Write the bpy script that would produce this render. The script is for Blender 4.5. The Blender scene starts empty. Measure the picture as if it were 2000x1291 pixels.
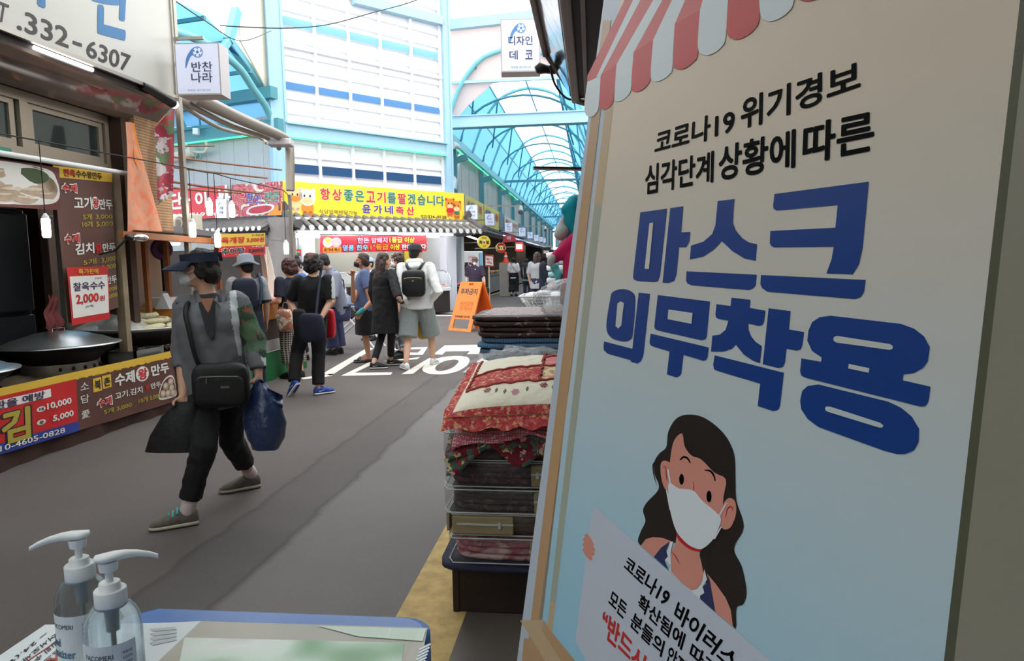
import bpy, bmesh, math, random
import numpy as np
from mathutils import Vector, Matrix, noise
random.seed(7)
SC = bpy.context.scene
COL = SC.collection
# ---------------------------------------------------------------- camera
F = 1345.0; TH = math.radians(5.67); RO = math.radians(-1.02); YA = math.radians(6.66); CH = 1.43
def _rz(v, a):
    c, s = math.cos(a), math.sin(a)
    return np.array([v[0]*c - v[1]*s, v[0]*s + v[1]*c, v[2]])
_u = np.array([0, math.sin(TH), math.cos(TH)]); _r = np.array([1.0, 0, 0])
RT = _rz(_r*math.cos(RO) + _u*math.sin(RO), YA)
UP = _rz(-_r*math.sin(RO) + _u*math.cos(RO), YA)
FW = _rz(np.array([0, math.cos(TH), -math.sin(TH)]), YA)
CP = np.array([0, 0, CH])
cam = bpy.data.cameras.new('camera'); camo = bpy.data.objects.new('camera', cam); COL.objects.link(camo)
cam.sensor_width = 36; cam.lens = F*36/2000; cam.clip_start = 0.05; cam.clip_end = 400
camo.matrix_world = Matrix(((RT[0], UP[0], -FW[0], 0), (RT[1], UP[1], -FW[1], 0), (RT[2], UP[2], -FW[2], CH), (0, 0, 0, 1)))
SC.camera = camo
cam.dof.use_dof = False
# ---------------------------------------------------------------- light
W = bpy.data.worlds.new('overcast_sky'); SC.world = W; W.use_nodes = True
bg = W.node_tree.nodes['Background']; bg.inputs[0].default_value = (0.95, 0.975, 1.0, 1); bg.inputs[1].default_value = 2.3
SC.view_settings.view_transform = 'Standard'; SC.view_settings.look = 'None'
SC.view_settings.exposure = 0.55; SC.view_settings.gamma = 1.0; SC.view_settings.use_curve_mapping = False
SC.cycles.max_bounces = 6; SC.cycles.diffuse_bounces = 3; SC.cycles.glossy_bounces = 3
SC.cycles.transmission_bounces = 5; SC.cycles.transparent_max_bounces = 12
SC.cycles.caustics_reflective = False; SC.cycles.caustics_refractive = False
SC.cycles.use_denoising = True
sun = bpy.data.lights.new('sun', 'SUN'); sun.energy = 0.9; sun.angle = math.radians(60); sun.color = (1, 0.98, 0.95)
suno = bpy.data.objects.new('sun', sun); COL.objects.link(suno); suno.rotation_euler = (math.radians(-14), math.radians(-12), 0)
suno.location = (0, 0, 30)
# ---------------------------------------------------------------- view geometry used to read positions off the photograph
def V3(p): return np.array(p, float)
def ray(px, py): return FW + RT*((px-1000)/F) + UP*((645.5-py)/F)
def at(px, py, d): return CP + ray(px, py)*d
def onX(px, py, X): v = ray(px, py); return CP + v*(X/v[0])
def onY(px, py, Y): v = ray(px, py); return CP + v*(Y/v[1])
def onZ(px, py, Z=0.0): v = ray(px, py); return CP + v*((Z-CH)/v[2])
def onP(px, py, p0, n): v = ray(px, py); return CP + v*(((V3(p0)-CP)@n)/(v@n))
# ---------------------------------------------------------------- materials
def lin(c):
    c = c/255.0
    return c/12.92 if c <= 0.04045 else ((c+0.055)/1.055)**2.4
def RGB(c): return (lin(c[0]), lin(c[1]), lin(c[2]), 1.0)
MATS = {}
def N(nt, t, **kw):
    n = nt.nodes.new(t)
    for k, v in kw.items(): setattr(n, k, v)
    return n
def mat(name, col=(200, 200, 200), rough=0.6, metal=0.0, var=None, bump=None, trans=0.0, alpha=1.0, emit=0.0, ior=1.45, spec=0.5, coat=0.0, thin=0.0, pat=None):
    """var=(scale, amount) tints; bump=(scale, strength); thin = share of light let through a thin sheet; pat = pattern function"""
    if name in MATS: return MATS[name]
    m = bpy.data.materials.new(name); m.use_nodes = True; MATS[name] = m
    nt = m.node_tree; b = nt.nodes['Principled BSDF']; out = nt.nodes['Material Output']
    b.inputs['Base Color'].default_value = RGB(col); b.inputs['Roughness'].default_value = rough; b.inputs['Metallic'].default_value = metal
    b.inputs['Transmission Weight'].default_value = trans; b.inputs['Alpha'].default_value = alpha; b.inputs['IOR'].default_value = ior
    b.inputs['Specular IOR Level'].default_value = spec; b.inputs['Coat Weight'].default_value = coat
    if emit:
        b.inputs['Emission Color'].default_value = RGB(col); b.inputs['Emission Strength'].default_value = emit
    tc = None
    def coords():
        nonlocal tc
        if tc is None: tc = N(nt, 'ShaderNodeTexCoord')
        return tc.outputs['Object']
    csock = None
    if pat: csock = pat(nt, coords)
    if var:
        no = N(nt, 'ShaderNodeTexNoise'); no.inputs['Scale'].default_value = var[0]; no.inputs['Detail'].default_value = 4
        nt.links.new(coords(), no.inputs['Vector'])
        mr = N(nt, 'ShaderNodeMapRange'); mr.inputs['From Min'].default_value = 0.3; mr.inputs['From Max'].default_value = 0.7
        mr.inputs['To Min'].default_value = 1-var[1]; mr.inputs['To Max'].default_value = 1+var[1]
        nt.links.new(no.outputs['Fac'], mr.inputs['Value'])
        mx = N(nt, 'ShaderNodeMix', data_type='RGBA', blend_type='MULTIPLY'); mx.inputs[0].default_value = 1
        mx.inputs[6].default_value = RGB(col)
        if csock: nt.links.new(csock, mx.inputs[6])
        nt.links.new(mr.outputs['Result'], mx.inputs[7]); csock = mx.outputs[2]
    if csock: nt.links.new(csock, b.inputs['Base Color'])
    if bump:
        no = N(nt, 'ShaderNodeTexNoise'); no.inputs['Scale'].default_value = bump[0]; no.inputs['Detail'].default_value = 5
        nt.links.new(coords(), no.inputs['Vector'])
        bp = N(nt, 'ShaderNodeBump'); bp.inputs['Strength'].default_value = bump[1]; bp.inputs['Distance'].default_value = 0.02
        nt.links.new(no.outputs['Fac'], bp.inputs['Height']); nt.links.new(bp.outputs['Normal'], b.inputs['Normal'])
    if thin:
        tl = N(nt, 'ShaderNodeBsdfTranslucent'); tl.inputs['Color'].default_value = RGB(col)
        ms = N(nt, 'ShaderNodeMixShader'); ms.inputs[0].default_value = thin
        nt.links.new(b.outputs[0], ms.inputs[1]); nt.links.new(tl.outputs[0], ms.inputs[2]); nt.links.new(ms.outputs[0], out.inputs[0])
    return m
def ramp(nt, stops, fac, interp='LINEAR'):
    r = N(nt, 'ShaderNodeValToRGB'); r.color_ramp.interpolation = interp
    e = r.color_ramp.elements
    while len(e) < len(stops): e.new(0.5)
    for i, (p, c) in enumerate(stops): e[i].position = p; e[i].color = RGB(c)
    nt.links.new(fac, r.inputs[0]); return r.outputs[0]
def p_cells(scale, cols, rnd=1.0):          # scattered blotches: florals and prints
    def f(nt, co):
        n2 = N(nt, 'ShaderNodeTexNoise'); n2.inputs['Scale'].default_value = scale*1.3; nt.links.new(co(), n2.inputs['Vector'])
        ad = N(nt, 'ShaderNodeMix', data_type='RGBA', blend_type='LINEAR_LIGHT'); ad.inputs[0].default_value = 0.6/scale*2
        nt.links.new(co(), ad.inputs[6]); nt.links.new(n2.outputs['Color'], ad.inputs[7])
        v = N(nt, 'ShaderNodeTexVoronoi'); v.inputs['Scale'].default_value = scale; v.inputs['Randomness'].default_value = rnd
        nt.links.new(ad.outputs[2], v.inputs['Vector'])
        sp = N(nt, 'ShaderNodeSeparateColor'); nt.links.new(v.outputs['Color'], sp.inputs[0])
        k = len(cols); return ramp(nt, [(i/k, c) for i, c in enumerate(cols)], sp.outputs[0], 'CONSTANT')
    return f
def p_dots(scale, base, dot, r=0.3):
    def f(nt, co):
        v = N(nt, 'ShaderNodeTexVoronoi'); v.inputs['Scale'].default_value = scale; v.inputs['Randomness'].default_value = 0.25
        nt.links.new(co(), v.inputs['Vector'])
        return ramp(nt, [(0, dot), (r, base)], v.outputs['Distance'], 'CONSTANT')
    return f
def p_plaid(scale, a, b):
    def f(nt, co):
        w1 = N(nt, 'ShaderNodeTexWave'); w1.bands_direction = 'Z'; w1.inputs['Scale'].default_value = scale
        w2 = N(nt, 'ShaderNodeTexWave'); w2.bands_direction = 'X'; w2.inputs['Scale'].default_value = scale
        nt.links.new(co(), w1.inputs['Vector']); nt.links.new(co(), w2.inputs['Vector'])
        mm = N(nt, 'ShaderNodeMath', operation='MAXIMUM'); nt.links.new(w1.outputs['Fac'], mm.inputs[0]); nt.links.new(w2.outputs['Fac'], mm.inputs[1])
        return ramp(nt, [(0, a), (0.7, a), (0.9, b)], mm.outputs[0])
    return f
def p_stripes(scale, a, b, axis='Z', cut=0.5):
    def f(nt, co):
        w1 = N(nt, 'ShaderNodeTexWave'); w1.bands_direction = axis; w1.inputs['Scale'].default_value = scale
        nt.links.new(co(), w1.inputs['Vector'])
        return ramp(nt, [(0, a), (cut, b)], w1.outputs['Fac'], 'CONSTANT')
    return f
def p_scribble(scale, cols, dist=6):
    def f(nt, co):
        w1 = N(nt, 'ShaderNodeTexNoise'); w1.inputs['Scale'].default_value = scale; w1.inputs['Distortion'].default_value = dist; w1.inputs['Detail'].default_value = 3
        nt.links.new(co(), w1.inputs['Vector'])
        k = len(cols); return ramp(nt, [(0.25+0.5*i/k, c) for i, c in enumerate(cols)], w1.outputs['Fac'])
    return f
# ---------------------------------------------------------------- mesh builder
TMP = bpy.data.scenes.new('scratch')
def tmp_eval(o):
    TMP.collection.objects.link(o); vl = TMP.view_layers[0]; vl.update()
    return o.evaluated_get(vl.depsgraph)
def unit(v): v = V3(v); return v/np.linalg.norm(v)
def frame(d, hint=(0, 0, 1)):
    d = unit(d); h = V3(hint)
    if abs(d@unit(h)) > 0.97: h = V3((0, 1, 0)) if abs(d[1]) < 0.9 else V3((1, 0, 0))
    a = unit(np.cross(h, d)); return a, np.cross(d, a), d
class MB:
    def __init__(s): s.v = []; s.f = []; s.m = []; s.sm = []
    def add(s, vs, fs, m=0, sm=False):
        o = len(s.v); s.v += [tuple(float(c) for c in p) for p in vs]
        for f in fs: s.f.append(tuple(i+o for i in f)); s.m.append(m); s.sm.append(sm)
        return s
    def obox(s, c, ax, ay, az, m=0, bev=0.0):      # centre + half axes
        c, ax, ay, az = map(V3, (c, ax, ay, az))
        if np.dot(np.cross(ax, ay), az) < 0: az = -az
        if bev <= 0:
            vs = [c+i*ax+j*ay+k*az for k in (-1, 1) for j in (-1, 1) for i in (-1, 1)]
            return s.add(vs, [(0, 2, 3, 1), (4, 5, 7, 6), (0, 1, 5, 4), (2, 6, 7, 3), (0, 4, 6, 2), (1, 3, 7, 5)], m)
        la, lb, lc = (np.linalg.norm(q) for q in (ax, ay, az)); bev = min(bev, la*.9, lb*.9, lc*.9)
        bm = bmesh.new(); bmesh.ops.create_cube(bm, size=2)
        for v in bm.verts: v.co = Vector((v.co.x*la, v.co.y*lb, v.co.z*lc))
        bmesh.ops.bevel(bm, geom=list(bm.edges), offset=bev, segments=2, affect='EDGES', profile=0.5)
        ua, ub, uc = ax/la, ay/lb, az/lc
        bm.verts.index_update(); vs = [c+ua*v.co.x+ub*v.co.y+uc*v.co.z for v in bm.verts]; fs = [[v.index for v in f.verts] for f in bm.faces]
        bm.free(); return s.add(vs, fs, m)
    def box(s, x0, x1, y0, y1, z0, z1, m=0, bev=0.0):
        return s.obox(((x0+x1)/2, (y0+y1)/2, (z0+z1)/2), ((x1-x0)/2, 0, 0), (0, (y1-y0)/2, 0), (0, 0, (z1-z0)/2), m, bev)
    def beam(s, p, q, w, h, m=0, hint=(0, 0, 1), bev=0.0):
        p, q = V3(p), V3(q); a, b, d = frame(q-p, hint)
        return s.obox((p+q)/2, a*w/2, b*h/2, (q-p)/2, m, bev)
    def tube(s, pts, r, n=8, m=0, caps=True):
        pts = [V3(p) for p in pts]; rr = r if hasattr(r, '__len__') else [r]*len(pts); rings = []
        a = None
        for i, p in enumerate(pts):
            d = (pts[min(i+1, len(pts)-1)]-pts[max(i-1, 0)])
            if a is None: a, b, _ = frame(d)
            else:
                d = unit(d); a = a-d*(a@d); a = unit(a); b = np.cross(d, a)
            rings.append([p+rr[i]*(a*math.cos(2*math.pi*k/n)+b*math.sin(2*math.pi*k/n)) for k in range(n)])
        return s.rings(rings, m, caps)
    def rings(s, rings, m=0, caps=True, sm=True, closed=False):
        n = len(rings[0]); vs = [p for r in rings for p in r]; fs = []
        for i in range(len(rings)-(0 if closed else 1)):
            j = (i+1) % len(rings)
            for k in range(n): fs.append((i*n+k, i*n+(k+1) % n, j*n+(k+1) % n, j*n+k))
        s.add(vs, fs, m, sm)
        if caps and not closed: s.add(rings[0][::-1], [range(n)], m); s.add(rings[-1], [range(n)], m)
        return s
    def cyl(s, p, q, r, r2=None, n=16, m=0): return s.tube([p, q], [r, r if r2 is None else r2], n, m)
    def lathe(s, o, prof, n=24, m=0, axis=(0, 0, 1), caps=True):
        a, b, d = frame(axis, (0, 1, 0)) if abs(axis[2]) > .9 else frame(axis); o = V3(o)
        return s.rings([[o+d*z+r*(a*math.cos(2*math.pi*k/n)+b*math.sin(2*math.pi*k/n)) for k in range(n)] for r, z in prof], m, caps)
    def ell(s, c, r, R=None, n=12, m=0):
        c = V3(c); r = (r, r, r) if not hasattr(r, '__len__') else r; R = np.eye(3) if R is None else R
        vs = [c+R@V3((0, 0, -r[2]))]; k = n; h = max(4, n//2)
        for i in range(1, h):
            t = math.pi*i/h
            for j in range(k):
                p = 2*math.pi*j/k; vs.append(c+R@V3((r[0]*math.sin(t)*math.cos(p), r[1]*math.sin(t)*math.sin(p), -r[2]*math.cos(t))))
        vs.append(c+R@V3((0, 0, r[2]))); L = len(vs)-1; fs = []
        for j in range(k): fs.append((0, 1+(j+1) % k, 1+j)); fs.append((L, L-k+j, L-k+(j+1) % k))
        for i in range(h-2):
            for j in range(k): fs.append((1+i*k+j, 1+i*k+(j+1) % k, 1+(i+1)*k+(j+1) % k, 1+(i+1)*k+j))
        return s.add(vs, fs, m, True)
    def cap(s, p, q, r, r2=None, n=12, m=0):       # tapered capsule
        p, q = V3(p), V3(q); r2 = r if r2 is None else r2; a, b, d = frame(q-p); pr = []
        for i in range(1, 5): t = math.pi/2*(1-i/4); pr.append((p-d*r*math.sin(t), r*math.cos(t)))
        for i in range(0, 4): t = math.pi/2*i/4; pr.append((q+d*r2*math.sin(t), r2*math.cos(t)))
        return s.rings([[c+rr*(a*math.cos(2*math.pi*k/n)+b*math.sin(2*math.pi*k/n)) for k in range(n)] for c, rr in pr], m)
    def poly(s, pts, m=0, th=0.0, nrm=None):       # flat outline, optional thickness along nrm
        pts = [V3(p) for p in pts]; n = len(pts); s.add(pts, [range(n)], m)
        if th:
            q = [p-V3(nrm)*th for p in pts]; s.add(q[::-1], [range(n)], m)
            s.add(pts+q, [(i, n+i, n+(i+1) % n, (i+1) % n) for i in range(n)], m)
        return s
    def quad(s, a, b, c, d, m=0): return s.add([a, b, c, d], [(0, 1, 2, 3)], m)
    def grid(s, fn, nu, nv, m=0, th=0.0):          # fn(u,v) -> point
        P = [[V3(fn(i/nu, j/nv)) for j in range(nv+1)] for i in range(nu+1)]
        vs = [p for r in P for p in r]; w = nv+1
        fs = [(i*w+j, (i+1)*w+j, (i+1)*w+j+1, i*w+j+1) for i in range(nu) for j in range(nv)]
        s.add(vs, fs, m, True)
        return s
    def sbox(s, c, hx, hy, hz, e=0.35, n=16, m=0, R=None, amp=0.0, fr=6.0, seed=0):   # superellipsoid block
        R = np.eye(3) if R is None else R; c = V3(c); vs = []; fs = []
        def pw(x, e): return math.copysign(abs(x)**e, x)
        h = max(6, n//2); k = n*2
        for i in range(h+1):
            t = -math.pi/2+math.pi*i/h
            for j in range(k):
                p = 2*math.pi*j/k
                q = V3((hx*pw(math.cos(t), e)*pw(math.cos(p), e), hy*pw(math.cos(t), e)*pw(math.sin(p), e), hz*pw(math.sin(t), e)))
                if amp: q = q*(1+amp*noise.noise(Vector(q*fr+seed*7.3)))
                vs.append(c+R@q)
        for i in range(h):
            for j in range(k): fs.append((i*k+j, i*k+(j+1) % k, (i+1)*k+(j+1) % k, (i+1)*k+j))
        return s.add(vs, fs, m, True)
    def text(s, body, O, U, Vv, m=0, bold=0.0, off=0.0, fit=None, size=None, align='l', res=2, quad=None, sp=1.0, stg=1.6e-4):
        """lettering in the plane O,U,V: fit=(w,h) stretches, size scales by line height; quad = 4 corners BL BR TR TL"""
        cu = bpy.data.curves.new('t', 'FONT'); cu.body = body; cu.resolution_u = res; cu.space_character = sp
        o = bpy.data.objects.new('t', cu); e = tmp_eval(o); me = e.to_mesh()
        P = np.array([v.co[:2] for v in me.vertices]); fs = [tuple(p.vertices) for p in me.polygons]
        e.to_mesh_clear(); bpy.data.objects.remove(o); bpy.data.curves.remove(cu)
        if len(P) == 0: return s
        stag = [0.0]*len(P)
        if bold:                                   # heavier strokes: the same glyphs set again a hair off
            k = 8 if bold > .015 else 4; P0, f0, L = P, fs, len(P); sh = [(0, 0)]+[(bold*.6*math.cos(2*math.pi*i/k+.4), bold*.6*math.sin(2*math.pi*i/k+.4)) for i in range(k)]
            stag = [stg*i for i in range(k+1) for _ in range(L)]; P = np.concatenate([P0+np.array(d) for d in sh]); fs = [tuple(i+j*L for i in f) for j in range(k+1) for f in f0]
        lo, hi = P.min(0), P.max(0); wh = np.maximum(hi-lo, 1e-6); Q = (P-lo)/wh
        if quad is not None:
            BL, BR, TR, TL = [V3(q) for q in quad]; nr = unit(np.cross(BR-BL, TL-BL))
            vs = [BL*(1-u)*(1-v)+BR*u*(1-v)+TR*u*v+TL*(1-u)*v+nr*(off+g) for (u, v), g in zip(Q, stag)]
        else:
            O, U, Vv = V3(O), unit(U), unit(Vv); nr = np.cross(U, Vv)
            w, h = fit if fit else (wh[0]*size, wh[1]*size)
            ox = {'l': 0, 'c': -w/2, 'r': -w}[align]
            vs = [O+U*(ox+u*w)+Vv*(v*h)+nr*(off+g) for (u, v), g in zip(Q, stag)]
        return s.add(vs, fs, m)
    def build(s, name, mats, parent=None, loc=None, world=True, shade=None):
        """parent: child of it; loc: origin of a thing that is one mesh. world: vertices are in world space"""
        me = bpy.data.meshes.new(name); P = np.array(s.v, float)
        if parent is not None and world: P = to_local(parent, P)
        elif loc is not None and world: P = P-V3(loc)
        me.from_pydata([tuple(p) for p in P], [], s.f)
        mats = mats if isinstance(mats, (list, tuple)) else [mats]
        for m in mats: me.materials.append(m)
        me.polygons.foreach_set('material_index', s.m); me.polygons.foreach_set('use_smooth', [bool(x) if shade is None else shade for x in s.sm])
        me.update(); o = bpy.data.objects.new(name, me); COL.objects.link(o)
        if parent is not None: o.parent = parent; XF[o.name] = XF[parent.name]
        else:
            if loc is not None: o.location = tuple(float(x) for x in loc)
            XF[o.name] = (V3(loc if loc is not None else (0, 0, 0)), 0.0)
        return o
XF = {}
def to_local(parent, P):
    loc, rz = XF[parent.name]; c, s_ = math.cos(-rz), math.sin(-rz); Q = P-V3(loc)
    return np.stack([Q[:, 0]*c-Q[:, 1]*s_, Q[:, 0]*s_+Q[:, 1]*c, Q[:, 2]], 1)
def tag(o, label, cat, group=None, kind=None):
    o['label'] = label; o['category'] = cat
    if group: o['group'] = group
    if kind: o['kind'] = kind
    return o
def thing(name, label, cat, loc=(0, 0, 0), rz=0.0, group=None):
    o = bpy.data.objects.new(name, None); COL.objects.link(o); o.empty_display_size = 0.1
    o.location = tuple(float(x) for x in loc); o.rotation_euler = (0, 0, rz); XF[o.name] = (V3(loc), rz)
    return tag(o, label, cat, group)
def struct(o, label=None, cat=None):
    o['kind'] = 'structure'; o['label'] = label or 'structure'
    if cat: o['category'] = cat
    return o
def dup(root, loc, rz=0.0, label=None, group=None):
    r = root.copy(); COL.objects.link(r); r.location = tuple(float(x) for x in loc); r.rotation_euler = (0, 0, rz)
    if label: r['label'] = label
    if group: r['group'] = group
    for ch in list(root.children):
        c = ch.copy(); COL.objects.link(c); c.parent = r
        for g in list(ch.children):
            d = g.copy(); COL.objects.link(d); d.parent = c
    XF[r.name] = (V3(loc), rz)
    return r
def catmull(pts, k=5, closed=True):
    pts = [V3(p) for p in pts]; n = len(pts); out = []
    rng = range(n) if closed else range(n-1)
    for i in rng:
        g = (lambda j: pts[j % n]) if closed else (lambda j: pts[min(max(j, 0), n-1)])
        p0, p1, p2, p3 = g(i-1), g(i), g(i+1), g(i+2)
        for t in np.arange(k)/k:
            out.append(0.5*((2*p1)+(-p0+p2)*t+(2*p0-5*p1+4*p2-p3)*t*t+(-p0+3*p1-3*p2+p3)*t**3))
    if not closed: out.append(pts[-1])
    return out
def remesh(mb, voxel, smooth=2, disp=None):
    """one continuous surface out of overlapping solids"""
    me = bpy.data.meshes.new('r'); me.from_pydata(mb.v, [], mb.f); o = bpy.data.objects.new('r', me)
    md = o.modifiers.new('r', 'REMESH'); md.mode = 'VOXEL'; md.voxel_size = voxel; md.use_smooth_shade = True
    if smooth: sm = o.modifiers.new('s', 'SMOOTH'); sm.factor = 0.5; sm.iterations = smooth
    e = tmp_eval(o); r = bpy.data.meshes.new_from_object(e)
    bpy.data.objects.remove(o); bpy.data.meshes.remove(me)
    if disp:
        nv = len(r.vertices); co = np.empty(nv*3); r.vertices.foreach_get('co', co); co = co.reshape(-1, 3)
        no = np.array([v.normal[:] for v in r.vertices]); d = np.array([disp(c) for c in co])
        r.vertices.foreach_set('co', (co+no*d[:, None]).ravel()); r.update()
    r.polygons.foreach_set('use_smooth', [True]*len(r.polygons))
    return r
def mesh_obj(name, me, mats, parent=None, mfn=None, loc=None):
    mats = mats if isinstance(mats, (list, tuple)) else [mats]
    me.name = name; me.materials.clear()
    for m in mats: me.materials.append(m)
    if mfn: me.polygons.foreach_set('material_index', [mfn(p.center) for p in me.polygons])
    else: me.polygons.foreach_set('material_index', [0]*len(me.polygons))
    o = bpy.data.objects.new(name, me); COL.objects.link(o)
    if parent: o.parent = parent; XF[o.name] = XF[parent.name]
    if loc is not None: o.location = loc
    return o
# ================================================================ the setting
ASPH = mat('asphalt', (118, 113, 110), 0.85, var=(1.3, 0.10), bump=(140, 0.35))
def p_asphalt(nt, co):
    sp = N(nt, 'ShaderNodeSeparateXYZ'); nt.links.new(co(), sp.inputs[0])
    n2 = N(nt, 'ShaderNodeTexNoise'); n2.inputs['Scale'].default_value = 3; nt.links.new(co(), n2.inputs['Vector'])
    ma = N(nt, 'ShaderNodeMath', operation='MULTIPLY_ADD'); nt.links.new(n2.outputs['Fac'], ma.inputs[0]); ma.inputs[1].default_value = 0.10; nt.links.new(sp.outputs[0], ma.inputs[2])
    mr = N(nt, 'ShaderNodeMapRange'); mr.inputs['From Min'].default_value = -5; mr.inputs['From Max'].default_value = 1
    nt.links.new(ma.outputs[0], mr.inputs['Value'])
    zones = ramp(nt, [(0, (106, 98, 94)), (0.505, (106, 98, 94)), (0.508, (82, 77, 74)), (0.514, (98, 92, 89)), (0.572, (98, 93, 90)), (0.575, (80, 77, 75)), (0.58, (122, 118, 116)), (0.72, (124, 120, 118)), (0.725, (98, 94, 90)), (1, (98, 94, 90))], mr.outputs[0])
    v = N(nt, 'ShaderNodeTexNoise'); v.inputs['Scale'].default_value = 190; v.inputs['Detail'].default_value = 2; nt.links.new(co(), v.inputs['Vector'])
    sp2 = ramp(nt, [(0, (150, 150, 150)), (0.35, (215, 215, 215)), (0.62, (225, 225, 225)), (0.75, (255, 255, 255))], v.outputs['Fac'])
    mx = N(nt, 'ShaderNodeMix', data_type='RGBA', blend_type='MULTIPLY'); mx.inputs[0].default_value = 0.85
    nt.links.new(zones, mx.inputs[6]); nt.links.new(sp2, mx.inputs[7]); return mx.outputs[2]
ROAD = mat('road_asphalt', (255, 255, 255), 0.85, var=(0.9, 0.10), bump=(120, 0.3), pat=p_asphalt)
g = MB(); g.quad((-40, -12, 0), (30, -12, 0), (30, 110, 0), (-40, 110, 0)); struct(g.build('floor', ROAD), 'grey asphalt street of the market')
PAINT = mat('road_paint', (226, 220, 208), 0.8, var=(9, 0.08))
YPAINT = mat('yellow_road_paint', (186, 158, 104), 0.85, var=(14, 0.22), bump=(60, 0.3))
def gp(pts, z=0.004): return [onZ(x, y, z) for x, y in pts]
# painted letters on the street
marks = []
def mark(name, label, polys, m=PAINT, z=0.004):
    b = MB()
    for pl in polys: b.poly(gp(pl, z))
    o = struct(b.build(name, m), label, 'road marking'); return o
zx, zy = 640.0, 560.0; kx = 6.25
def zz(pts): return [(zx+x/kx, zy+y/kx) for x, y in pts]
mark('trim_1', 'white painted edge line running along the street behind the shoppers', [zz([(-60, 1060), (500, 735), (560, 755), (40, 1085)]), zz([(-330, 1110), (70, 1060), (50, 1090), (-300, 1130)])])
mark('trim_2', 'large white painted road letters under the shoppers', [
    zz([(160, 1088), (540, 905), (600, 920), (330, 1050), (790, 1045), (770, 1075)]),
    zz([(700, 905), (1130, 858), (1090, 885), (680, 910)]),
    zz([(800, 750), (1220, 735), (1200, 770), (1160, 830), (720, 838), (760, 800), (1100, 805), (1150, 758), (820, 775)]),
    zz([(900, 1068), (1240, 870), (1300, 870), (1040, 1062)]),
    zz([(1290, 825), (1430, 715), (1900, 708), (1840, 820), (1700, 822), (1740, 785), (1440, 790), (1400, 828)]),
    zz([(1650, 1045), (1870, 880), (2060, 800), (2060, 960), (1900, 965), (1760, 1050)])])
ring_o = catmull([(1155, 1010), (1180, 960), (1260, 900), (1400, 860), (1560, 845), (1690, 855), (1730, 890), (1710, 950), (1610, 1020), (1450, 1065), (1280, 1068), (1190, 1045)], 4)
ring_i = catmull([(1310, 1000), (1345, 950), (1420, 910), (1520, 890), (1590, 895), (1590, 930), (1530, 985), (1440, 1020), (1350, 1030)], 4)
n = min(len(ring_o), len(ring_i)); b = MB(); ro = [onZ(*zz([ring_o[int(i*len(ring_o)/36)][:2]])[0], 0.004) for i in range(36)]
cen = sum(V3(p) for p in [onZ(*zz([q[:2]])[0], 0.004) for q in ring_i])/len(ring_i)
def inner(p):   # inner ring: the point of the counter nearest in angle
    d = unit(V3(p)-cen); best = max((onZ(*zz([q[:2]])[0], 0.004) for q in ring_i), key=lambda q: unit(q-cen)@d); return best
ri = [inner(p) for p in ro]; L = len(ro); b.add(ro+ri, [(i, (i+1) % L, L+(i+1) % L, L+i) for i in range(L)])
struct(b.build('trim_3', PAINT), 'white painted letter circle on the road', 'road marking')
b = MB()
for y0, y1 in ((18.9, 19.25), (19.95, 20.15)): b.poly([onZ(838, 612, .004)+V3((0, (y0-19.9), 0)), onZ(960, 612, .004)+V3((1.5, (y0-19.9), 0)), onZ(960, 612, .004)+V3((1.5, (y1-19.9), 0)), onZ(838, 612, .004)+V3((0, (y1-19.9), 0))])
struct(b.build('trim_4', PAINT), 'white painted line crossing the street in front of the butcher', 'road marking')
b = MB(); b.box(-0.80, -0.52, 0.6, 9.0, 0.0, 0.004); struct(b.build('trim_5', YPAINT), 'worn yellow line along the shop side of the street', 'road marking')
b = MB(); b.box(-4.5, -4.36, 22.5, 80, 0.0, 0.004); struct(b.build('trim_6', YPAINT), 'thin yellow line along the far shops', 'road marking')
CONC = mat('wet_concrete', (92, 84, 78), 0.5, var=(5, 0.2))
b = MB(); b.box(-0.52, 3.0, -3, 9, 0.0, 0.003); struct(b.build('floor_shop', CONC), 'dark concrete strip in front of the shop')
# ---------------------------------------------------------------- butcher corner building: facade frame
Q0 = at(553, 418, 17.2); Q0[2] = 0
DB = V3((math.sin(math.radians(40.3)), math.cos(math.radians(40.3)), 0)); NB = V3((DB[1], -DB[0], 0)); ZU = V3((0, 0, 1))
def fb(s, out, z): return Q0+DB*s+NB*out+ZU*z
def fpx(px, py, out=0.0): return onP(px, py, Q0+NB*out, NB)
def fs(px, py, out=0.0): p = fpx(px, py, out)-Q0; return float(p@DB), float(p[2])
WHITEP = mat('white_louvre_panel', (226, 227, 230), 0.5, thin=0.12)
BLUEW = mat('blue_clerestory_glass', (140, 194, 232), 0.15, thin=0.7)
NAVYW = mat('dark_clerestory_glass', (40, 78, 120), 0.15)
LBLUE = mat('pale_blue_steel', (158, 198, 220), 0.45)
TEAL = mat('turquoise_steel', (112, 182, 190), 0.45)
TEALD = mat('deep_turquoise_steel', (74, 140, 150), 0.5)
WHITE = mat('white_paint', (240, 240, 240), 0.5)
BROWN = mat('dark_brown_wood', (52, 36, 28), 0.7, var=(6, 0.2))
s0 = fs(549, 200, -.35)[0]; s1 = fs(863, 200, -.35)[0]
b = MB(); zt = 10.5; zb = 3.5
rows = np.arange(zb, zt, 0.36)
for z in rows:      # sloping louvre slats, one long course each
    b.add([fb(s0, -.35, z), fb(s1, -.35, z), fb(s1, -.43, z+.36), fb(s0, -.43, z+.36)], [(0, 1, 2, 3)])
    b.add([fb(s0, -.35, z), fb(s1, -.35, z), fb(s1, -.43, z), fb(s0, -.43, z)], [(0, 3, 2, 1)])
mull = [fs(x, 260, -.33)[0] for x in (622, 687, 748, 807)]
for s in [s0+.04]+mull+[s1-.04]: b.obox(fb(s, -.33, (zb+zt)/2), DB*.035, NB*.04, ZU*(zt-zb)/2, 1)
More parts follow.
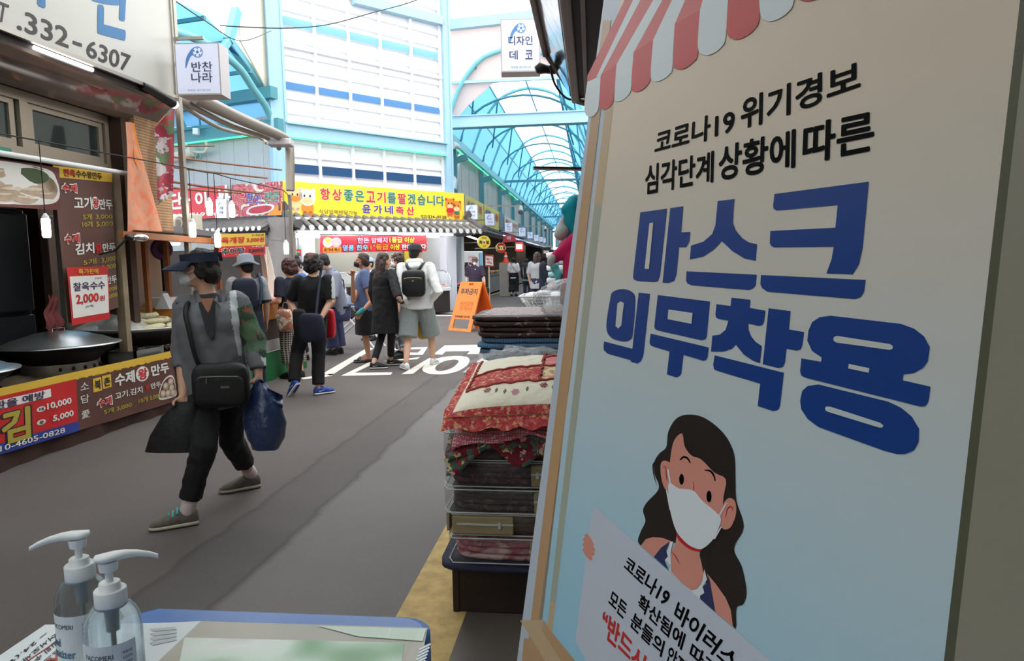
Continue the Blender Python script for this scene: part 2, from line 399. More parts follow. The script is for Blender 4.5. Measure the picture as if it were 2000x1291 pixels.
for (xa, ya), (xb, yb), h in (((549, 87), (858, 153), .07), ((570, 247), (865, 283), .10)):
    za, zb_ = fs(xa, ya, -.33)[1], fs(xb, yb, -.33)[1]; z = (za+zb_)/2; b.obox(fb((s0+s1)/2, -.32, z), DB*(s1-s0)/2, NB*.05, ZU*h/2, 1)
struct(b.build('wall_center', [WHITEP, WHITE]), 'tall white louvred panel wall above the butcher shop')
for i, (ya, h, m) in enumerate(((30, .22, mat('pale_clerestory_glass', (196, 232, 250), .15, thin=.75)), (158, .17, BLUEW), (320, .23, NAVYW))):
    z = fs(552 if i < 2 else 575, ya, -.34)[1]; b = MB(); ss = [s0+.08]+mull+[s1-.08]
    for q in range(5): b.obox(fb((ss[q]+ss[q+1])/2, -.335, z-h/2), DB*((ss[q+1]-ss[q])/2-.05), NB*.012, ZU*h/2)
    struct(b.build('window_%d' % (i+2), m), 'strip of blue clerestory panes in the white wall')
# posts and beams of the crossing
def tall(name, px, py, w, z0, z1, m, out=-.3, lab=''):
    s = fs(px, py, out)[0]; b = MB(); b.obox(fb(s, out, (z0+z1)/2), DB*w/2, NB*.12, ZU*(z1-z0)/2, 0)
    b.obox(fb(s-w/2, out+.12, (z0+z1)/2), DB*.03, NB*.03, ZU*(z1-z0)/2, 0); b.obox(fb(s+w/2, out+.12, (z0+z1)/2), DB*.03, NB*.03, ZU*(z1-z0)/2, 0)
    return struct(b.build(name, m), lab)
tall('trim_7', 539, 200, .36, 0, 12, LBLUE, lab='pale blue steel post left of the white wall'); tall('trim_8', 870, 200, .2, 0, 12, LBLUE, lab='pale blue steel post right of the white wall')
zbm = fs(720, 275, -.3)[1]; b = MB(); b.obox(fb((s0+s1)/2, -.26, zbm), DB*(s1-s0)/2, NB*.08, ZU*.17); b.obox(fb((s0+s1)/2, -.2, zbm+.17), DB*(s1-s0)/2, NB*.12, ZU*.02)
struct(b.build('trim_9', LBLUE), 'pale blue steel beam across the white wall')
GREENL = mat('green_light_strip', (60, 235, 150), 0.4, emit=1.2)
b = MB(); b.obox(fb((s0+s1)/2, -.14, zbm-.19), DB*(s1-s0)/2, NB*.015, ZU*.015); tag(b.build('light_strip', GREENL), 'thin green light strip under the pale blue beam of the white wall', 'light strip')
zt2 = fs(700, 13, -.3)[1]; b = MB(); b.beam(fpx(690, -2, -.25), fpx(866, 42, -.25), .2, .25); struct(b.build('trim_10', LBLUE), 'pale blue beam at the top of the white wall')
# wing wall to the left of the post, along the alley
P1 = fpx(535, 230, -.3); WD = V3((-.95, .31, 0)); WN = V3((-.31, -.95, 0))
GREYP = mat('grey_wall_panel', (176, 182, 184), 0.7, var=(2, .05), bump=(8, .1))
def wpx(px, py, out=0.0): return onP(px, py, P1+WN*out, WN)
b = MB(); A = V3((P1[0], P1[1], 0))+DB*.1; 
for k in range(26): b.obox(A+WD*(k*.5+.24)+ZU*2.6, WD*.246, WN*.05, ZU*2.6)
b.obox(A+WD*6.5+ZU*2.6-WN*.08, WD*6.5, WN*.05, ZU*2.6)
struct(b.build('wall_alley', GREYP), 'grey panel wall of the side alley')
b = MB(); za = wpx(430, 258, .1)[2]
b.obox(A+WD*6+WN*.12+ZU*za, WD*6.2, WN*.1, ZU*.16); b.obox(A+WD*6+WN*.3+ZU*(za+.75), WD*6.2, WN*.12, ZU*.14); struct(b.build('trim_11', TEALD), 'turquoise eaves beams of the side alley')
b = MB(); b.obox(A+WD*3.2+WN*.24+ZU*(za-.19), WD*3.2, WN*.02, ZU*.018); tag(b.build('light_strip', GREENL), 'thin green light strip under the turquoise beam of the side alley', 'light strip')
# alley vault
BLUEP = mat('blue_roof_sheet', (104, 164, 204), 0.35, thin=0.75)
WHITER = mat('white_roof_sheet', (246, 250, 252), 0.4, thin=0.92)
CREAM = mat('cream_wall_sheet', (235, 228, 212), 0.7, thin=0.35)
arch = [onX(x, y, -7.9) for x, y in ((300, 50), (345, 63), (381, 75), (430, 102), (469, 135), (495, 174), (518, 206), (529, 232))]
arch = catmull(arch, 3, False)
b = MB(); b.tube(arch, .085, 10)
st_a, st_b = onX(446, 78, -8.1), onX(526, 190, -8.1)
b.beam(st_a, st_b, .14, .2); b.beam(onX(446, 80, -8.0), onX(430, 102, -7.9), .12, .14); b.beam(onX(462, 20, -8.0), onX(446, 80, -8.0), .16, .2)
for k in (1, 2, 3, 4): b.tube([V3(p)+V3((-2.6*k, .5*k, 0)) for p in arch], .06, 8)
struct(b.build('trim_12', TEAL), 'turquoise steel arches of the side alley roof')
out_a = [onX(x, y, -8.0) for x, y in ((200, -60), (300, -20), (400, 30), (446, 78), (490, 135), (527, 190), (531, 232))]
b = MB(); L = len(out_a)
off = V3((-13, 2.5, 0))
for i in range(L-1):
    for k in range(6):
        p, q = V3(out_a[i]), V3(out_a[i+1]); b.quad(p+off*k/6, q+off*k/6, q+off*(k+1)/6, p+off*(k+1)/6)
struct(b.build('ceiling_alley', BLUEP), 'blue translucent roof sheets of the side alley')
b = MB()
for i in range(L): b.beam(V3(out_a[i])-ZU*.05, V3(out_a[i])+off-ZU*.05, .06, .08)
for k in range(1, 6): b.tube([V3(p)+off*k/6-ZU*.05 for p in out_a], .03, 6)
struct(b.build('trim_13', TEALD), 'dark glazing bars of the blue alley roof')
b = MB(); b.poly([onX(x, y, -7.95) for x, y in ((464, -40), (527, -40), (528, 186), (519, 170), (470, 80))], 0, .04, (1, 0, 0)); struct(b.build('wall_gable', CREAM), 'cream sheet above the alley arch')
# ---------------------------------------------------------------- covered lane: walls, roof
XL, XR = -4.55, 0.35; XC = -2.35
GREYC = mat('pale_concrete', (172, 170, 162), 0.8, var=(.8, .10), bump=(5, .15))
b = MB(); b.box(XL-.5, XL-.3, 22.6, 88, 2.93, 5.6)
for k in range(40): b.box(XL-.3, XL-.27, 22.7+k*1.6, 24.2+k*1.6, 3.0, 5.45)
struct(b.build('wall_left', GREYC), 'pale concrete wall above the far shops')
b = MB(); b.box(XR, XR+.3, 10.2, 88, 0, 5.6); b.box(XR, 2.6, 10.0, 10.2, 0, 5.6); struct(b.build('wall_right', GREYC), 'pale wall on the other side of the covered lane')
FARW = mat('far_blue_wall', (150, 196, 205), 0.6); b = MB(); b.box(XL, XR, 88, 88.3, 3.2, 9); b.box(XL-1, XR+1, 88, 88.2, 0, 2.0); struct(b.build('wall_far', FARW), 'pale blue gable at the end of the lane')
prof = [(-4.6, 5.75), (-4.15, 6.9), (-3.55, 7.7), (-3.0, 7.98), (XC, 8.1), (-1.7, 7.98), (-1.15, 7.7), (-.55, 6.9), (-.1, 5.75)]
bs, bc = MB(), MB()
for k in range(22):
    y0, y1 = 22+k*3, 25+k*3
    for i in range(8):
        (xa, z_a), (xb, z_b) = prof[i], prof[i+1]; t = bc if 2 <= i <= 5 else bs
        t.quad((xa, y0, z_a), (xa, y1, z_a), (xb, y1, z_b), (xb, y0, z_b))
struct(bs.build('ceiling_side', BLUEP), 'blue translucent side sheets of the lane roof'); struct(bc.build('ceiling', WHITER), 'white translucent sheets along the crown of the lane roof')
b = MB(); b2 = MB()
for k in range(14):
    y = 22+k*5; b.tube([(x, y, z-.06) for x, z in catmull([(x, z, 0) for x, z in prof], 2, False) for x, z in [(x, z)]] if False else [(p[0], y, p[1]-.06) for p in catmull([(x, z, 0) for x, z in prof], 2, False)], .07, 6)
    b2.tube([(XC+2.2*math.cos(t), y+2.5, 5.7+1.5*math.sin(t)) for t in np.linspace(0, math.pi, 15)], .04, 6)
    if k % 3 == 0: b2.beam((-4.6, y, 5.7), (-.1, y, 5.7), .10, .12)
    b2.beam((-3.55, y, 7.62), (-4.0, y+1.5, 6.1), .05, .05); b2.beam((-1.15, y, 7.62), (-.7, y+1.5, 6.1), .05, .05)
for x, z in ((-4.15, 6.85), (-3.55, 7.65), (-2.35, 8.03), (-1.15, 7.65), (-.55, 6.85)): b.beam((x, 22, z), (x, 88, z), .045, .05)
b.beam((-4.65, 22, 5.6), (-4.65, 88, 5.6), .14, .3); b.beam((-.05, 22, 5.6), (-.05, 88, 5.6), .14, .3)
for y in np.arange(24, 88, 6.0):
    b2.beam((-4.7, y, 3.2), (-4.7, y, 5.5), .16, .16); b2.beam((-4.7, y, 4.95), (-4.25, y, 5.1), .12, .2)
struct(b.build('trim_14', TEAL), 'turquoise ribs and rails of the lane roof'); struct(b2.build('trim_15', TEALD), 'turquoise arches and ties under the lane roof')
b = MB(); b.obox((-4.62, 34, 5.35), (0, 12, 0), (.015, 0, 0), (0, 0, .02)); tag(b.build('light_strip', GREENL), 'thin green light strip along the eaves of the covered lane', 'light strip')
# front frame of the lane roof
b = MB(); b.beam((-4.45, 22, 5.86), (.6, 22, 5.86), .22, .34); b.beam((-4.45, 22, 6.03), (.6, 22, 6.03), .34, .03); b.beam((-4.45, 22, 5.69), (.6, 22, 5.69), .34, .03)
b.beam(onY(872, 50, 22), onY(1060, 30, 22)+V3((2, 0, .1)), .22, .3); b.beam(onY(878, 162, 22), onY(1140, 150, 22), .08, .08); b.beam(onY(866, 38, 22), onY(884, -60, 22), .2, .25)
struct(b.build('trim_16', LBLUE), 'pale blue beams framing the mouth of the covered lane')
GAB = mat('pinkish_white_sheet', (236, 222, 218), 0.6, thin=0.5)
NEARR = mat('added_roof_sheet', (226, 228, 226), 0.5, thin=0.8)
b = MB(); b.box(-6, 3, -14, 6.0, 5.3, 5.33); struct(b.build('ceiling_added_near', NEARR), 'unseen roof sheet added over the near end of the street to dim it')  # out of view, added to filter the light on the board and near floor
b = MB(); b.box(-5.0, -4.8, -14, 2.0, 0, 5.3); struct(b.build('wall_added_left', GREYC), 'unseen street wall added behind the viewer on the dumpling side to cut light')  # out of view, added to keep open sky off the notice board
b = MB(); b.box(2.3, 2.6, -14, -3, 0, 5.3); b.box(-5, 2.6, -14.2, -14, 0, 5.3); struct(b.build('wall_added_back', GREYC), 'unseen street walls added behind the viewer to cut light')  # unseen closure added behind the camera, lowers the light on the board
b = MB(); b.poly([onY(x, y, 22.1) for x, y in ((880, 60), (1060, 40), (1140, 30), (1140, 165), (1050, 148), (962, 163), (915, 205), (888, 236), (880, 236))], 0, .03, (0, -1, 0)); struct(b.build('wall_lane', GAB), 'pinkish white gable sheet over the lane mouth')
# ================================================================ the leaning notice board beside the camera
bP0 = at(1085, 715, 1.32)
be = unit(RT*.1411+UP*.99); bb = unit(RT*(-460)+UP*142+FW*F); bb = unit(bb-be*(bb@be))
bn = np.cross(bb, be); bn = bn if bn@(CP-bP0) > 0 else -bn
def BP(x, y): return onP(x, y, bP0, bn)
br = -bb                                   # to the reader's right
l0 = BP(1150, 220); l1 = BP(1020, 1210); eu = unit(l0-l1)
bO = l1-eu*(l1[2]/eu[2])                    # foot of the left edge on the ground
tW = float((BP(1990, 830)-bO)@br)+.10; tH = 2.0
def bpt(s, t, off=0.0): return bO+br*s+eu*t+bn*off
def p_boardgrad(nt, co):
    sp = N(nt, 'ShaderNodeSeparateXYZ'); nt.links.new(co(), sp.inputs[0])
    mr = N(nt, 'ShaderNodeMapRange'); mr.inputs['From Min'].default_value = 0.6; mr.inputs['From Max'].default_value = 1.8; nt.links.new(sp.outputs[2], mr.inputs['Value'])
    return ramp(nt, [(0, (148, 208, 236)), (0.28, (170, 214, 236)), (0.5, (200, 218, 228)), (0.68, (220, 214, 206)), (0.85, (230, 212, 192)), (1, (230, 208, 184))], mr.outputs[0])
BG = mat('printed_gradient_sheet', (255, 255, 255), 0.38, pat=p_boardgrad)
BM = mat('pale_print_margin', (196, 206, 222), 0.4); TAN = mat('printed_tan_post', (196, 158, 118), 0.4); SAGE = mat('printed_sage_post', (176, 180, 164), 0.4, pat=None)
TAN2 = mat('printed_light_tan_post', (206, 178, 142), 0.4); BLUEI = mat('printed_royal_blue', (10, 62, 142), 0.4); BLACKI = mat('printed_black', (10, 11, 13), 0.6, spec=.05)
REDI = mat('printed_red', (206, 52, 50), 0.4); SKINI = mat('printed_skin', (226, 152, 136), 0.4); HAIRI = mat('printed_dark_brown', (42, 34, 30), 0.4)
MASKI = mat('printed_white', (232, 238, 246), 0.4); PLAC = mat('printed_placard_white', (206, 212, 228), 0.4); NAVYI = mat('printed_navy', (50, 58, 100), 0.4); LIPI = mat('printed_crimson', (196, 36, 44), 0.4)
PINKR = mat('printed_soft_red', (212, 82, 80), 0.4); WHT = mat('printed_awning_white', (222, 230, 236), 0.4); GREYT = mat('printed_taupe_post', (150, 146, 132), 0.4); DKG = mat('printed_dark_sage', (92, 92, 74), 0.4)
BMATS = [BG, BM, TAN, SAGE, TAN2, BLUEI, BLACKI, REDI, SKINI, HAIRI, MASKI, PLAC, NAVYI, LIPI, PINKR, WHT, GREYT, DKG]
_bg, _bm, _tan, _sage, _tan2, _blue, _black, _red, _skin, _hair, _mask, _plac, _navy, _lip, _pink, _wht, _grey, _dkg = range(18)
pan = MB()
def bq(pts, m, lay): pan.poly([BP(x, y)+bn*(.0006*lay) for x, y in pts], m)
def z7(pts): return [(1150+x/2.353, 400+y/2.353) for x, y in pts]
def z6(pts): return [(1140+x/2.3256, y/2.3256) for x, y in pts]
def z5(pts): return [(1000+x/2.527, 780+y/2.527) for x, y in pts]
def sm(pts, k=4): return [tuple(p[:2]) for p in catmull([(x, y, 0) for x, y in pts], k)]
pan.obox(bpt(tW/2, tH/2, -.012), br*tW/2, eu*tH/2, bn*.0118, _bm)
def lx(y, a): return a[0]+(y-215)*(a[1]-a[0])/565      # printed upright: x at y=215 and y=780
def strip(a, c, y0, y1, m, lay): bq([(lx(y0, a), y0), (lx(y0, c), y0), (lx(y1, c), y1), (lx(y1, a), y1)], m, lay)
T1a, T1b, T2a, T2b = (1157, 1089), (1173.5, 1109), (1182, 1119), (1198, 1132)
rin = float((BP(1988, 850)-bO)@br)
lin_ = float((BP(lx(500, T2b), 500)-bO)@br)
pan.add([bpt(lin_, .02, .0006), bpt(rin, .02, .0006), bpt(rin, tH-.01, .0006), bpt(lin_, tH-.01, .0006)], [(0, 1, 2, 3)], _bg)
pan.add([bpt(rin, .02, .0008), bpt(rin+.008, .02, .0008), bpt(rin+.008, tH-.01, .0008), bpt(rin, tH-.01, .0008)], [(0, 1, 2, 3)], _dkg)
pan.add([bpt(rin+.008, .02, .0008), bpt(rin+.10, .02, .0008), bpt(rin+.10, tH-.01, .0008), bpt(rin+.008, tH-.01, .0008)], [(0, 1, 2, 3)], _grey)
strip(T1a, T1b, 40, 1250, _tan, 1); strip(T2a, T2b, 40, 400, _tan2, 1.4); strip(T2a, T2b, 400, 1175, _sage, 1.4); strip(T2a, T2b, 1175, 1250, _tan2, 1.4)
bq(z5([(42, 1090), (150, 1088), (420, 1420), (250, 1420)]), _tan2, 2.2); bq(z5([(62, 1180), (110, 1180), (240, 1420), (40, 1420)]), _tan, 2.0)
bq(z5([(160, 1088), (185, 1130), (420, 1420), (330, 1420), (150, 1140)]), _tan, 2.4)
# printed awning
Bp = [(20, 372), (80, 345), (153, 292), (230, 240), (320, 180), (418, 110), (533, 45), (662, -28), (805, -108), (965, -198), (1140, -292)]
Up = [(228, 0), (262, 0), (320, 0), (362, 0), (405, 0), (465, 0), (545, 0)]
scl = [[(72, 480), (60, 515), (38, 532), (14, 522), (6, 480)], [(140, 440), (128, 478), (103, 498), (80, 492), (75, 470)], [(220, 390), (208, 430), (180, 455), (155, 462), (143, 440)],
       [(308, 345), (295, 385), (265, 412), (238, 418), (220, 395)], [(408, 300), (392, 340), (358, 365), (325, 370), (308, 340)], [(523, 240), (505, 280), (468, 310), (430, 315), (409, 285)],
       [(650, 165), (630, 215), (590, 245), (550, 250), (523, 215)], [(803, 80), (780, 135), (735, 170), (690, 180), (655, 145)], [(960, 0), (935, 55), (885, 90), (835, 96), (805, 55)], [(1135, -80), (1110, -30), (1060, 0), (1000, 5), (965, -30)]]
for i in range(10):
    c = [Bp[i], Bp[i+1]]+scl[i]
    if i == 0: c = [(20, 372), (80, 345)]+scl[0]
    sh = [c[0], c[1]]+[tuple(p[:2]) for p in catmull([(x, y, 0) for x, y in c[1:]+[c[0]]], 4, False)][1:-1]
    bq(z6(sh), _wht if i % 2 == 0 else _red, 2.6+.05*i)
bq(z6([(20, 372), (20, 345), (190, 0), (228, 0), (60, 352)]), _red, 2.6)
for i in range(6):
    a, c = Bp[i], Bp[i+1]
    if i == 0: a = (60, 352)
    bq(z6([a, Up[i], Up[i+1], c]), _pink if i % 2 else _wht, 2.6)
for i in range(6, 10): bq(z6([Bp[i], (Up[6][0]+(i-6)*90, 0-(i-6)*70), (Up[6][0]+(i-5)*90, -(i-5)*70), Bp[i+1]]), _pink if i % 2 else _wht, 2.55)
# big blue words
for pl in ([(1251.8, 415), (1304.3, 407.6), (1290, 540), (1286, 549), (1279, 551), (1247, 549), (1239, 546), (1237.5, 540)],
           [(1310.3, 406.8), (1336, 403), (1331.5, 454), (1349.3, 453.1), (1348, 472), (1341.3, 482.9), (1327.6, 482.9), (1322.5, 536), (1317.9, 548.7), (1307, 553), (1295.3, 552.1)],
           [(1403.1, 393), (1435.8, 389.1), (1434, 412.8), (1433, 436.1), (1439, 451), (1451.7, 465.9), (1465, 474), (1480.2, 477.3), (1477.2, 509.2), (1456, 505.4), (1432.6, 491.4), (1410.9, 471), (1396.5, 487), (1375.2, 501.1), (1348.5, 506.7), (1351, 479.9), (1375.2, 472.2), (1392.2, 457.4), (1398.6, 440.4)],
           [(1342.1, 530), (1479.8, 536.8), (1477.2, 557.2), (1473, 563), (1464.5, 566.6), (1351.9, 557.2), (1344, 554), (1341.2, 548.7)],
           [(1514.1, 379.2), (1698.5, 355.2), (1694.4, 400), (1686.3, 485), (1679, 516.9), (1666.8, 536), (1615.8, 534.3), (1626, 506.2), (1630.2, 482), (1513.4, 483.3), (1507, 480), (1504.9, 474.4), (1506.1, 451.4), (1633.2, 445), (1637.9, 400.8), (1518.4, 411.5), (1512.5, 408), (1511.5, 402)],
           [(1487.8, 537.3), (1692.3, 547), (1688.9, 570), (1683, 580), (1672.7, 584.4), (1500.6, 570), (1490, 563), (1486.6, 555.1)]):
    bq(pl, _blue, 2)
for pl, s in (([(100, 440), (112, 402), (155, 388), (200, 400), (217, 440), (205, 590), (192, 620), (160, 628), (105, 610), (83, 560)], 1),
              ([(232, 404), (284, 410), (254, 690), (243, 718), (225, 730), (197, 722), (195, 714), (90, 685), (73, 670), (70, 655), (73, 628), (203, 662)], 0),
              ([(320, 415), (560, 445), (545, 605), (538, 618), (522, 623), (320, 578), (308, 572), (304, 560)], 0), ([(287, 592), (555, 656), (549, 700), (542, 713), (530, 717), (438, 690), (428, 775), (420, 788), (405, 793), (362, 780), (374, 674), (300, 652), (286, 645), (282, 632)], 0),
              ([(659, 427), (746, 437), (743, 474), (815, 487), (808, 540), (800, 553), (785, 557), (736, 546), (738, 575), (750, 605), (770, 630), (799, 650), (790, 728), (760, 718), (715, 688), (679, 643), (660, 662), (620, 675), (565, 675), (571, 602), (605, 597), (632, 575), (645, 533), (600, 525), (588, 518), (585, 505), (590, 457), (655, 465)], 0),
              ([(830, 476), (931, 489), (923, 573), (993, 585), (985, 645), (977, 665), (960, 670), (912, 662), (905, 725), (895, 745), (875, 750), (803, 733)], 0),
              ([(582, 692), (900, 772), (882, 925), (872, 943), (850, 948), (780, 925), (791, 822), (600, 765), (580, 757), (575, 735)], 0),
              ([(1013, 580), (1030, 540), (1065, 517), (1115, 510), (1440, 548), (1500, 570), (1545, 605), (1572, 655), (1562, 720), (1540, 750), (1500, 773), (1450, 780), (1447, 807), (1575, 836), (1565, 905), (1552, 925), (1530, 928), (1000, 795), (980, 785), (975, 765), (981, 706), (1072, 722), (1074, 702), (1030, 672), (1008, 625)], 0),
              ([(975, 900), (985, 855), (1010, 833), (1060, 826), (1380, 905), (1440, 933), (1490, 975), (1522, 1030), (1520, 1090), (1500, 1128), (1460, 1145), (1420, 1146), (1360, 1130), (1060, 1022), (1010, 985), (980, 940)], 0)):
    bq(z7(sm(pl) if s else pl), _blue, 2)
bq([(1270.3, 436.1), (1277.9, 434.9), (1269.4, 525.8), (1260.9, 525.4)], _bg, 3)
for pl in ([(136, 455), (150, 444), (166, 452), (154, 555), (140, 569), (127, 558)], [(371, 482), (482, 498), (477, 548), (367, 526)], [(1130, 616), (1137, 606), (1150, 604), (1390, 641), (1404, 650), (1404, 662), (1390, 668), (1145, 634), (1132, 626)], [(1201, 732), (1296, 752), (1293, 773), (1199, 753)],
           [(1092, 935), (1098, 928), (1115, 928), (1345, 1002), (1361, 1015), (1355, 1024), (1340, 1024), (1105, 952), (1094, 945)]):
    bq(z7(pl), _bg, 3)
# upper black lines
def btext(body, quad, m, bold, lay=2): pan.text(body, None, None, None, m, bold*1.25, quad=[BP(x, y)+bn*.0006*lay for x, y in quad], res=3, stg=2.5e-5)
btext('코로나19', z6([(322, 706), (690, 607), (690, 484), (335, 597)]), _black, .035)
btext('위기경보', z6([(716, 598), (1262, 412), (1262, 268), (720, 450)]), _black, .035)
btext('심각단계', z6([(280, 888), (592, 828), (596, 684), (285, 752)]), _black, .035)
btext('상황에', z6([(613, 825), (965, 762), (968, 584), (620, 665)]), _black, .035)
btext('따른', z6([(995, 752), (1322, 688), (1325, 498), (1003, 568)]), _black, .035)
# the drawn woman
bq(z5(sm([(878, 75), (960, 95), (1050, 170), (1100, 270), (1107, 400), (1112, 500), (1148, 630), (1100, 735), (1140, 830), (1162, 950), (1145, 1010), (1113, 1030), (1110, 1125), (1092, 1115), (1060, 1060), (980, 950), (930, 800), (925, 740), (820, 712), (740, 690), (690, 690), (652, 725), (625, 700), (640, 650), (662, 600), (650, 550), (668, 510), (728, 440), (708, 370), (706, 310), (730, 268), (765, 235), (775, 160), (815, 95)], 5)), _hair, 2)
bq(z5(sm([(725, 300), (703, 330), (712, 400), (728, 440), (705, 390), (697, 320)], 3)), _hair, 2)
bq(z5(sm([(770, 305), (745, 308), (737, 340), (745, 405), (765, 447), (790, 430), (790, 330)])), _skin, 2.5); bq(z5(sm([(1078, 487), (1050, 515), (1028, 600), (1048, 640), (1085, 630), (1111, 565), (1106, 505)])), _skin, 2.5)
bq(z5([(640, 722), (665, 690), (700, 680), (745, 683), (790, 700), (740, 760), (705, 778)]), _skin, 2.4); bq(z5([(968, 860), (1010, 910), (1060, 980), (1085, 1040), (1096, 1122), (1080, 1108), (1000, 1042), (980, 940)]), _skin, 2.4)
bq(z5([(820, 655), (925, 745), (945, 830), (950, 860), (940, 905), (915, 935), (890, 942), (850, 912), (790, 852), (788, 760), (812, 710)]), _skin, 2.5)
bq(z5([(785, 702), (800, 702), (787, 760), (790, 850), (850, 912), (890, 943), (918, 936), (942, 905), (955, 838), (968, 890), (945, 925), (960, 960), (930, 985), (870, 930), (780, 848), (790, 820), (757, 790), (775, 740)]), _mask, 2.7)
bq(z5([(705, 778), (740, 733), (785, 700), (765, 745), (775, 775), (757, 795), (780, 845)]), _navy, 2.8); bq(z5([(975, 868), (985, 910), (1010, 1050), (935, 985), (933, 970), (955, 955), (947, 925), (970, 905)]), _navy, 2.8)
bq(z5(sm([(845, 168), (805, 205), (787, 290), (780, 390), (795, 540), (860, 670), (930, 735), (995, 685), (1040, 590), (1050, 480), (1062, 395), (1005, 362), (940, 297), (892, 278), (858, 232)], 3)), _skin, 2.9)
bq(z5(sm([(818, 652), (870, 700), (938, 735), (928, 752), (880, 738), (828, 694)])), _lip, 2.8)
bq(z5(sm([(783, 412), (830, 440), (900, 450), (945, 500), (1028, 572), (1034, 615), (1000, 690), (950, 735), (915, 736), (865, 708), (815, 645), (785, 540), (777, 450)])), _mask, 3.2)
for a, c in (((775, 345), (788, 414)), ((1066, 510), (1028, 578)), ((770, 448), (788, 545)), ((1040, 628), (1005, 690))): bq(z5([(a[0]-4, a[1]), (a[0]+4, a[1]), (c[0]+4, c[1]), (c[0]-4, c[1])]), _mask, 3.4)
for cx, cy, rx, ry in ((843, 395, 12, 27), (979, 480, 13, 29)): bq(z5([(cx+rx*math.cos(t), cy+ry*math.sin(t)) for t in np.linspace(0, 2*math.pi, 18)[:-1]]), _black, 3.2)
def stroke(pts, w, m, lay):
    P = catmull([(x, y, 0) for x, y in pts], 4, False); L, R_ = [], []
    for i, p in enumerate(P):
        d = unit(P[min(i+1, len(P)-1)]-P[max(i-1, 0)]); nn = V3((-d[1], d[0], 0)); ww = w*(.35+.65*math.sin(math.pi*(i+.6)/(len(P)+.2))); L.append(p+nn*ww/2); R_.append(p-nn*ww/2)
    bq(z5([tuple(p[:2]) for p in L]+[tuple(p[:2]) for p in R_[::-1]]), m, lay)
stroke([(835, 300), (853, 285), (873, 292), (887, 315)], 10, _black, 3.3); stroke([(957, 350), (985, 354), (1002, 375), (1010, 404)], 10, _black, 3.3)
stroke([(902, 406), (904, 430), (902, 452)], 4, _lip, 3.3); stroke([(750, 335), (764, 335), (768, 375), (770, 400)], 4, _lip, 3.3); stroke([(1060, 585), (1070, 540), (1090, 530), (1096, 548)], 5, _lip, 3.3); stroke([(790, 750), (812, 772), (832, 812)], 4, _lip, 3.3)
# her placard and fingers
bq(z5([(405, 522), (318, 1190), (470, 1480), (1500, 1480)]), _plac, 3.5)
for k, (x, y, x2, y2) in enumerate(((373, 672, 400, 716), (366, 692, 406, 742), (364, 716, 404, 762), (364, 742, 394, 784))):
    d = unit((x2-x, y2-y, 0)); nn = V3((-d[1], d[0], 0))*10; bq(z5(sm([(x-nn[0], y-nn[1]), (x-d[0]*8, y-d[1]*8), (x+nn[0], y+nn[1]), (x2+nn[0], y2+nn[1]), (x2+d[0]*10, y2+d[1]*10), (x2-nn[0], y2-nn[1])], 3)), _skin, 3.8+.1*k)
btext('코로나19', z5([(556, 836), (760, 1030), (800, 948), (578, 768)]), _black, .035, 4); btext('바이러스', z5([(800, 1082), (1085, 1345), (1150, 1280), (830, 990)]), _black, .035, 4)
btext('확산됨에', z5([(622, 1025), (845, 1240), (868, 1160), (645, 955)]), _black, .035, 4); btext('따라', z5([(878, 1275), (1010, 1400), (1040, 1320), (900, 1195)]), _black, .035, 4)
btext('모든', z5([(480, 1010), (560, 1088), (580, 1015), (500, 938)]), _black, .035, 4); btext('분들의', z5([(585, 1118), (745, 1275), (765, 1195), (610, 1045)]), _black, .035, 4); btext('안전을', z5([(765, 1290), (900, 1420), (925, 1345), (790, 1210)]), _black, .035, 4)
btext('“반드시”', z5([(440, 1155), (690, 1400), (715, 1320), (462, 1020)]), _red, .045, 4)
broot = thing('notice_board', 'tall pale blue printed notice board with big blue words and a masked woman', 'notice board', bO)
pan.build('panel', BMATS, broot)
b = MB(); fr = 0.012
STEEL = mat('brushed_steel', (170, 172, 176), 0.3, 1.0)
b.beam(bpt(tW*.5, tH*.86, -.03), V3((bpt(tW*.5, tH*.86)[0], 0, 0))*V3((1, 0, 0))+V3((-bn[0]*.55, bpt(tW*.5, tH*.86)[1]-bn[1]*.55, 0.02)), .04, .02); b.build('back_strut', STEEL, broot)
# ================================================================ shop canopy overhead on the right
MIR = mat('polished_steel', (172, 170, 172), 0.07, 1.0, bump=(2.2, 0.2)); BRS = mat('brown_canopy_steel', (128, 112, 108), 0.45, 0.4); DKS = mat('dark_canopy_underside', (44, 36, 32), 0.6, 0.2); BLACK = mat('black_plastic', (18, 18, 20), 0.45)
Ye = 4.75
cr = thing('shop_canopy', 'steel shop canopy with mirror fascia and brown trim above the notice board', 'canopy', (0.6, 1.5, 2.5))
b = MB()
def cr_pt(x, y, z): return (x, y, z)
prof2 = [(-.10, 2.50), (-.135, 2.52), (-.29, 2.80), (-.34, 3.3), (-.34, 3.9)]
for i in range(1, 4): b.quad((prof2[i][0], -2.6, prof2[i][1]), (prof2[i][0], Ye-.02, prof2[i][1]), (prof2[i+1][0], Ye-.10*(i-1)-.05, prof2[i+1][1]), (prof2[i+1][0], -2.6, prof2[i+1][1]))
b.add([(-.135, Ye-.02, 2.52), (-.29, Ye-.05, 2.80), (-.34, Ye-.15, 3.3), (-.34, Ye-.25, 3.9), (.6, Ye-.25, 3.9), (.6, Ye-.02, 2.52)], [range(6)])
b.build('fascia', MIR, cr)
b = MB(); b.beam((-.10, -2.6, 2.50), (-.10, Ye, 2.50), .05, .05, bev=.012); b.beam((-.03, -2.6, 2.49), (-.03, Ye, 2.49), .02, .03); b.beam((.12, -2.6, 2.50), (.12, Ye, 2.50), .06, .05)
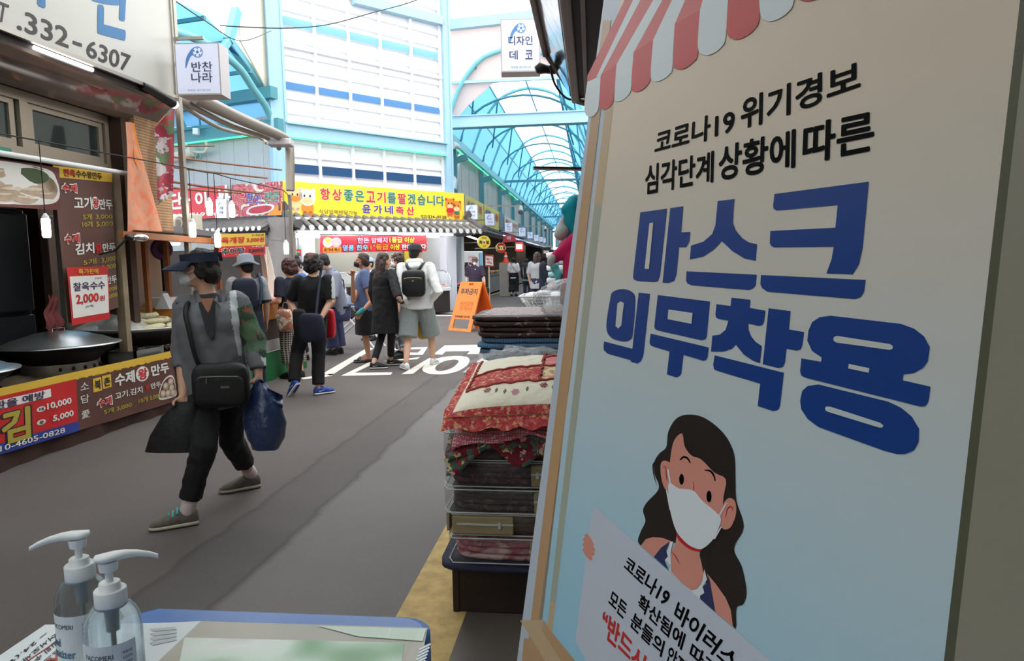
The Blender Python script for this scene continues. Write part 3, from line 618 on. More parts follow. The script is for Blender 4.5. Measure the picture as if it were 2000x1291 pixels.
b.tube([(-.10, Ye-.12, 2.50), (-.09, Ye-.02, 2.495), (-.03, Ye+.05, 2.49), (.08, Ye+.07, 2.48), (.6, Ye+.07, 2.48)], .026, 8); b.beam((-.295, -2.6, 2.80), (-.295, Ye-.05, 2.80), .035, .06, bev=.01); b.tube([(-.10, Ye-.02, 2.50), (-.2, Ye-.01, 2.66), (-.295, Ye-.03, 2.80), (-.345, Ye-.12, 3.3), (-.345, Ye-.2, 3.88)], .018, 6); b.build('edge_trim', BRS, cr)
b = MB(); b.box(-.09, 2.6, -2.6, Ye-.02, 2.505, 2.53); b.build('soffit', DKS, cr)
b = MB(); b.box(-.34, 2.6, -2.6, Ye-.3, 3.88, 3.94); b.build('top_sheet', BRS, cr)
b = MB(); b.tube([at(1046, 136, 4.62), at(1054, 133, 4.62), at(1066, 135, 4.62), at(1084, 137, 4.66)], [.022, .038, .028, .026], 10); b.build('cable_gland', BLACK, cr)
b = MB(); b.tube(catmull([(-.26, Ye-.1, 2.70), (-.24, Ye+.02, 2.62), (-.17, Ye+.04, 2.53), (-.10, Ye, 2.50)], 4, False), .008, 6); b.build('cable', BLACK, cr)
b = MB(); b.box(2.3, 2.6, -3, 10.1, 0, 4.2); struct(b.build('wall_shop', GREYC), 'wall of the shop on the right')
# ================================================================ table with hand sanitiser
BLUEP2 = mat('blue_tray_plastic', (4, 98, 178), 0.28, var=(3, .06)); CLEAR = mat('clear_plastic_wrap', (120, 124, 128), 0.10, alpha=0.06, spec=0.5, bump=(9, 0.5)); PAPER = mat('white_paper', (222, 228, 232), 0.5)
zT = 0.912
def tp(x, y, z=zT): return onZ(x, y, z)
c1 = tp(290, 1183); c2 = tp(852, 1203); ux = unit(c2-c1); uy = V3((-ux[1], ux[0], 0))
c0 = tp(-60, 1330)
tr = thing('tray_table', 'blue rimmed display table under clear wrap, carrying the pump bottles', 'table', ((c1+c2)/2*V3((1, 1, 0))-uy*.3))
ul = unit(c0-c1); ur = -uy
P_ = [c1+ux*.0, c2]
def rounded(inset, z):      # table outline: far-left, far-right (rounded), near-right, near-left
    a, c = c1+ux*inset*1.2-uy*inset, c2-ux*inset-uy*inset
    r = .045
    pts = [a+ul*.02, a+ux*.015, c-ux*r]
    for t in np.linspace(0, math.pi/2, 6)[1:-1]: pts.append(c-ux*r-uy*r+ux*r*math.sin(t)+uy*r*math.cos(t))
    pts += [c-uy*r, c-uy*.62, a+ul*.72]
    return [V3((p[0], p[1], z)) for p in pts]
o1, o2, o3, o4 = rounded(0, zT-.10), rounded(0, zT-.004), rounded(.008, zT), rounded(.03, zT)
b = MB(); b.rings([o1[::-1], o2[::-1], o3[::-1], o4[::-1]], 0, True, False); b.build('tray', BLUEP2, tr)
b = MB()
for p in (o1[0], o1[7], o1[-1], o1[-2]):
    q = V3(p)*.94+(sum(V3(k) for k in o1)/len(o1))*.06; b.beam((q[0], q[1], 0), (q[0], q[1], zT-.1), .035, .035)
LEGW = mat('pale_metal_leg', (215, 218, 222), 0.4, 0.3)
for i, q in enumerate((o1[0], o1[7], o1[-1], o1[-2])):
    q = V3(q)*.93+(sum(V3(k) for k in o1)/len(o1))*.07; lb = MB(); lb.beam((q[0], q[1], 0), (q[0], q[1], zT-.09), .035, .035); lb.build('leg', LEGW, tr)
def p_photo(nt, co):
    n2 = N(nt, 'ShaderNodeTexNoise'); n2.inputs['Scale'].default_value = 7; n2.inputs['Detail'].default_value = 1; nt.links.new(co(), n2.inputs['Vector'])
    return ramp(nt, [(0.25, (62, 96, 74)), (0.38, (120, 170, 120)), (0.5, (205, 222, 205)), (0.62, (222, 226, 218)), (0.8, (170, 168, 152))], n2.outputs['Fac'])
PHOTO = mat('blurred_leaf_print', (255, 255, 255), 0.3, pat=p_photo); TAUPE = mat('poster_taupe', (172, 166, 150), 0.35, var=(6, .12)); LGREEN = mat('poster_pale_green', (196, 214, 196), 0.35)
b = MB(); z1 = zT+.0015
b.poly([tp(*q, z1) for q in ((392, 1213), (835, 1226), (800, 1420), (340, 1420), (300, 1300))], 0); z2 = zT+.002
ph_ = MB(); ph_.poly([tp(*q, z2) for q in ((360, 1245), (790, 1255), (770, 1400), (330, 1400))], 0)
gs_ = MB(); gs_.poly([tp(*q, zT+.0025) for q in ((620, 1222), (832, 1228), (826, 1252), (700, 1243))], 0)
st_ = MB()
for i in range(9): x = 822+2*i*.2; y = 1262+i*6.5; st_.poly([tp(*q, zT+.003) for q in ((x-4-i*2.4, y+5), (x+18-i*2.4, y-6), (x+20-i*2.4, y-3), (x-2-i*2.4, y+8))], 0)
b.text('I·SEOUL·U', tp(802, 1232, 0)*V3((1, 1, 0))+ZU*(zT+.003), unit(tp(786, 1290, zT)-tp(803, 1232, zT)), unit(tp(830, 1240, zT)-tp(803, 1232, zT)), 4, .0, fit=(.10, .012))
INKD = mat('dark_print_ink', (40, 42, 48), 0.5)
pr = thing('poster', 'blurry green and taupe printed poster lying on the blue table', 'poster', tp(600, 1300)); b.build('sheet', [TAUPE, PHOTO, LGREEN, PAPER, INKD], pr); ph_.build('leaf_photo', PHOTO, pr); gs_.build('green_strip', LGREEN, pr); st_.build('striped_edge', PAPER, pr)
b = MB(); b.poly([tp(*q, z1) for q in ((88, 1220), (240, 1218), (330, 1216), (392, 1213), (300, 1300), (230, 1420), (-140, 1420), (-30, 1300))], 0)
uu = unit(tp(-20, 1322)-tp(86, 1236)); vv = unit(tp(95, 1300)-tp(30, 1240))
REDM = mat('red_brown_ink', (168, 62, 58), 0.5)
for k, s in enumerate(('~ 24.(월) 6.', '어서오세요 고객', '타인의 수신코로나', '마스크 착용')): o_ = tp(88+k*17, 1234+k*3, zT+.0022); b.text(s, o_+uu*.0, uu, vv, 1, .012, fit=(.12, .011))
b.beam(tp(112, 1252, zT+.002), tp(40, 1300, zT+.002), .002, .0005, 2); b.text('ㅈㄱ', tp(115, 1268, zT+.0022), uu, vv, 2, .03, fit=(.07, .03))
for k in range(4): b.poly([tp(*q, zT+.0022) for q in ((292, 1228+k*9), (342, 1224+k*7), (346, 1229+k*7), (300, 1233+k*9))], 3)
GREYI = mat('pale_print_grey', (186, 190, 192), 0.5)
tag(b.build('paper_sheet', [PAPER, INKD, REDM, GREYI], loc=tp(150, 1280)), 'white printed notice lying under the pump bottles', 'paper')
b = MB(); b.grid(lambda u, v: (lambda p: V3((p[0], p[1], zT+.004+.0028*noise.noise(Vector((u*24, v*14, 1)))+.002*noise.noise(Vector((u*70, v*40, 4))))))(c1+ux*(.03+u*(np.linalg.norm(c2-c1)-.045))-uy*(.012+v*.5)), 70, 40)
b.build('plastic_wrap', CLEAR, tr)
PUMPW = mat('white_pump_plastic', (240, 243, 245), 0.3); BOT = mat('clear_bottle_plastic', (240, 246, 248), 0.03)
_nt = BOT.node_tree; _g = N(_nt, 'ShaderNodeBsdfGlass'); _g.inputs['IOR'].default_value = 1.16; _g.inputs['Roughness'].default_value = .02; _g.inputs['Color'].default_value = RGB((236, 242, 244)); _t = N(_nt, 'ShaderNodeBsdfTransparent'); _t.inputs['Color'].default_value = RGB((244, 248, 250)); _m = N(_nt, 'ShaderNodeMixShader'); _m.inputs[0].default_value = .55
_nt.links.new(_t.outputs[0], _m.inputs[1]); _nt.links.new(_g.outputs[0], _m.inputs[2]); _nt.links.new(_m.outputs[0], _nt.nodes['Material Output'].inputs[0]); GEL = mat('clear_gel', (245, 250, 250), 0.02, trans=1.0, ior=1.33); LABEL = mat('frosted_label', (232, 236, 236), 0.45); TEALI = mat('teal_print', (70, 130, 165), 0.5)
def bottle(loc, nozzle, label, yaw):
    t = thing('sanitizer_bottle', label, 'bottle', loc, 0, 'pump bottles on the blue table'); o = V3(loc)
    b = MB(); b.lathe(o, [(.030, .0), (.0335, .004), (.0345, .02), (.0345, .104), (.0335, .118), (.029, .130), (.022, .139), (.0165, .143), (.0165, .150)], 32); b.build('body', BOT, t)
    b = MB(); ang = [yaw+a for a in np.linspace(-1.35, 1.35, 20)]
    def cy(a, zz, r=.0349): return o+V3((math.sin(a)*r, -math.cos(a)*r, zz))
    for i in range(len(ang)-1): b.quad(cy(ang[i], .02), cy(ang[i+1], .02), cy(ang[i+1], .1), cy(ang[i], .1), 0)
    def ctext(s, a0, w, z0, h, m, bold=0.0):
        tmp = MB(); tmp.text(s, (0, 0, 0), (1, 0, 0), (0, 1, 0), 0, bold, fit=(w, h), res=3)
        b.add([cy(a0+p[0]/.035, z0+p[1], .0353+p[2]*.3) for p in tmp.v], tmp.f, m)
    ctext('PACOMERI', yaw-.5, .036, .082, .0062, 1); ctext('Hand', yaw-.75, .024, .056, .012, 2, .02); ctext('Sanitizer', yaw-.75, .046, .04, .012, 2, .02); ctext('Moisture', yaw-.7, .03, .029, .005, 2)
    for k in range(7): ctext('|||||||', yaw+.85, .011, .085-.007*k, .004, 1)
    b.build('label', [LABEL, INKD, TEALI], t)
    b = MB(); b.lathe(o, [(.0185, .138), (.0192, .140), (.0192, .160), (.018, .1615), (.0135, .1615), (.0125, .170), (.011, .171), (.0055, .171)], 32); b.build('collar', PUMPW, t)
    b = MB(); b.lathe(o, [(.0048, .160), (.0046, .189)], 16)
    b.lathe(o, [(.0105, .186), (.0115, .194), (.0115, .198)], 24)
    n_ = V3((nozzle[0], nozzle[1], 0)); n_ = unit(n_); sd = V3((-n_[1], n_[0], 0)); rings = []
    for s_, w, zz, hh in ((-.0155, .004, .204, .002), (-.0135, .0095, .2035, .0045), (-.004, .0125, .2025, .006), (.008, .011, .2035, .006), (.02, .0068, .2035, .0055), (.034, .005, .2015, .0045), (.048, .0038, .197, .0038), (.058, .0032, .192, .003)):
        rings.append([o+n_*s_+sd*w*math.cos(a)+ZU*(zz+hh*math.sin(a)) for a in np.linspace(0, 2*math.pi, 13)[:-1]])
    b.rings(rings, 0); b.build('pump_head', PUMPW, t)
    b = MB(); b.lathe(o, [(.0075, .105), (.0085, .138)], 12); b.lathe(o, [(.003, .012), (.003, .105)], 8); b.build('dip_tube', mat('milky_plastic', (222, 228, 230), 0.3), t)
    for ch in t.children: ch.data.transform(Matrix.Scale(.89, 4))
    return t
pA, pB = at(216, 1165, .80), at(158, 1135, .87)
def bloc(p, hgt): return (p[0], p[1], zT+.0062)
bottle(bloc(pA, 0), RT*1.0+FW*.55, 'clear pump bottle with white head, nearer of the two on the table', YA-.05)
bottle(bloc(pB, 0), -RT*1.0-FW*.35, 'clear pump bottle with teal lettering, behind the nearer bottle', YA-.35)
# ================================================================ bedding stacks by the board
def quilt(name, x0, x1, y0, y1, z0, z1, mats, label, cat, group=None, layers=3, seed=0, sag=.0, parts=None, e=.28):
    cx, cy = (x0+x1)/2, (y0+y1)/2; t = MB(); h = (z1-z0)/layers
    for k in range(layers):
        j = random.uniform(-.012, .012); t.sbox((cx+j, cy-abs(j), z0+h*(k+.5)), (x1-x0)/2, (y1-y0)/2, h*.53, e, 22, 0, amp=.03, fr=9, seed=seed+k)
    o = t.build(name, mats, loc=(cx, cy, z0)); return tag(o, label, cat, group)
DKW = mat('stained_dark_crate_wood', (44, 30, 25), 0.6, var=(9, .2)); NAVC = mat('navy_cloth', (34, 38, 62), 0.8)
cx0 = -.60
c = thing('display_crate', 'low dark wooden crate under the bedding stack', 'crate', (-.1, 2.95, 0))
b = MB(); b.box(-.56, .42, 2.66, 2.69, .0, .185, bev=.006); b.box(-.56, .42, 3.27, 3.30, .0, .185, bev=.006); b.box(-.575, -.545, 2.655, 3.305, 0, .188, bev=.006); b.box(.41, .44, 2.655, 3.305, 0, .188, bev=.006); b.box(-.54, .4, 2.69, 3.27, .0, .02); b.build('side_panel', DKW, c)
b = MB(); b.box(-.58, .44, 2.64, 3.32, .188, .2, bev=.004); b.build('top_board', DKW, c)
b = MB(); b.sbox((-.07, 2.97, .21), .56, .37, .012, .2, 14); tag(b.build('cloth', NAVC, loc=(-.07, 2.97, .2)), 'dark navy cloth spread over the crate under the bedding bags', 'cloth')
VINYL = mat('clear_vinyl', (120, 120, 124), 0.14, alpha=0.2, spec=1.0, bump=(13, 1.0)); OLIVE = mat('tan_bag_fabric', (152, 136, 104), 0.75, var=(10, .08)); ZIP = mat('white_piping', (186, 190, 190), 0.35)
bagdefs = [(.222, .335, (206, 120, 138), (228, 190, 190), 'pink bedding set in a zipped clear bag, lowest of the bag stack', .62),
           (.335, .43, (120, 92, 70), (60, 44, 38), 'brown bedding in a mostly tan zipped bag, above the pink one', .36),
           (.43, .535, (52, 40, 40), (92, 76, 70), 'dark brown bedding set in a clear bag with a white zip pull', .68),
           (.535, .645, (56, 34, 42), (110, 62, 78), 'dark plum bedding set in a clear bag with tan trim', .66),
           (.645, .765, (40, 28, 32), (66, 44, 50), 'blackish bedding set in a clear bag right under the floral covers', .78)]
for i, (z0, z1, ca, cb, lab, fr) in enumerate(bagdefs):
    sx = -.605+(.012 if i in (1, 0) else 0); w0 = sx; w1 = .42; yA, yB = 2.62+.01*(i % 2), 3.28
    t = thing('bedding_bag', lab, 'bedding bag', ((w0+w1)/2, (yA+yB)/2, z0), 0, 'zipped bedding bags on the crate')
    b = MB(); n_ = 4; h = (z1-z0-.012)/n_; PM = mat('bedding_print_%d' % i, ca, 0.8, pat=p_scribble(14, [cb, ca, ca, cb], 3), bump=(18, .3))
    if i in (0, 1): PM = mat('bedding_rows_%d' % i, ca, 0.8, pat=p_scribble(9, [cb, ca, (max(ca[0]-40, 0), max(ca[1]-40, 0), max(ca[2]-40, 0)), cb], 1), bump=(25, .3))
    for k in range(n_): b.sbox(((w0+w1)/2, (yA+yB)/2+.01, z0+.006+h*(k+.5)), (w1-w0)/2-.02, (yB-yA)/2-.022, h*.54, .25, 20, 0, amp=.03, fr=7, seed=i*5+k)
    b.build('folded_bedding', PM, t)
    b = MB(); b.sbox(((w0+w1)/2, (yA+yB)/2, (z0+z1)/2), (w1-w0)/2, (yB-yA)/2, (z1-z0)/2, .16, 26, 0, amp=.02, fr=12, seed=i); b.build('clear_cover', VINYL, t)
    b = MB(); xm = w0+fr*.55
    if i != 1: b.box(xm, w1-.03, yA-.004, yA+.014, z0+.012, z1-.010, bev=.006)
    else: b.box(w0+.03, xm+.08, yA-.004, yA+.012, z0+.012, z1-.008, bev=.006); b.box(w0+.001, w0+.012, yA+.03, yB-.05, z0+.012, z1-.008)
    b.build('fabric_trim', OLIVE, t)
    b = MB()
    for zz in (z0+.007, z1-.004): b.tube([(w0+.03, yB-.06, zz), (w0+.008, yB-.1, zz), (w0+.008, yA+.05, zz), (w0+.03, yA+.006, zz), (w1-.03, yA+.004, zz)], .0028, 6)
    b.build('piping', ZIP, t)
    if i != 4:
        b = MB(); zc = (z0+z1)/2+.008; b.beam((xm if i != 1 else w0+.05, yA-.006, zc), (w1-.04 if i != 1 else xm+.08, yA-.006, zc), .004, .007); b.box(xm+.02, xm+.032, yA-.012, yA-.006, zc-.016, zc+.01, bev=.002); b.build('zip', ZIP, t)
FLOR = mat('dark_red_floral_cotton', (120, 30, 44), 0.85, pat=p_cells(38, [(112, 20, 36), (150, 36, 56), (112, 20, 36), (196, 180, 130), (70, 104, 92), (124, 26, 44), (214, 150, 150), (60, 84, 66), (104, 16, 34)]), bump=(30, .3))
POLK = mat('pink_polka_cotton', (206, 108, 122), 0.85, pat=p_dots(95, (206, 104, 120), (238, 216, 212), .34), bump=(30, .3))
CREAMQ = mat('cream_quilted_cotton', (236, 228, 208), 0.85, bump=(26, .35)); REDQ = mat('red_paisley_cotton', (186, 66, 68), 0.85, pat=p_cells(80, [(176, 54, 60), (190, 70, 72), (210, 160, 116), (176, 50, 58), (186, 64, 66), (200, 100, 96)]), bump=(30, .3))
GINGH = mat('pink_gingham_cotton', (220, 140, 138), 0.85, pat=p_plaid(60, (226, 150, 146), (206, 108, 110)), bump=(30, .3)); SPRIG = mat('beige_sprigged_cotton', (222, 200, 152), 0.85, pat=p_cells(48, [(222, 202, 156), (224, 204, 160), (222, 200, 152), (206, 140, 120), (222, 202, 156), (178, 150, 110)]), bump=(30, .3))
LEAFY = mat('beige_leaf_cotton', (206, 196, 178), 0.85, pat=p_cells(30, [(206, 196, 178), (206, 196, 178), (120, 74, 64), (210, 200, 182)]), bump=(30, .3))
def wavy(name, x0, x1, y0, y1, z, th, m, label, droop=.03, scal=.03, nsc=7, seed=0, group='scalloped cushion covers'):
    b = MB(); nu, nv = 46, 26
    def fn(u, v, lo=False):
        x = x0+(x1-x0)*u; y = y0+(y1-y0)*v; ed = (1-min(1, v/.16))**1.4; el = (1-min(1, u/.10))**1.4; wv = math.sin(u*math.pi*nsc)*.5+.5
        y -= scal*ed*wv*.8; zz = z-droop*ed*(.55+.6*wv)-droop*.7*el+.006*noise.noise(Vector((x*14, y*14, seed)))
        return V3((x, y, zz-(th if lo else 0)))
    T = [[fn(i/nu, j/nv) for j in range(nv+1)] for i in range(nu+1)]; B_ = [[fn(i/nu, j/nv, True) for j in range(nv+1)] for i in range(nu+1)]; w = nv+1
    vs = [p for r in T for p in r]; f = [(i*w+j, (i+1)*w+j, (i+1)*w+j+1, i*w+j+1) for i in range(nu) for j in range(nv)]; b.add(vs, f, 0, True); b.add([p for r in B_ for p in r], [q[::-1] for q in f], 0, True)
    per = [(i, 0) for i in range(nu)]+[(nu, j) for j in range(nv)]+[(i, nv) for i in range(nu, 0, -1)]+[(0, j) for j in range(nv, 0, -1)]
    pv = [T[i][j] for i, j in per]+[B_[i][j] for i, j in per]; L = len(per); b.add(pv, [(k, L+k, L+(k+1) % L, (k+1) % L) for k in range(L)], 0, True)
    return tag(b.build(name, m, loc=((x0+x1)/2, (y0+y1)/2, z-th)), label, 'cushion cover', group)
wavy('cushion_cover', -.57, .36, 2.59, 3.2, .783, .012, FLOR, 'dark red floral scalloped cover, lower of two on the bag stack', .11, .03, 8, 1)
wavy('cushion_cover', -.58, .36, 2.61, 3.2, .798, .012, FLOR, 'dark red floral scalloped cover, upper of two, under the polka one', .085, .035, 6, 2)
wavy('cushion_cover', -.55, .36, 2.61, 3.2, .812, .010, POLK, 'pink polka dot scalloped cover, lower of two', .06, .04, 5, 3)
wavy('cushion_cover', -.55, .36, 2.63, 3.2, .825, .010, POLK, 'pink polka dot scalloped cover, upper of two', .075, .05, 3.3, 4)
wavy('cushion_cover', -.53, .36, 2.66, 3.2, .838, .010, REDQ, 'red edged cream cover right under the patchwork cushion', .03, .03, 6, 5)
# patchwork cushion: a puffed square, tilted towards the viewer
t = thing('patchwork_cushion', 'plump patchwork cushion with cream border and embroidered flowers', 'cushion', (-.2, 2.85, .90))
cc = V3((-.19, 2.90, .905)); ax = unit((1, .04, .03)); ay = unit((.0, .95, .15)); az = unit(np.cross(ax, ay)); HX, HY, HZ = .37, .34, .088
def cush(u, v, up=1, off=0.0):      # u,v in -1..1
    k = (1-abs(u)**2.6)*(1-abs(v)**2.6); pinch = .06*(abs(u)*abs(v))**3
    bump = .004*math.sin(u*22)*math.sin(v*20)*k
    return cc+ax*u*HX*(1-.04*(1-v*v))+ay*v*HY*(1-.04*(1-u*u))+az*(up*(HZ*max(k, 0)**.55+bump)+off)
b = MB(); n_ = 34
def zone(u, v):
    if max(abs(u), abs(v)) > .93: return 0
    if v < -.52 or v > .84: return 1
    if u > .62: return 5
    if u < -.88: return 1
    if v < -.02: return 0 if u < -.05 else 3
    return (1 if v > .36 and u < -.05 else (4 if u >= -.05 and v < .42 else (0 if u >= -.05 else 1)))
vs, f, mm = [], [], []
for up in (1, -1):
    g0 = len(vs); vs += [cush(-1+2*i/n_, -1+2*j/n_, up) for i in range(n_+1) for j in range(n_+1)]
    for i in range(n_):
        for j in range(n_):
            q = (g0+i*(n_+1)+j, g0+(i+1)*(n_+1)+j, g0+(i+1)*(n_+1)+j+1, g0+i*(n_+1)+j+1); f.append(q if up > 0 else q[::-1]); mm.append(zone(-1+2*(i+.5)/n_, -1+2*(j+.5)/n_) if up > 0 else 3)
for q, m_ in zip(f, mm): b.f.append(tuple(q)); b.m.append(m_); b.sm.append(True)
b.v = [tuple(p) for p in vs]
b.build('cushion_body', [REDQ, CREAMQ, POLK, SPRIG, GINGH, LEAFY], t)
b = MB()      # frill round the edge
R1, R2 = [], []
for k in range(120):
    a = 2*math.pi*k/120; sq = 1/max(abs(math.cos(a)), abs(math.sin(a))); u, v = math.cos(a)*sq, math.sin(a)*sq; w = 1+.06+.012*math.sin(a*26)
    R1.append(cush(u*.97, v*.97, 0)); R2.append(cc+ax*u*HX*w+ay*v*HY*w-az*(.004+.008*math.sin(a*26+1))-ZU*(.04 if v < -.9 else .0))
b.rings([R1, R2], 0, False); b.build('frill', REDQ, t)
b = MB(); EMB1 = mat('maroon_embroidery', (136, 36, 60), 0.8); EMB2 = mat('pink_embroidery', (216, 140, 158), 0.8); EMB3 = mat('green_embroidery', (96, 112, 84), 0.8); BRAID = mat('red_braid', (156, 56, 50), 0.8)
for (u, v, m_) in ((-.62, -.64, 0), (-.3, -.75, 1), (.0, -.64, 0), (.3, -.75, 1), (.58, -.64, 0)):
    b = MB()
    for k in range(6):
        a = k*math.pi/3; b.poly([cush(u+.03*math.cos(a)+.018*math.cos(a+d)*math.cos(0), v+.04*math.sin(a)+.018*math.sin(a+d), 1, .003) for d in (0, 1.57, 3.14, 4.71)], 0)
    b.poly([cush(u+.014*math.cos(a), v+.018*math.sin(a), 1, .0036) for a in np.linspace(0, 6.28, 9)[:-1]], 0); b.build('embroidered_flower', [EMB1, EMB2][m_], t)
b = MB()
for u0, v0 in ((-.52, -.67), (-.42, -.72), (-.18, -.70), (.10, -.68), (.2, -.72), (.42, -.72), (.5, -.68)): b.poly([cush(u0, v0-.05, 1, .003), cush(u0+.02, v0, 1, .003), cush(u0+.01, v0+.05, 1, .003), cush(u0-.012, v0, 1, .003)], 2)
b.build('embroidered_leaves', [EMB1, EMB2, EMB3], t)
b = MB()
for pts in ([(-.88, -.52), (.62, -.52)], [(-.05, -.52), (-.05, .84)], [(-.88, -.52), (-.88, .84)], [(.62, -.52), (.62, .84)], [(-.05, .42), (.62, .42)], [(-.88, -.02), (.62, -.02)]):
    (ua, va), (ub, vb) = pts; b.tube([cush(ua+(ub-ua)*q+.012*math.sin(q*70)*(va != vb), va+(vb-va)*q+.012*math.sin(q*70)*(ua != ub), 1, .002) for q in np.linspace(0, 1, 60)], .0055, 5)
b.build('braid', BRAID, t)
# taller stack behind: blankets on a wooden stand
c = thing('display_stand', 'plain wooden stand under the blue and brown blankets', 'stand', (-.1, 3.9, 0))
b = MB(); b.box(-.5, .5, 3.6, 4.2, .56, .60, bev=.005); b.build('top_board', DKW, c)
for x in (-.47, .47):
    for y in (3.63, 4.17): b = MB(); b.beam((x, y, 0), (x, y, .56), .05, .05); b.build('leg', DKW, c)
GREYB = mat('grey_blanket', (122, 128, 134), 0.95, bump=(60, .4)); BLUEB = mat('blue_terry_blanket', (92, 128, 164), 0.95, bump=(70, .5), pat=p_stripes(22, (84, 118, 152), (100, 138, 172), 'X')); BRNQ = mat('brown_leaf_blanket', (52, 34, 30), 0.6, pat=p_cells(16, [(58, 36, 30), (62, 40, 34), (132, 122, 116), (56, 35, 30), (68, 44, 38), (62, 40, 34)]), bump=(30, .3)); BRNT = mat('brown_scrolled_blanket', (76, 52, 46), 0.5, pat=p_scribble(30, [(92, 60, 52), (112, 76, 68), (176, 160, 156), (104, 70, 62)], 5), bump=(30, .6))
for k, (z0, z1, m, lab, x0) in enumerate(((.60, .78, GREYB, 'pale grey folded blanket at the foot of the tall stack', -.50), (.78, .905, GREYB, 'grey folded blanket under the blue ones', -.54), (.905, .975, BLUEB, 'blue folded blanket, lower of two', -.60), (.975, 1.035, BLUEB, 'blue folded blanket, upper of two', -.605), (1.035, 1.092, BRNQ, 'dark brown leaf print blanket, lower of two in clear wrap', -.61), (1.092, 1.15, BRNQ, 'dark brown leaf print blanket, upper of two in clear wrap', -.635))):
    quilt('folded_blanket', x0, .45, 3.56, 4.2, z0, z1, m, lab, 'blanket', 'folded blankets on the tall stack', 2, 20+k)
b = MB(); b.grid(lambda u, v: V3((-.60+1.0*u, 3.62+.62*v, 1.150+.022*math.sin(math.pi*min(u*1.2, 1))*math.sin(math.pi*v)+.006*noise.noise(Vector((u*20, v*14, 3))))), 44, 30); tag(b.build('blanket_top', BRNT, loc=(-.1, 3.9, 1.15)), 'shiny brown scroll patterned blanket topping the tall stack', 'blanket')
def crumple(name, cen, r, label, m, seed, amp=.35, fr=7):
    b = MB(); b.ell((0, 0, 0), (1, 1, 1), n=40); P = []
    for p in b.v:
        q = Vector(p); k = 1+amp*(abs(noise.noise(q*2.2+Vector((seed, 0, 0))))-.2)+.22*abs(noise.noise(q*fr+Vector((0, seed, 0)))); P.append((cen[0]+p[0]*r[0]*k, cen[1]+p[1]*r[1]*k, cen[2]+p[2]*r[2]*k))
    b.v = P; return tag(b.build(name, m, loc=cen), label, 'plastic bag')
FILM = mat('crumpled_clear_film', (236, 240, 246), 0.16, alpha=0.30, spec=1.0, bump=(22, 1.0))
crumple('plastic_bag', (-.08, 3.62, 1.235), (.21, .16, .10), 'crumpled clear plastic bag on the brown blankets beside the board', FILM, 3)
crumple('plastic_bag', (-.33, 3.40, .90), (.27, .12, .10), 'clear plastic bag bunched behind the patchwork cushion', FILM, 9)
# ================================================================ near left shop: sign, mirror soffit, window, banners, dumpling stall
SIGNW = mat('ivory_sign_panel', (206, 204, 196), 0.35, var=(1.2, .03)); INK = mat('dark_brown_lettering', (62, 56, 52), 0.5); SBLUE = mat('sign_blue', (46, 116, 170), 0.4); SHAD = mat('sign_letter_edge', (120, 112, 100), 0.5); ALU = mat('aluminium', (178, 172, 162), 0.4, 0.7)
t = thing('shop_sign', 'long ivory shop sign with dark phone number and blue letters over the dumpling stall', 'sign', (-4.3, 5, 3.17))
b = MB(); b.box(-4.36, -4.2, 2.6, 6.78, 3.17, 4.6)
def sx(y, z, off=0.0): return V3((-4.2+off, y, z))
# the sign reads from near to far
def signtext(s, quadpx, m, bold, off, X=-4.2): b.text(s, None, None, None, m, bold, quad=[onX(x, y, X+off) for x, y in quadpx], res=3)
signtext('T', [(-8, 40), (12, 46), (18, 10), (-2, 2)], 1, .02, .002)
signtext('.332', [(33, 57), (134, 95), (134, 56), (33, 15)], 1, .03, .002); signtext('-', [(142, 86), (160, 92), (160, 85), (142, 79)], 1, .03, .002); signtext('6307', [(168, 110), (252, 142), (256, 108), (170, 76)], 1, .03, .002)
signtext('판', [(178, 62), (252, 82), (262, -75), (178, -100)], 2, .05, .003); signtext('구', [(30, -8), (128, 34), (128, -95), (30, -135)], 2, .05, .003)
b.build('panel', [SIGNW, INK, SBLUE], t)
b = MB()
for z in (3.165, 4.6): b.beam((-4.2, 2.6, z), (-4.2, 6.79, z), .03, .03)
b.beam((-4.2, 6.79, 3.15), (-4.2, 6.79, 4.62), .035, .035); b.box(-4.36, -4.2, 6.775, 6.80, 3.15, 4.6); b.build('frame', ALU, t)
MIRB = mat('mirror_finish_soffit', (166, 154, 146), 0.08, 0.75)
b = MB(); q = [(-4.23, 2.6, 3.10), (-4.23, 6.80, 3.10), (-4.5, 6.85, 2.895), (-4.5, 2.6, 2.895)]; b.add(q+[(x-.02, y, z-.02) for x, y, z in q], [(3, 2, 1, 0), (4, 5, 6, 7), (0, 1, 5, 4), (2, 3, 7, 6), (1, 2, 6, 5)])
tag(b.build('mirror_soffit', MIRB, loc=(-4.4, 5, 3)), 'mirror finished sloping soffit strip under the ivory shop sign', 'soffit')
LAMP = mat('lamp_white', (255, 250, 240), 0.4, emit=9.0); TUBE = mat('tube_light_white', (250, 252, 255), 0.4, emit=7.0)
t = thing('tube_light', 'bright tube light under the ivory shop sign', 'light', (-4.27, 5.2, 3.12)); b = MB(); b.cyl((-4.22, 5.0, 3.125), (-4.22, 5.62, 3.125), .016, n=10); b.build('tube', TUBE, t); b = MB(); b.box(-4.27, -4.235, 2.6, 6.4, 3.10, 3.165); b.build('housing', DKS, t)
t = thing('spot_lamp', 'small black spot lamp at the end of the ivory shop sign', 'lamp', (-4.2, 6.6, 3.1)); b = MB(); b.cyl((-4.2, 6.25, 3.15), (-4.17, 6.68, 3.08), .035, .05, 12); b.build('barrel', BLACK, t); b = MB(); b.ell((-4.165, 6.70, 3.07), (.045, .015, .04)); b.build('bulb', LAMP, t)
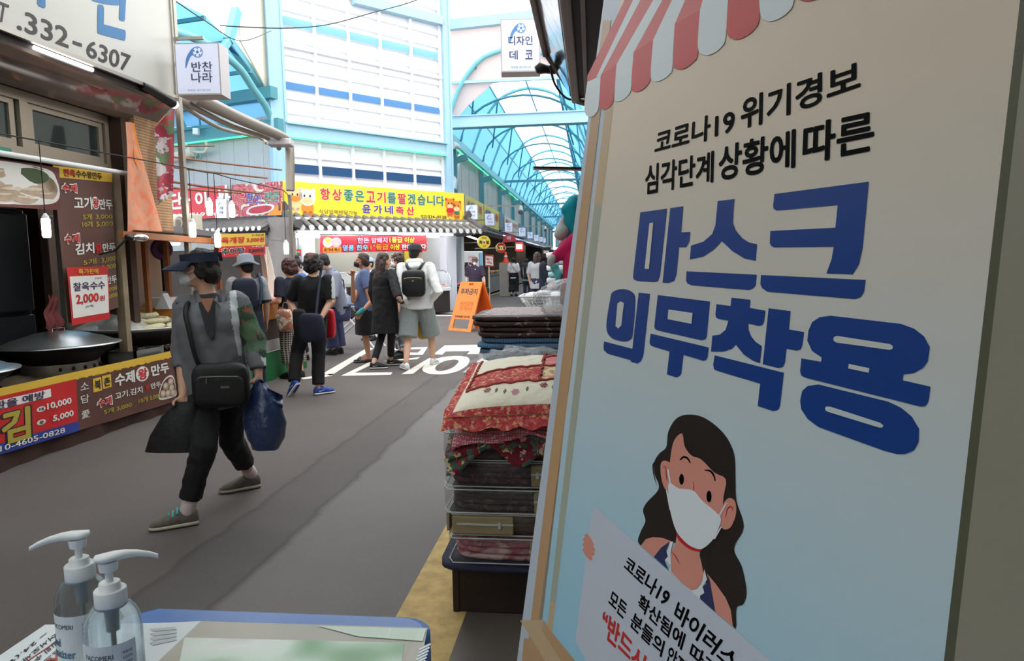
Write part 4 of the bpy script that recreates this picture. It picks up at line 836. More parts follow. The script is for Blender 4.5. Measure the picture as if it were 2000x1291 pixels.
WALLD = mat('dark_stall_wall', (70, 52, 42), 0.8, var=(3, .2)); BRICK = mat('tan_brick', (168, 132, 98), 0.85, var=(9, .2), pat=p_stripes(11, (150, 112, 80), (186, 150, 114), 'Z', .25))
b = MB(); b.box(-4.9, -4.75, 2.0, 6.35, 2.25, 4.6); b.box(-4.9, -4.5, 6.33, 6.42, 0, 4.2); b.box(-6.2, -6.1, 2, 7.2, 0, 4.6); b.box(-6.2, -4.6, 1.9, 2.0, 0, 4.6); struct(b.build('wall_stall', WALLD), 'dark wall of the near left shop')
b = MB(); b.box(-4.9, -4.45, 6.46, 7.0, 1.75, 3.2); struct(b.build('wall_brick', BRICK), 'tan brick pier at the end of the near left shop')
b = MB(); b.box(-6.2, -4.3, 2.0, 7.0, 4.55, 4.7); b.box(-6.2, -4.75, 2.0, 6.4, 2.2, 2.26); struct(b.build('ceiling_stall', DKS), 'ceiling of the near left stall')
w = MB(); WX = -4.66
for (y0, y1, z0, z1) in ((3.0, 6.36, 2.82, 2.9), (3.0, 6.36, 2.36, 2.44), (6.28, 6.36, 2.44, 2.82), (5.28, 5.36, 2.44, 2.82), (4.2, 4.26, 2.44, 2.82), (3.0, 3.06, 2.44, 2.82)): w.box(WX-.04, WX+.03, y0, y1, z0, z1)
for (y0, y1) in ((5.38, 6.26), (4.27, 5.24)): 
    for (a, c, d, e_) in ((y0, y1, 2.442, 2.495), (y0, y1, 2.775, 2.818), (y0, y0+.05, 2.495, 2.775), (y1-.05, y1, 2.495, 2.775)): w.box(WX-.02, WX+.012, a, c, d, e_)
GLAS = mat('dim_green_glass', (52, 64, 62), 0.08, 0.0, spec=.9); GTAG = mat('green_tape', (60, 150, 120), 0.5)
w.box(WX-.02, WX-.01, 3.06, 6.28, 2.44, 2.82, 1); w.box(WX+.03, WX+.033, 5.0, 5.16, 2.38, 2.41, 2); w.box(WX+.03, WX+.033, 5.85, 5.9, 2.37, 2.40, 2)
struct(w.build('window_1', [mat('window_aluminium', (172, 158, 140), 0.5, .3), GLAS, GTAG]), 'sliding aluminium window above the stall')
b = MB(); b.tube([(-4.35, 3.0, 2.27), (-4.35, 6.38, 2.33)], .022, 10); tag(b.build('awning_rod', WHITE, loc=(-4.35, 5, 2.3)), 'long white rod carrying the banners over the dumpling stall', 'rod')
def p_dump(nt, co):
    v = N(nt, 'ShaderNodeTexVoronoi'); v.inputs['Scale'].default_value = 5.5; nt.links.new(co(), v.inputs['Vector'])
    return ramp(nt, [(0, (226, 208, 186)), (.3, (206, 182, 158)), (.55, (168, 142, 120)), (.75, (122, 110, 84))], v.outputs['Distance'])
DUMP = mat('dumpling_photo_print', (200, 200, 200), 0.6, pat=p_dump, var=(4, .15)); BRB = mat('brown_banner_vinyl', (104, 70, 62), 0.5, var=(2.5, .10)); YEL = mat('banner_yellow', (232, 190, 70), 0.5); BWH = mat('banner_white', (238, 236, 230), 0.5); BRED = mat('banner_red', (206, 44, 46), 0.5); OLVY = mat('banner_olive_yellow', (184, 166, 70), 0.5); DKP = mat('dark_purple_ink', (64, 54, 88), 0.5); MAR = mat('banner_maroon', (112, 64, 58), 0.5); BBLUE = mat('banner_blue', (52, 68, 150), 0.5); LEAFG = mat('leaf_green_print', (74, 92, 60), .6); PINKB = mat('soft_red_print', (222, 92, 92), 0.5)
CM = [BRB, YEL, BWH, BRED, OLVY, DKP, INKD, DUMP, MAR, BBLUE, LEAFG, PINKB, mat('dumpling_skin_print', (190, 166, 144), .6, var=(20, .12)), mat('dumpling_pale_print', (220, 204, 184), .6, var=(20, .1))]
def flatsheet(P, m=0, X0=None, off=0.0):      # P: function (u,v)->point of a hung sheet
    b.grid(P, 12, 20, m)
class Sheet:
    """hung vinyl sheet: quad of four points (BL BR TR TL) with soft folds; lettering follows it"""
    def __init__(s, BL, BR, TR, TL, fold=.0, n=3, seed=0): s.c = [V3(p) for p in (BL, BR, TR, TL)]; s.nr = unit(np.cross(s.c[1]-s.c[0], s.c[3]-s.c[0])); s.fold = fold; s.n = n; s.seed = seed
    def __call__(s, u, v, off=0.0):
        a, c, d, e = s.c; p = a*(1-u)*(1-v)+c*u*(1-v)+d*u*v+e*(1-u)*v
        f = s.fold*(math.sin((u*s.n+v*.6+s.seed)*6.28)*.5+.6*noise.noise(Vector((u*2.5+s.seed, v*2, s.seed))))
        return p+s.nr*(f+off)
    def base(s, b, m, nu=14, nv=14, th=.0): b.grid(lambda u, v: s(u, v), nu, nv, m); return s
    def rect(s, b, u0, v0, u1, v1, m, off=.002, n=8): b.grid(lambda u, v: s(u0+(u1-u0)*u, v0+(v1-v0)*v, off), n, n, m); return s
    def txt(s, b, t, u0, v0, u1, v1, m, bold=.02, off=.004, res=2):
        q = MB(); q.text(t, (0, 0, 0), (1, 0, 0), (0, 1, 0), 0, bold, fit=(1, 1), res=res)
        b.add([s(u0+(u1-u0)*p[0], v0+(v1-v0)*p[1], off+p[2]) for p in q.v], q.f, m); return s
    def blob(s, b, pts, m, off=.003, k=4): b.poly([s(p[0], p[1], off) for p in (catmull([(x, y, 0) for x, y in pts], k) if k else pts)], m); return s
    def disc(s, b, u, v, ru, rv, m, off=.003, n=16): b.poly([s(u+ru*math.cos(a), v+rv*math.sin(a), off) for a in np.linspace(0, 2*math.pi, n+1)[:-1]], m); return s
X = lambda x, y, X_: onX(x, y, X_)
# food photo banner
S = Sheet((-4.43, 4.1, 1.90), (-4.43, 5.38, 1.93), (-4.40, 5.38, 2.28), (-4.40, 4.1, 2.25), .008, 2)
b = MB(); S.base(b, 8); S.blob(b, [(.1, .15), (.3, .06), (.6, .06), (.9, .12), (.99, .3), (.97, .7), (.9, .92), (.6, .97), (.3, .9), (.1, .6)], 2, .002); S.blob(b, [(.1, .25), (.3, .12), (.6, .13), (.9, .2), (.97, .4), (.95, .65), (.85, .8), (.5, .9), (.2, .75)], 7, .004); S.blob(b, [(.60, .62), (.72, .55), (.86, .60), (.90, .78), (.80, .90), (.66, .84)], 10, .006)
for u_, v_, r_ in ((.50, .70, .10), (.62, .35, .12), (.78, .38, .12), (.45, .42, .12), (.88, .32, .08), (.55, .22, .10), (.72, .20, .10)): S.blob(b, [(u_-r_, v_), (u_-r_*.5, v_+r_*1.0), (u_+r_*.6, v_+r_*1.1), (u_+r_, v_+.02), (u_+r_*.4, v_-r_*.9), (u_-r_*.6, v_-r_*.8)], 12, .008+.001*r_); S.blob(b, [(u_-r_*.7, v_+.03), (u_-r_*.3, v_+r_*.7), (u_+r_*.5, v_+r_*.8), (u_+r_*.6, v_+.05), (u_, v_+.02)], 13, .0105)
tag(b.build('food_banner', CM, loc=(-4.43, 4.4, 2.1)), 'brown banner with a photo of dumplings hung from the white rod', 'banner')
# brown menu banner
S = Sheet(X(132, 632, -4.43), X(232, 600, -4.43), X(218, 336, -4.43), X(104, 322, -4.43), .012, 1.2, .3)
b = MB(); S.base(b, 0, 16, 30); S.rect(b, 0, .925, 1, .995, 1); S.txt(b, '찐옥수수왕만두', .14, .935, .82, .985, 6, .03); S.txt(b, '찐옥', .14, .935, .32, .985, 3, .04, .006)
S.txt(b, '수제', .10, .835, .33, .89, 3, .05, .006); S.txt(b, '수제', .09, .828, .34, .897, 2, .09, .004)
S.txt(b, '고기', .27, .725, .58, .81, 2, .05); S.disc(b, .66, .77, .075, .045, 2, .003); S.txt(b, '왕', .60, .735, .72, .805, 3, .05, .006); S.txt(b, '만두', .73, .725, .98, .80, 2, .05)
S.txt(b, '5개', .40, .655, .56, .695, 4, .03); S.txt(b, '3,000', .63, .655, .97, .69, 4, .03); S.txt(b, '10개', .38, .605, .56, .645, 4, .03); S.txt(b, '5,000', .63, .60, .97, .64, 4, .03)
S.txt(b, '수제', .07, .505, .32, .565, 3, .05, .006); S.txt(b, '수제', .06, .50, .33, .572, 2, .09, .004)
S.txt(b, '김치', .24, .425, .56, .50, 2, .05); S.txt(b, '왕', .57, .415, .70, .49, 3, .06, .006); S.txt(b, '만두', .72, .42, 1.0, .485, 2, .05)
S.txt(b, '5개', .36, .35, .58, .39, 4, .03); S.txt(b, '3,000', .67, .345, .99, .385, 4, .03); S.txt(b, '10개', .30, .295, .58, .335, 4, .03); S.txt(b, '5,000', .67, .29, .99, .33, 4, .03); S.txt(b, '찐만두', .6, .19, .99, .245, 2, .04); S.txt(b, '3,000', .7, .13, .98, .165, 4, .03); S.txt(b, '5,000', .7, .08, .98, .115, 4, .03)
tag(b.build('menu_banner', CM, loc=(-4.44, 5.7, 1.6)), 'tall brown dumpling price banner with yellow top hanging in the near stall', 'banner')
S = Sheet(X(140, 636, -4.39), X(214, 622, -4.39), X(212, 520, -4.39), X(131, 522, -4.39), .006, 1, .2)
b = MB(); S.base(b, 3, 8, 10); S.rect(b, .04, .12, .97, .84, 2); S.txt(b, '특가판매', .24, .87, .72, .965, 1, .04); S.txt(b, '부침전', .62, .77, .80, .80, 6, .0); S.txt(b, '찰옥수수', .10, .58, .88, .73, 5, .03); S.txt(b, '2,000', .14, .33, .70, .52, 3, .05); S.txt(b, '원', .72, .36, .86, .46, 3, .04); S.txt(b, '(3개)', .38, .26, .58, .31, 6, .01)
tag(b.build('price_sheet', CM, loc=(-4.4, 5.6, 1.2)), 'red and white corn price sheet pinned over the brown menu banner', 'price sheet')
PALEW = mat('weathered_pale_wood', (150, 132, 108), 0.8, var=(7, .15)); RUST = mat('rusty_pole', (138, 96, 68), 0.7, .2, var=(15, .2))
b = MB(); b.beam((-4.47, 6.13, 0), (-4.47, 6.13, 2.32), .085, .07); tag(b.build('wooden_post', PALEW, loc=(-4.47, 6.13, 0)), 'pale weathered wooden post right of the brown menu banner', 'post')
b = MB(); q_ = onX(118, 480, -5.24); b.beam((-5.24, q_[1], 0), (-5.24, q_[1], 2.3), .055, .055); tag(b.build('metal_post', ALU, loc=(-5.24, q_[1], 0)), 'grey metal post left of the brown menu banner', 'post')
# bulbs
def bulb(loc, label, drop=.5, cord=True, group='long bright bulbs hung over the stalls', cm=None):
    t = thing('hanging_bulb', label, 'bulb', loc, 0, group); o = V3(loc); b = MB(); b.lathe(o, [(.0, -.085), (.024, -.082), (.031, -.068), (.031, .058), (.025, .064)], 14); b.build('bulb', LAMP, t)
    b = MB(); b.lathe(o, [(.026, .058), (.026, .078), (.014, .095), (.008, .105)], 12); b.build('socket', WHITE, t)
    b = MB(); b.tube([o+ZU*.1, o+ZU*(.1+drop)], .004, 5); b.build('cord', BLACK, t); return t
BP_ = [((90, 443), -4.2, 'bright bulb hanging in front of the black fridge in the near stall', .45), ((376, 447), -4.0, 'bright bulb hanging in front of the outdoor air unit', .35), ((425, 468), -3.95, 'lowest bright bulb just right of the visored walker', .5), ((409, 405), -4.0, 'bright bulb left of the small hanging light box on the red sign', .3), ((453, 410), -4.0, 'bright bulb in front of the meat photo sign', .3), ((559, 484), -4.0, 'bright bulb by the grey pillar left of the butcher', .4)]
tops = []
for (p, Xb, lab, dr) in BP_: o = onX(p[0], p[1], Xb); bulb(o, lab, 2.42-o[2]-.1); tops.append((o[0], o[1], 2.42))
tops = sorted(tops, key=lambda q: q[1]); b = MB(); b.tube([(-4.35, 3.2, 2.4)]+tops+[(-4.3, 9.6, 2.42)], .006, 5); tag(b.build('light_cable', BLACK, loc=tops[0]), 'thin black cable from which the long bright bulbs hang', 'cable'); b = MB(); b.beam((-4.3, 9.6, 0), (-4.3, 9.6, 2.45), .04, .04); tag(b.build('cable_post', ALU, loc=(-4.3, 9.6, 0)), 'slim grey post carrying the far end of the bulb cable', 'post')
# orange hanging cloth and lamp
ORC = mat('orange_fish_print_cloth', (224, 132, 96), 0.75, pat=p_scribble(3.2, [(226, 104, 74), (228, 146, 108), (206, 150, 120), (232, 120, 84)], 3)); ORG = mat('orange_trim_cloth', (222, 132, 40), .7)
S = Sheet(onX(249, 454, -4.22), onX(316, 452, -4.22), onX(262, 240, -4.3), onX(246, 238, -4.3), .015, 1.3); b = MB(); S.base(b, 0, 10, 18)
S2 = Sheet(onX(262, 310, -4.27), onX(288, 380, -4.25), onX(262, 240, -4.3), onX(258, 240, -4.3), .0); S2.base(b, 1, 3, 6); tag(b.build('orange_cloth', [ORC, ORG], loc=onX(270, 440, -4.22)), 'orange fish print cloth hanging like a pennant by the brick pier', 'cloth')
CHR = mat('chrome', (225, 225, 228), 0.12, 1.0)
t = thing('reflector_lamp', 'chrome reflector lamp below the orange hanging cloth', 'lamp', onX(272, 464, -4.1)); o = onX(272, 464, -4.1); b = MB(); b.ell(o, (.07, .10, .04), n=16); b.build('reflector', CHR, t); b = MB(); b.cap(o+V3((0, -.12, -.01)), o+V3((0, -.16, 0)), .025); b.tube([o+V3((0, -.15, 0)), o+V3((-.1, -.2, -.12)), o+V3((-.25, -.2, -.15))], .01, 6); b.build('arm', BLACK, t)
PFLO = mat('red_white_flower_sheet', (220, 200, 205), 0.6, pat=p_cells(9, [(222, 206, 210), (200, 90, 100), (226, 214, 216), (120, 140, 100), (214, 170, 176), (180, 60, 80)]))
S = Sheet(onX(308, 400, -4.35), onX(338, 380, -4.25), onX(341, 205, -4.25), onX(302, 250, -4.4), .02, 1); b = MB(); S.base(b, 0, 8, 16); tag(b.build('flower_sheet', PFLO, loc=(-4.3, 6.8, 2.4)), 'red and white flower printed sheet hanging under the end of the ivory sign', 'sheet')
# black fridge at the back of the stall
BF = mat('black_fridge_steel', (50, 54, 58), 0.32, .3); GH = mat('grey_handle', (120, 124, 128), 0.35, .6)
t = thing('fridge', 'black upright commercial fridge behind the steaming drums', 'fridge', (-5.4, 5.1, 0)); b = MB(); b.box(-6.08, -5.29, 3.9, 5.98, .0, 2.0, bev=.02); b.build('cabinet', BF, t)
for (y0, y1) in ((3.93, 4.93), (4.95, 5.95)):
    for z0, z1 in ((.12, 1.02), (1.05, 1.96)):
        b = MB(); b.box(-5.29, -5.23, y0, y1, z0, z1, bev=.02); d = b.build('door', BF, t); b = MB(); b.box(-5.23, -5.215, y0+.07, y0+.15, z0+.3, z0+.72, bev=.004); h = b.build('handle', GH, d)
# counter with vinyl banner
t = thing('stall_counter', 'low dumpling stall counter wrapped in dark brown vinyl', 'counter', (-4.75, 5.0, 0)); b = MB(); b.box(-5.2, -4.22, 3.2, 6.5, .47, .5, bev=.01); b.build('top', mat('worn_steel_top', (120, 116, 108), 0.45, .6, var=(6, .2)), t)
SK = mat('dark_brown_skirting', (66, 44, 38), 0.6, var=(5, .15)); b = MB(); b.grid(lambda u, v: V3((-4.215+.02*math.sin(u*23)*(1-v)+.012*math.sin(u*61), 3.2+3.3*u, .0+.47*v)), 60, 6); b.grid(lambda u, v: V3((-4.22-.95*u, 6.5, .47*v)), 8, 3); b.build('skirt', SK, t)
for x in (-5.12, -4.3):
    for y in (3.3, 6.4): b = MB(); b.beam((x, y, 0), (x, y, .47), .04, .04); b.build('leg', ALU, t)
S = Sheet(X(-140, 930, -4.185), X(346, 783, -4.185), X(338, 697, -4.185), X(-140, 806, -4.185), .006, 5); u0 = .49
b = MB(); S.base(b, 0, 40, 8); S.rect(b, 0, 0, u0, 1, 3, .0015, 20); S.rect(b, 0, 0, u0, .19, 9, .003, 20); S.rect(b, 0, .985, 1, 1.14, 1, .0, 30)
S.rect(b, .0, .78, .385, .93, 2, .003, 14); S.txt(b, '혈관질환을 예방', .06, .785, .36, .925, 5, .035, .006); S.txt(b, '김', .205, .14, .305, .72, 4, .06, .006); S.txt(b, '김', .198, .12, .312, .74, 6, .11, .004)
S.disc(b, .345, .60, .016, .05, 2); S.txt(b, '대', .337, .57, .353, .63, 6, .02, .005); S.disc(b, .345, .36, .016, .05, 2); S.txt(b, '중', .337, .33, .353, .39, 6, .02, .005)
S.txt(b, '10,000', .365, .545, .465, .68, 2, .05, .006); S.txt(b, '5,000', .385, .30, .47, .43, 2, .05, .006); S.txt(b, '010-4605-0828', .17, .05, .43, .15, 2, .02, .006)
S.txt(b, '소', .505, .76, .54, .90, 2, .01); S.txt(b, '담', .505, .50, .54, .66, 2, .01); S.txt(b, '愛', .505, .20, .54, .36, 2, .01)
S.rect(b, .56, .66, .60, .93, 1, .003, 3); S.rect(b, .605, .68, .648, .94, 1, .003, 3); S.txt(b, '북', .566, .70, .595, .89, 6, .04, .006); S.txt(b, '촌', .611, .72, .642, .90, 6, .04, .006)
S.txt(b, '수제', .665, .66, .765, .92, 2, .06); S.disc(b, .81, .79, .038, .16, 2); S.txt(b, '왕', .783, .67, .838, .91, 3, .05, .006); S.txt(b, '만두', .86, .68, .965, .92, 2, .06)
S.txt(b, '수제', .575, .34, .64, .50, 3, .05, .006); S.txt(b, '수제', .57, .32, .645, .52, 2, .10, .004); S.txt(b, '고기.김치', .66, .40, .80, .54, 2, .03); S.txt(b, '왕', .815, .42, .84, .54, 3, .05); S.txt(b, '만두', .85, .42, .91, .54, 2, .03)
S.txt(b, '5개 3,000', .60, .16, .74, .27, 4, .03); S.txt(b, '10개 5,000', .775, .18, .90, .30, 4, .03)
S.blob(b, [(.895, .14), (.99, .12), (.995, .3), (.99, .52), (.97, .62), (.93, .55), (.90, .35)], 2, .003); S.blob(b, [(.90, .18), (.985, .16), (.992, .3), (.985, .5), (.965, .58), (.93, .52), (.905, .35)], 8, .005)
for u_, v_ in ((.965, .47), (.935, .40), (.968, .33), (.915, .25), (.945, .23), (.975, .21)): S.disc(b, u_, v_, .0165, .085, 12, .008); S.disc(b, u_-.002, v_+.015, .010, .05, 13, .010)
b.build('vinyl_banner', CM, t)
# steaming drums
DRUM = mat('stained_steel_drum', (112, 102, 92), 0.5, .5, var=(7, .3)); PANB = mat('blackened_pan', (34, 30, 28), 0.5, .4); LID = mat('brushed_aluminium_lid', (178, 182, 182), 0.3, .9)
def drum(cx, cy, rd, z0, zr, rr, lid, label):
    t = thing('steamer_drum', label, 'steamer', (cx, cy, z0), 0, 'steamer drums on the dumpling counter'); o = V3((cx, cy, 0))
    b = MB(); b.lathe(o, [(rd, z0), (rd, zr-.16), (rd*.98, zr-.15)], 32); b.build('drum', DRUM, t)
    for k in range(7): a = -.9+k*.33; b = MB(); b.ell(o+V3((math.cos(a)*(rd+.001), math.sin(a)*(rd+.001), zr-.19)), (.014, .014, .018)); b.build('vent_hole', PANB, t)
    b = MB(); b.lathe(o, [(rd*.9, zr-.16), (rr*.85, zr-.06), (rr, zr), (rr*.99, zr+.004), (rr*.8, zr-.04), (.05, zr-.1)], 40, caps=False); b.build('pan', PANB, t)
    if lid:
        b = MB(); b.lathe(o, [(rr*1.04, zr), (rr*1.04, zr+.008), (rr*.93, zr+.018), (rr*.75, zr+.055), (rr*.4, zr+.105), (.06, zr+.125), (.0, zr+.125)], 40, caps=False); l = b.build('lid', LID, t); b = MB(); b.tube([o+V3((0, -.07, zr+.12)), o+V3((0, -.07, zr+.15)), o+V3((0, .07, zr+.15)), o+V3((0, .07, zr+.12))], .006, 6); b.build('lid_handle', CHR, l)
    return t
drum(-4.72, 5.60, .30, .5, .77, .47, True, 'steel steamer drum with a wide domed aluminium lid')
drum(-4.72, 4.45, .30, .5, .70, .47, True, 'steel steamer drum cut off at the frame edge beside the domed lid')
drum(-4.66, 6.62, .32, .42, .80, .50, False, 'blackened steamer drum heaped with corn cobs')
# red checked cloth stuck in the lid handle
b = MB(); b.grid(lambda u, v: V3((-4.78+.10*(u-.5)*(1-v*.6)+.02*math.sin(v*9), 5.62+.12*(u-.5)*(1-v*.7), .90+.30*v+.02*math.sin(u*14))), 10, 12); tag(b.build('tea_towel', mat('red_check_cloth', (196, 110, 112), .8, pat=p_plaid(40, (204, 130, 128), (170, 60, 66))), loc=(-4.78, 5.62, .9)), 'red checked cloth standing on the domed aluminium lid', 'cloth')
# corn
CORN = mat('steamed_corn', (236, 226, 184), 0.5, bump=(90, .8)); tray = thing('corn_tray', 'round white tray under the corn cobs', 'tray', (-4.66, 6.62, .80)); b = MB(); b.lathe((-4.66, 6.62, 0), [(.0, .80), (.46, .80), (.52, .835), (.525, .84), (.515, .845), (.45, .812), (0, .812)], 40, caps=False); b.build('dish', WHITE, tray)
random.seed(5); ck = 0
def cob(p, d, r=.030, L=.11):
    global ck
    a, b_, d = frame(d); b = MB(); rings = []
    for s in np.linspace(-1, 1, 9): w = r*(1-abs(s)**3.2*.75)*(1-.12*s); rings.append([V3(p)+d*s*L+(a*math.cos(k*math.pi/6)+b_*math.sin(k*math.pi/6))*w for k in range(12)])
    b.rings(rings); o = b.build('corn_cob', CORN, loc=p); ck += 1
    tag(o, 'pale steamed corn cob heaped on the round white tray', 'corn', 'corn cobs on the white tray'); return o
for lay, (n_, rad, z) in enumerate(((9, .30, .845), (7, .20, .895), (4, .10, .945))):
    for k in range(n_): a = k*2*math.pi/n_+lay*.4; cob((-4.62+rad*math.cos(a), 6.66+rad*math.sin(a), z), (math.sin(a*1.0)+random.uniform(-.3, .3), -math.cos(a)+random.uniform(-.3, .3), random.uniform(-.08, .08)))
FILMW = mat('milky_plastic_film', (236, 236, 230), 0.3, alpha=.5, bump=(12, .6)); b = MB()
b.grid(lambda u, v: V3((-4.76+.50*(u-.5)*1.3, 6.42+.50*(v-.5)*1.1, .835+.16*math.sin(math.pi*u)**.8*math.sin(math.pi*v)**.6+.02*noise.noise(Vector((u*7, v*7, 2))))), 26, 26); tag(b.build('plastic_sheet', FILMW, loc=(-4.68, 6.5, .84)), 'milky plastic sheet draped over the corn cobs', 'plastic sheet')
t = thing('steel_tray', 'deep steel box tray on the counter below the corn', 'tray', (-4.36, 6.15, .5)); b = MB()
for (x0, x1, y0, y1) in ((-4.55, -4.53, 5.95, 6.4), (-4.27, -4.25, 5.95, 6.4), (-4.55, -4.25, 5.95, 5.97), (-4.55, -4.25, 6.38, 6.4)): b.box(x0, x1, y0, y1, .5, .66)
b.box(-4.55, -4.25, 5.95, 6.4, .5, .512); b.build('box', LID, t)
b = MB(); b.tube([(-4.28, 6.40, .66), (-4.24, 6.44, .665), (-4.24, 6.30, .665)], .008, 6); b.build('handle', CHR, t)
t = thing('gas_burner', 'dark gas burner with red taps at the end of the counter', 'burner', (-4.40, 6.6, .5)); b = MB(); b.cyl((-4.35, 6.48, .57), (-4.25, 6.85, .60), .03, n=10); b.build('pipe', PANB, t); b = MB(); b.tube([(-4.27, 6.7, .62), (-4.25, 6.8, .64), (-4.24, 6.85, .57)], .012, 6); b.build('hose', BRED, t)
for k in range(3): b = MB(); b.ell((-4.29+.02*k, 6.55+.08*k, .625), (.018, .018, .02)); b.build('tap', BRED, t)
b = MB(); b.box(-4.6, -4.25, 6.42, 6.95, 0, .5); struct(b.build('trim_17', SK), 'end panel of the dumpling counter')
b = MB(); b.grid(lambda u, v: V3((-4.9+.3*u, 4.95+.35*v, .505+.05*math.sin(math.pi*u)*math.sin(math.pi*v)+.03*abs(noise.noise(Vector((u*9, v*9, 5)))))), 12, 12); tag(b.build('rag', mat('dirty_rag', (92, 80, 66), .9), loc=(-4.75, 5.1, .5)), 'crumpled dirty rag on the counter between the drums', 'cloth')
# hanging blade light box of the near shop
LBOX = mat('lit_box_white', (222, 226, 246), 0.4, emit=.22); LFR = mat('light_box_frame', (196, 190, 190), 0.4, .2); LB1 = mat('box_blue_print', (96, 150, 214), 0.5); LB2 = mat('box_navy_print', (58, 62, 104), 0.5)
def ballmark(S, b, mw, mb, u, v, r, asp=1.0):
    S.blob(b, [(u-r*2.6, v-r*asp*3.2), (u-r*2.4, v-r*asp*1.2), (u-r*1.2, v+r*asp*.6), (u, v+r*asp*1.05), (u-.2*r, v-.2*r*asp), (u-r*1.5, v-.9*r*asp)], mb, .003, 4)
    S.disc(b, u, v, r*1.08, r*1.08*asp, mb, .004, 20); S.disc(b, u, v, r*.92, r*.92*asp, mw, .005, 20); S.disc(b, u, v, r*.34, r*.34*asp, mb, .006, 5)
    for k in range(5): a = k*2*math.pi/5+.3; S.disc(b, u+r*.74*math.cos(a), v+r*.74*asp*math.sin(a), r*.2, r*.2*asp, mb, .006, 5)
XLAST = [None]
def lightbox(name, label, BL, w, h, dep, ud, lines, group=None, small=None):
    """lit box: BL lower left of the face, ud = reading direction along the face, depth away from the reader"""
    ud = unit(ud); nr = np.cross(ud, ZU); t = thing(name, label, 'light box', V3(BL)+ud*w/2-nr*dep/2, 0, group); BL = V3(BL)
    b = MB(); b.obox(BL+ud*w/2+ZU*h/2-nr*dep/2, ud*w/2, nr*dep/2, ZU*h/2); b.build('case', LFR, t)
    S = Sheet(BL+ud*.012+ZU*.012+nr*.002, BL+ud*(w-.012)+ZU*.012+nr*.002, BL+ud*(w-.012)+ZU*(h-.012)+nr*.002, BL+ud*.012+ZU*(h-.012)+nr*.002); b = MB(); S.base(b, 0, 1, 1)
    ballmark(S, b, 0, 1, .52, .835, .115, w/h)
    for s, u0, v0, u1, v1 in lines: S.txt(b, s, u0, v0, u1, v1, 2, .015, .005)
    S.txt(b, small or '망원동 월드컵시장', .24, .045, .78, .09, 1, .0, .005); b.build('face', [LBOX, LB1, LB2], t); XLAST[0] = t; return t
p = onX(346, 186, -4.0); lightbox('light_box', 'white lit blade sign with a football mark at the end of the ivory sign', p, .435, .49, .22, RT*V3((1, 1, 0))*1.0, [('반찬', .36, .44, .85, .64), ('나라', .34, .22, .84, .42)])
b = MB(); b.beam((-4.2, 6.83, 0), (-4.2, 6.83, 4.6), .05, .05); b.beam((-4.2, 6.83, 3.5), (-3.95, 6.8, 3.5), .03, .03); b.beam((-4.2, 6.83, 3.75), (-3.9, 6.85, 3.75), .03, .03); tag(b.build('sign_post', ALU, loc=(-4.2, 6.83, 2.3)), 'grey post carrying the white blade sign', 'post')
# ================================================================ second food stall (behind the walker) and alley front
ORT = mat('orange_table_cover', (218, 140, 70), 0.45, var=(5, .08)); GRC = mat('green_crate_plastic', (24, 96, 60), 0.4); GRD = mat('green_drape', (30, 112, 62), 0.7, var=(4, .1)); DKB = mat('dark_counter_panel', (70, 54, 46), 0.6, var=(4, .15)); GRYP = mat('pale_grey_board', (178, 174, 170), 0.6); CURT = mat('beige_curtain', (206, 194, 178), 0.8, var=(3, .05)); WOODB = mat('orange_brown_timber', (156, 96, 54), 0.6, var=(8, .15))
t = thing('stall_counter', 'long stall counter with orange cover and green drape behind the walker', 'counter', (-4.5, 8.2, 0))
b = MB(); b.grid(lambda u, v: V3((-4.03-.02*math.sin(u*31)*(1-v)-(.0 if v < .85 else (v-.85)*7), 7.15+2.1*u, .76+.22*min(v/.85, 1)+.01*math.sin(u*13))), 40, 12); b.build('orange_cover', ORT, t)
b = MB(); b.box(-5.0, -4.06, 7.15, 9.25, .50, .95); b.build('front_panel', DKB, t)
b = MB(); b.box(-5.0, -4.05, 7.15, 9.25, .36, .50); b.build('board', GRYP, t)
b = MB(); b.grid(lambda u, v: V3((-4.02+.018*math.sin(u*40)*(1-v), 7.15+2.1*u, .36*v)), 60, 5); b.grid(lambda u, v: V3((-4.02-1*u, 7.15, .36*v)), 6, 3); b.build('green_drape', GRD, t)
t = thing('stall_counter', 'orange covered table end beside the corn drum', 'counter', (-4.9, 6.9, 0)); b = MB(); b.box(-5.6, -4.42, 7.02, 7.55, .80, .99, bev=.01); b.build('orange_cover', ORT, t)
for x in (-5.5, -4.5):
    for y in (7.08, 7.5): b = MB(); b.beam((x, y, 0), (x, y, .8), .04, .04); b.build('leg', ALU, t)
t = thing('plastic_crate', 'green plastic crate under the orange table end by the walker', 'crate', (-4.5, 7.2, 0)); b = MB()
for k in range(5): z = .42+.065*k; b.box(-4.40, -4.385, 7.0, 7.6, z, z+.045)
for k in range(10): b.box(-4.402, -4.383, 7.0+.06*k, 7.025+.06*k, .42, .76)
b.box(-4.9, -4.40, 7.0, 7.02, .42, .76); b.box(-4.9, -4.4, 7.0, 7.6, .42, .44); b.box(-4.9, -4.88, 7.0, 7.6, .42, .76); b.build('basket', GRC, t)
b = MB(); b.box(-4.95, -4.36, 6.98, 7.62, 0, .42); b.build('base', DKB, t)
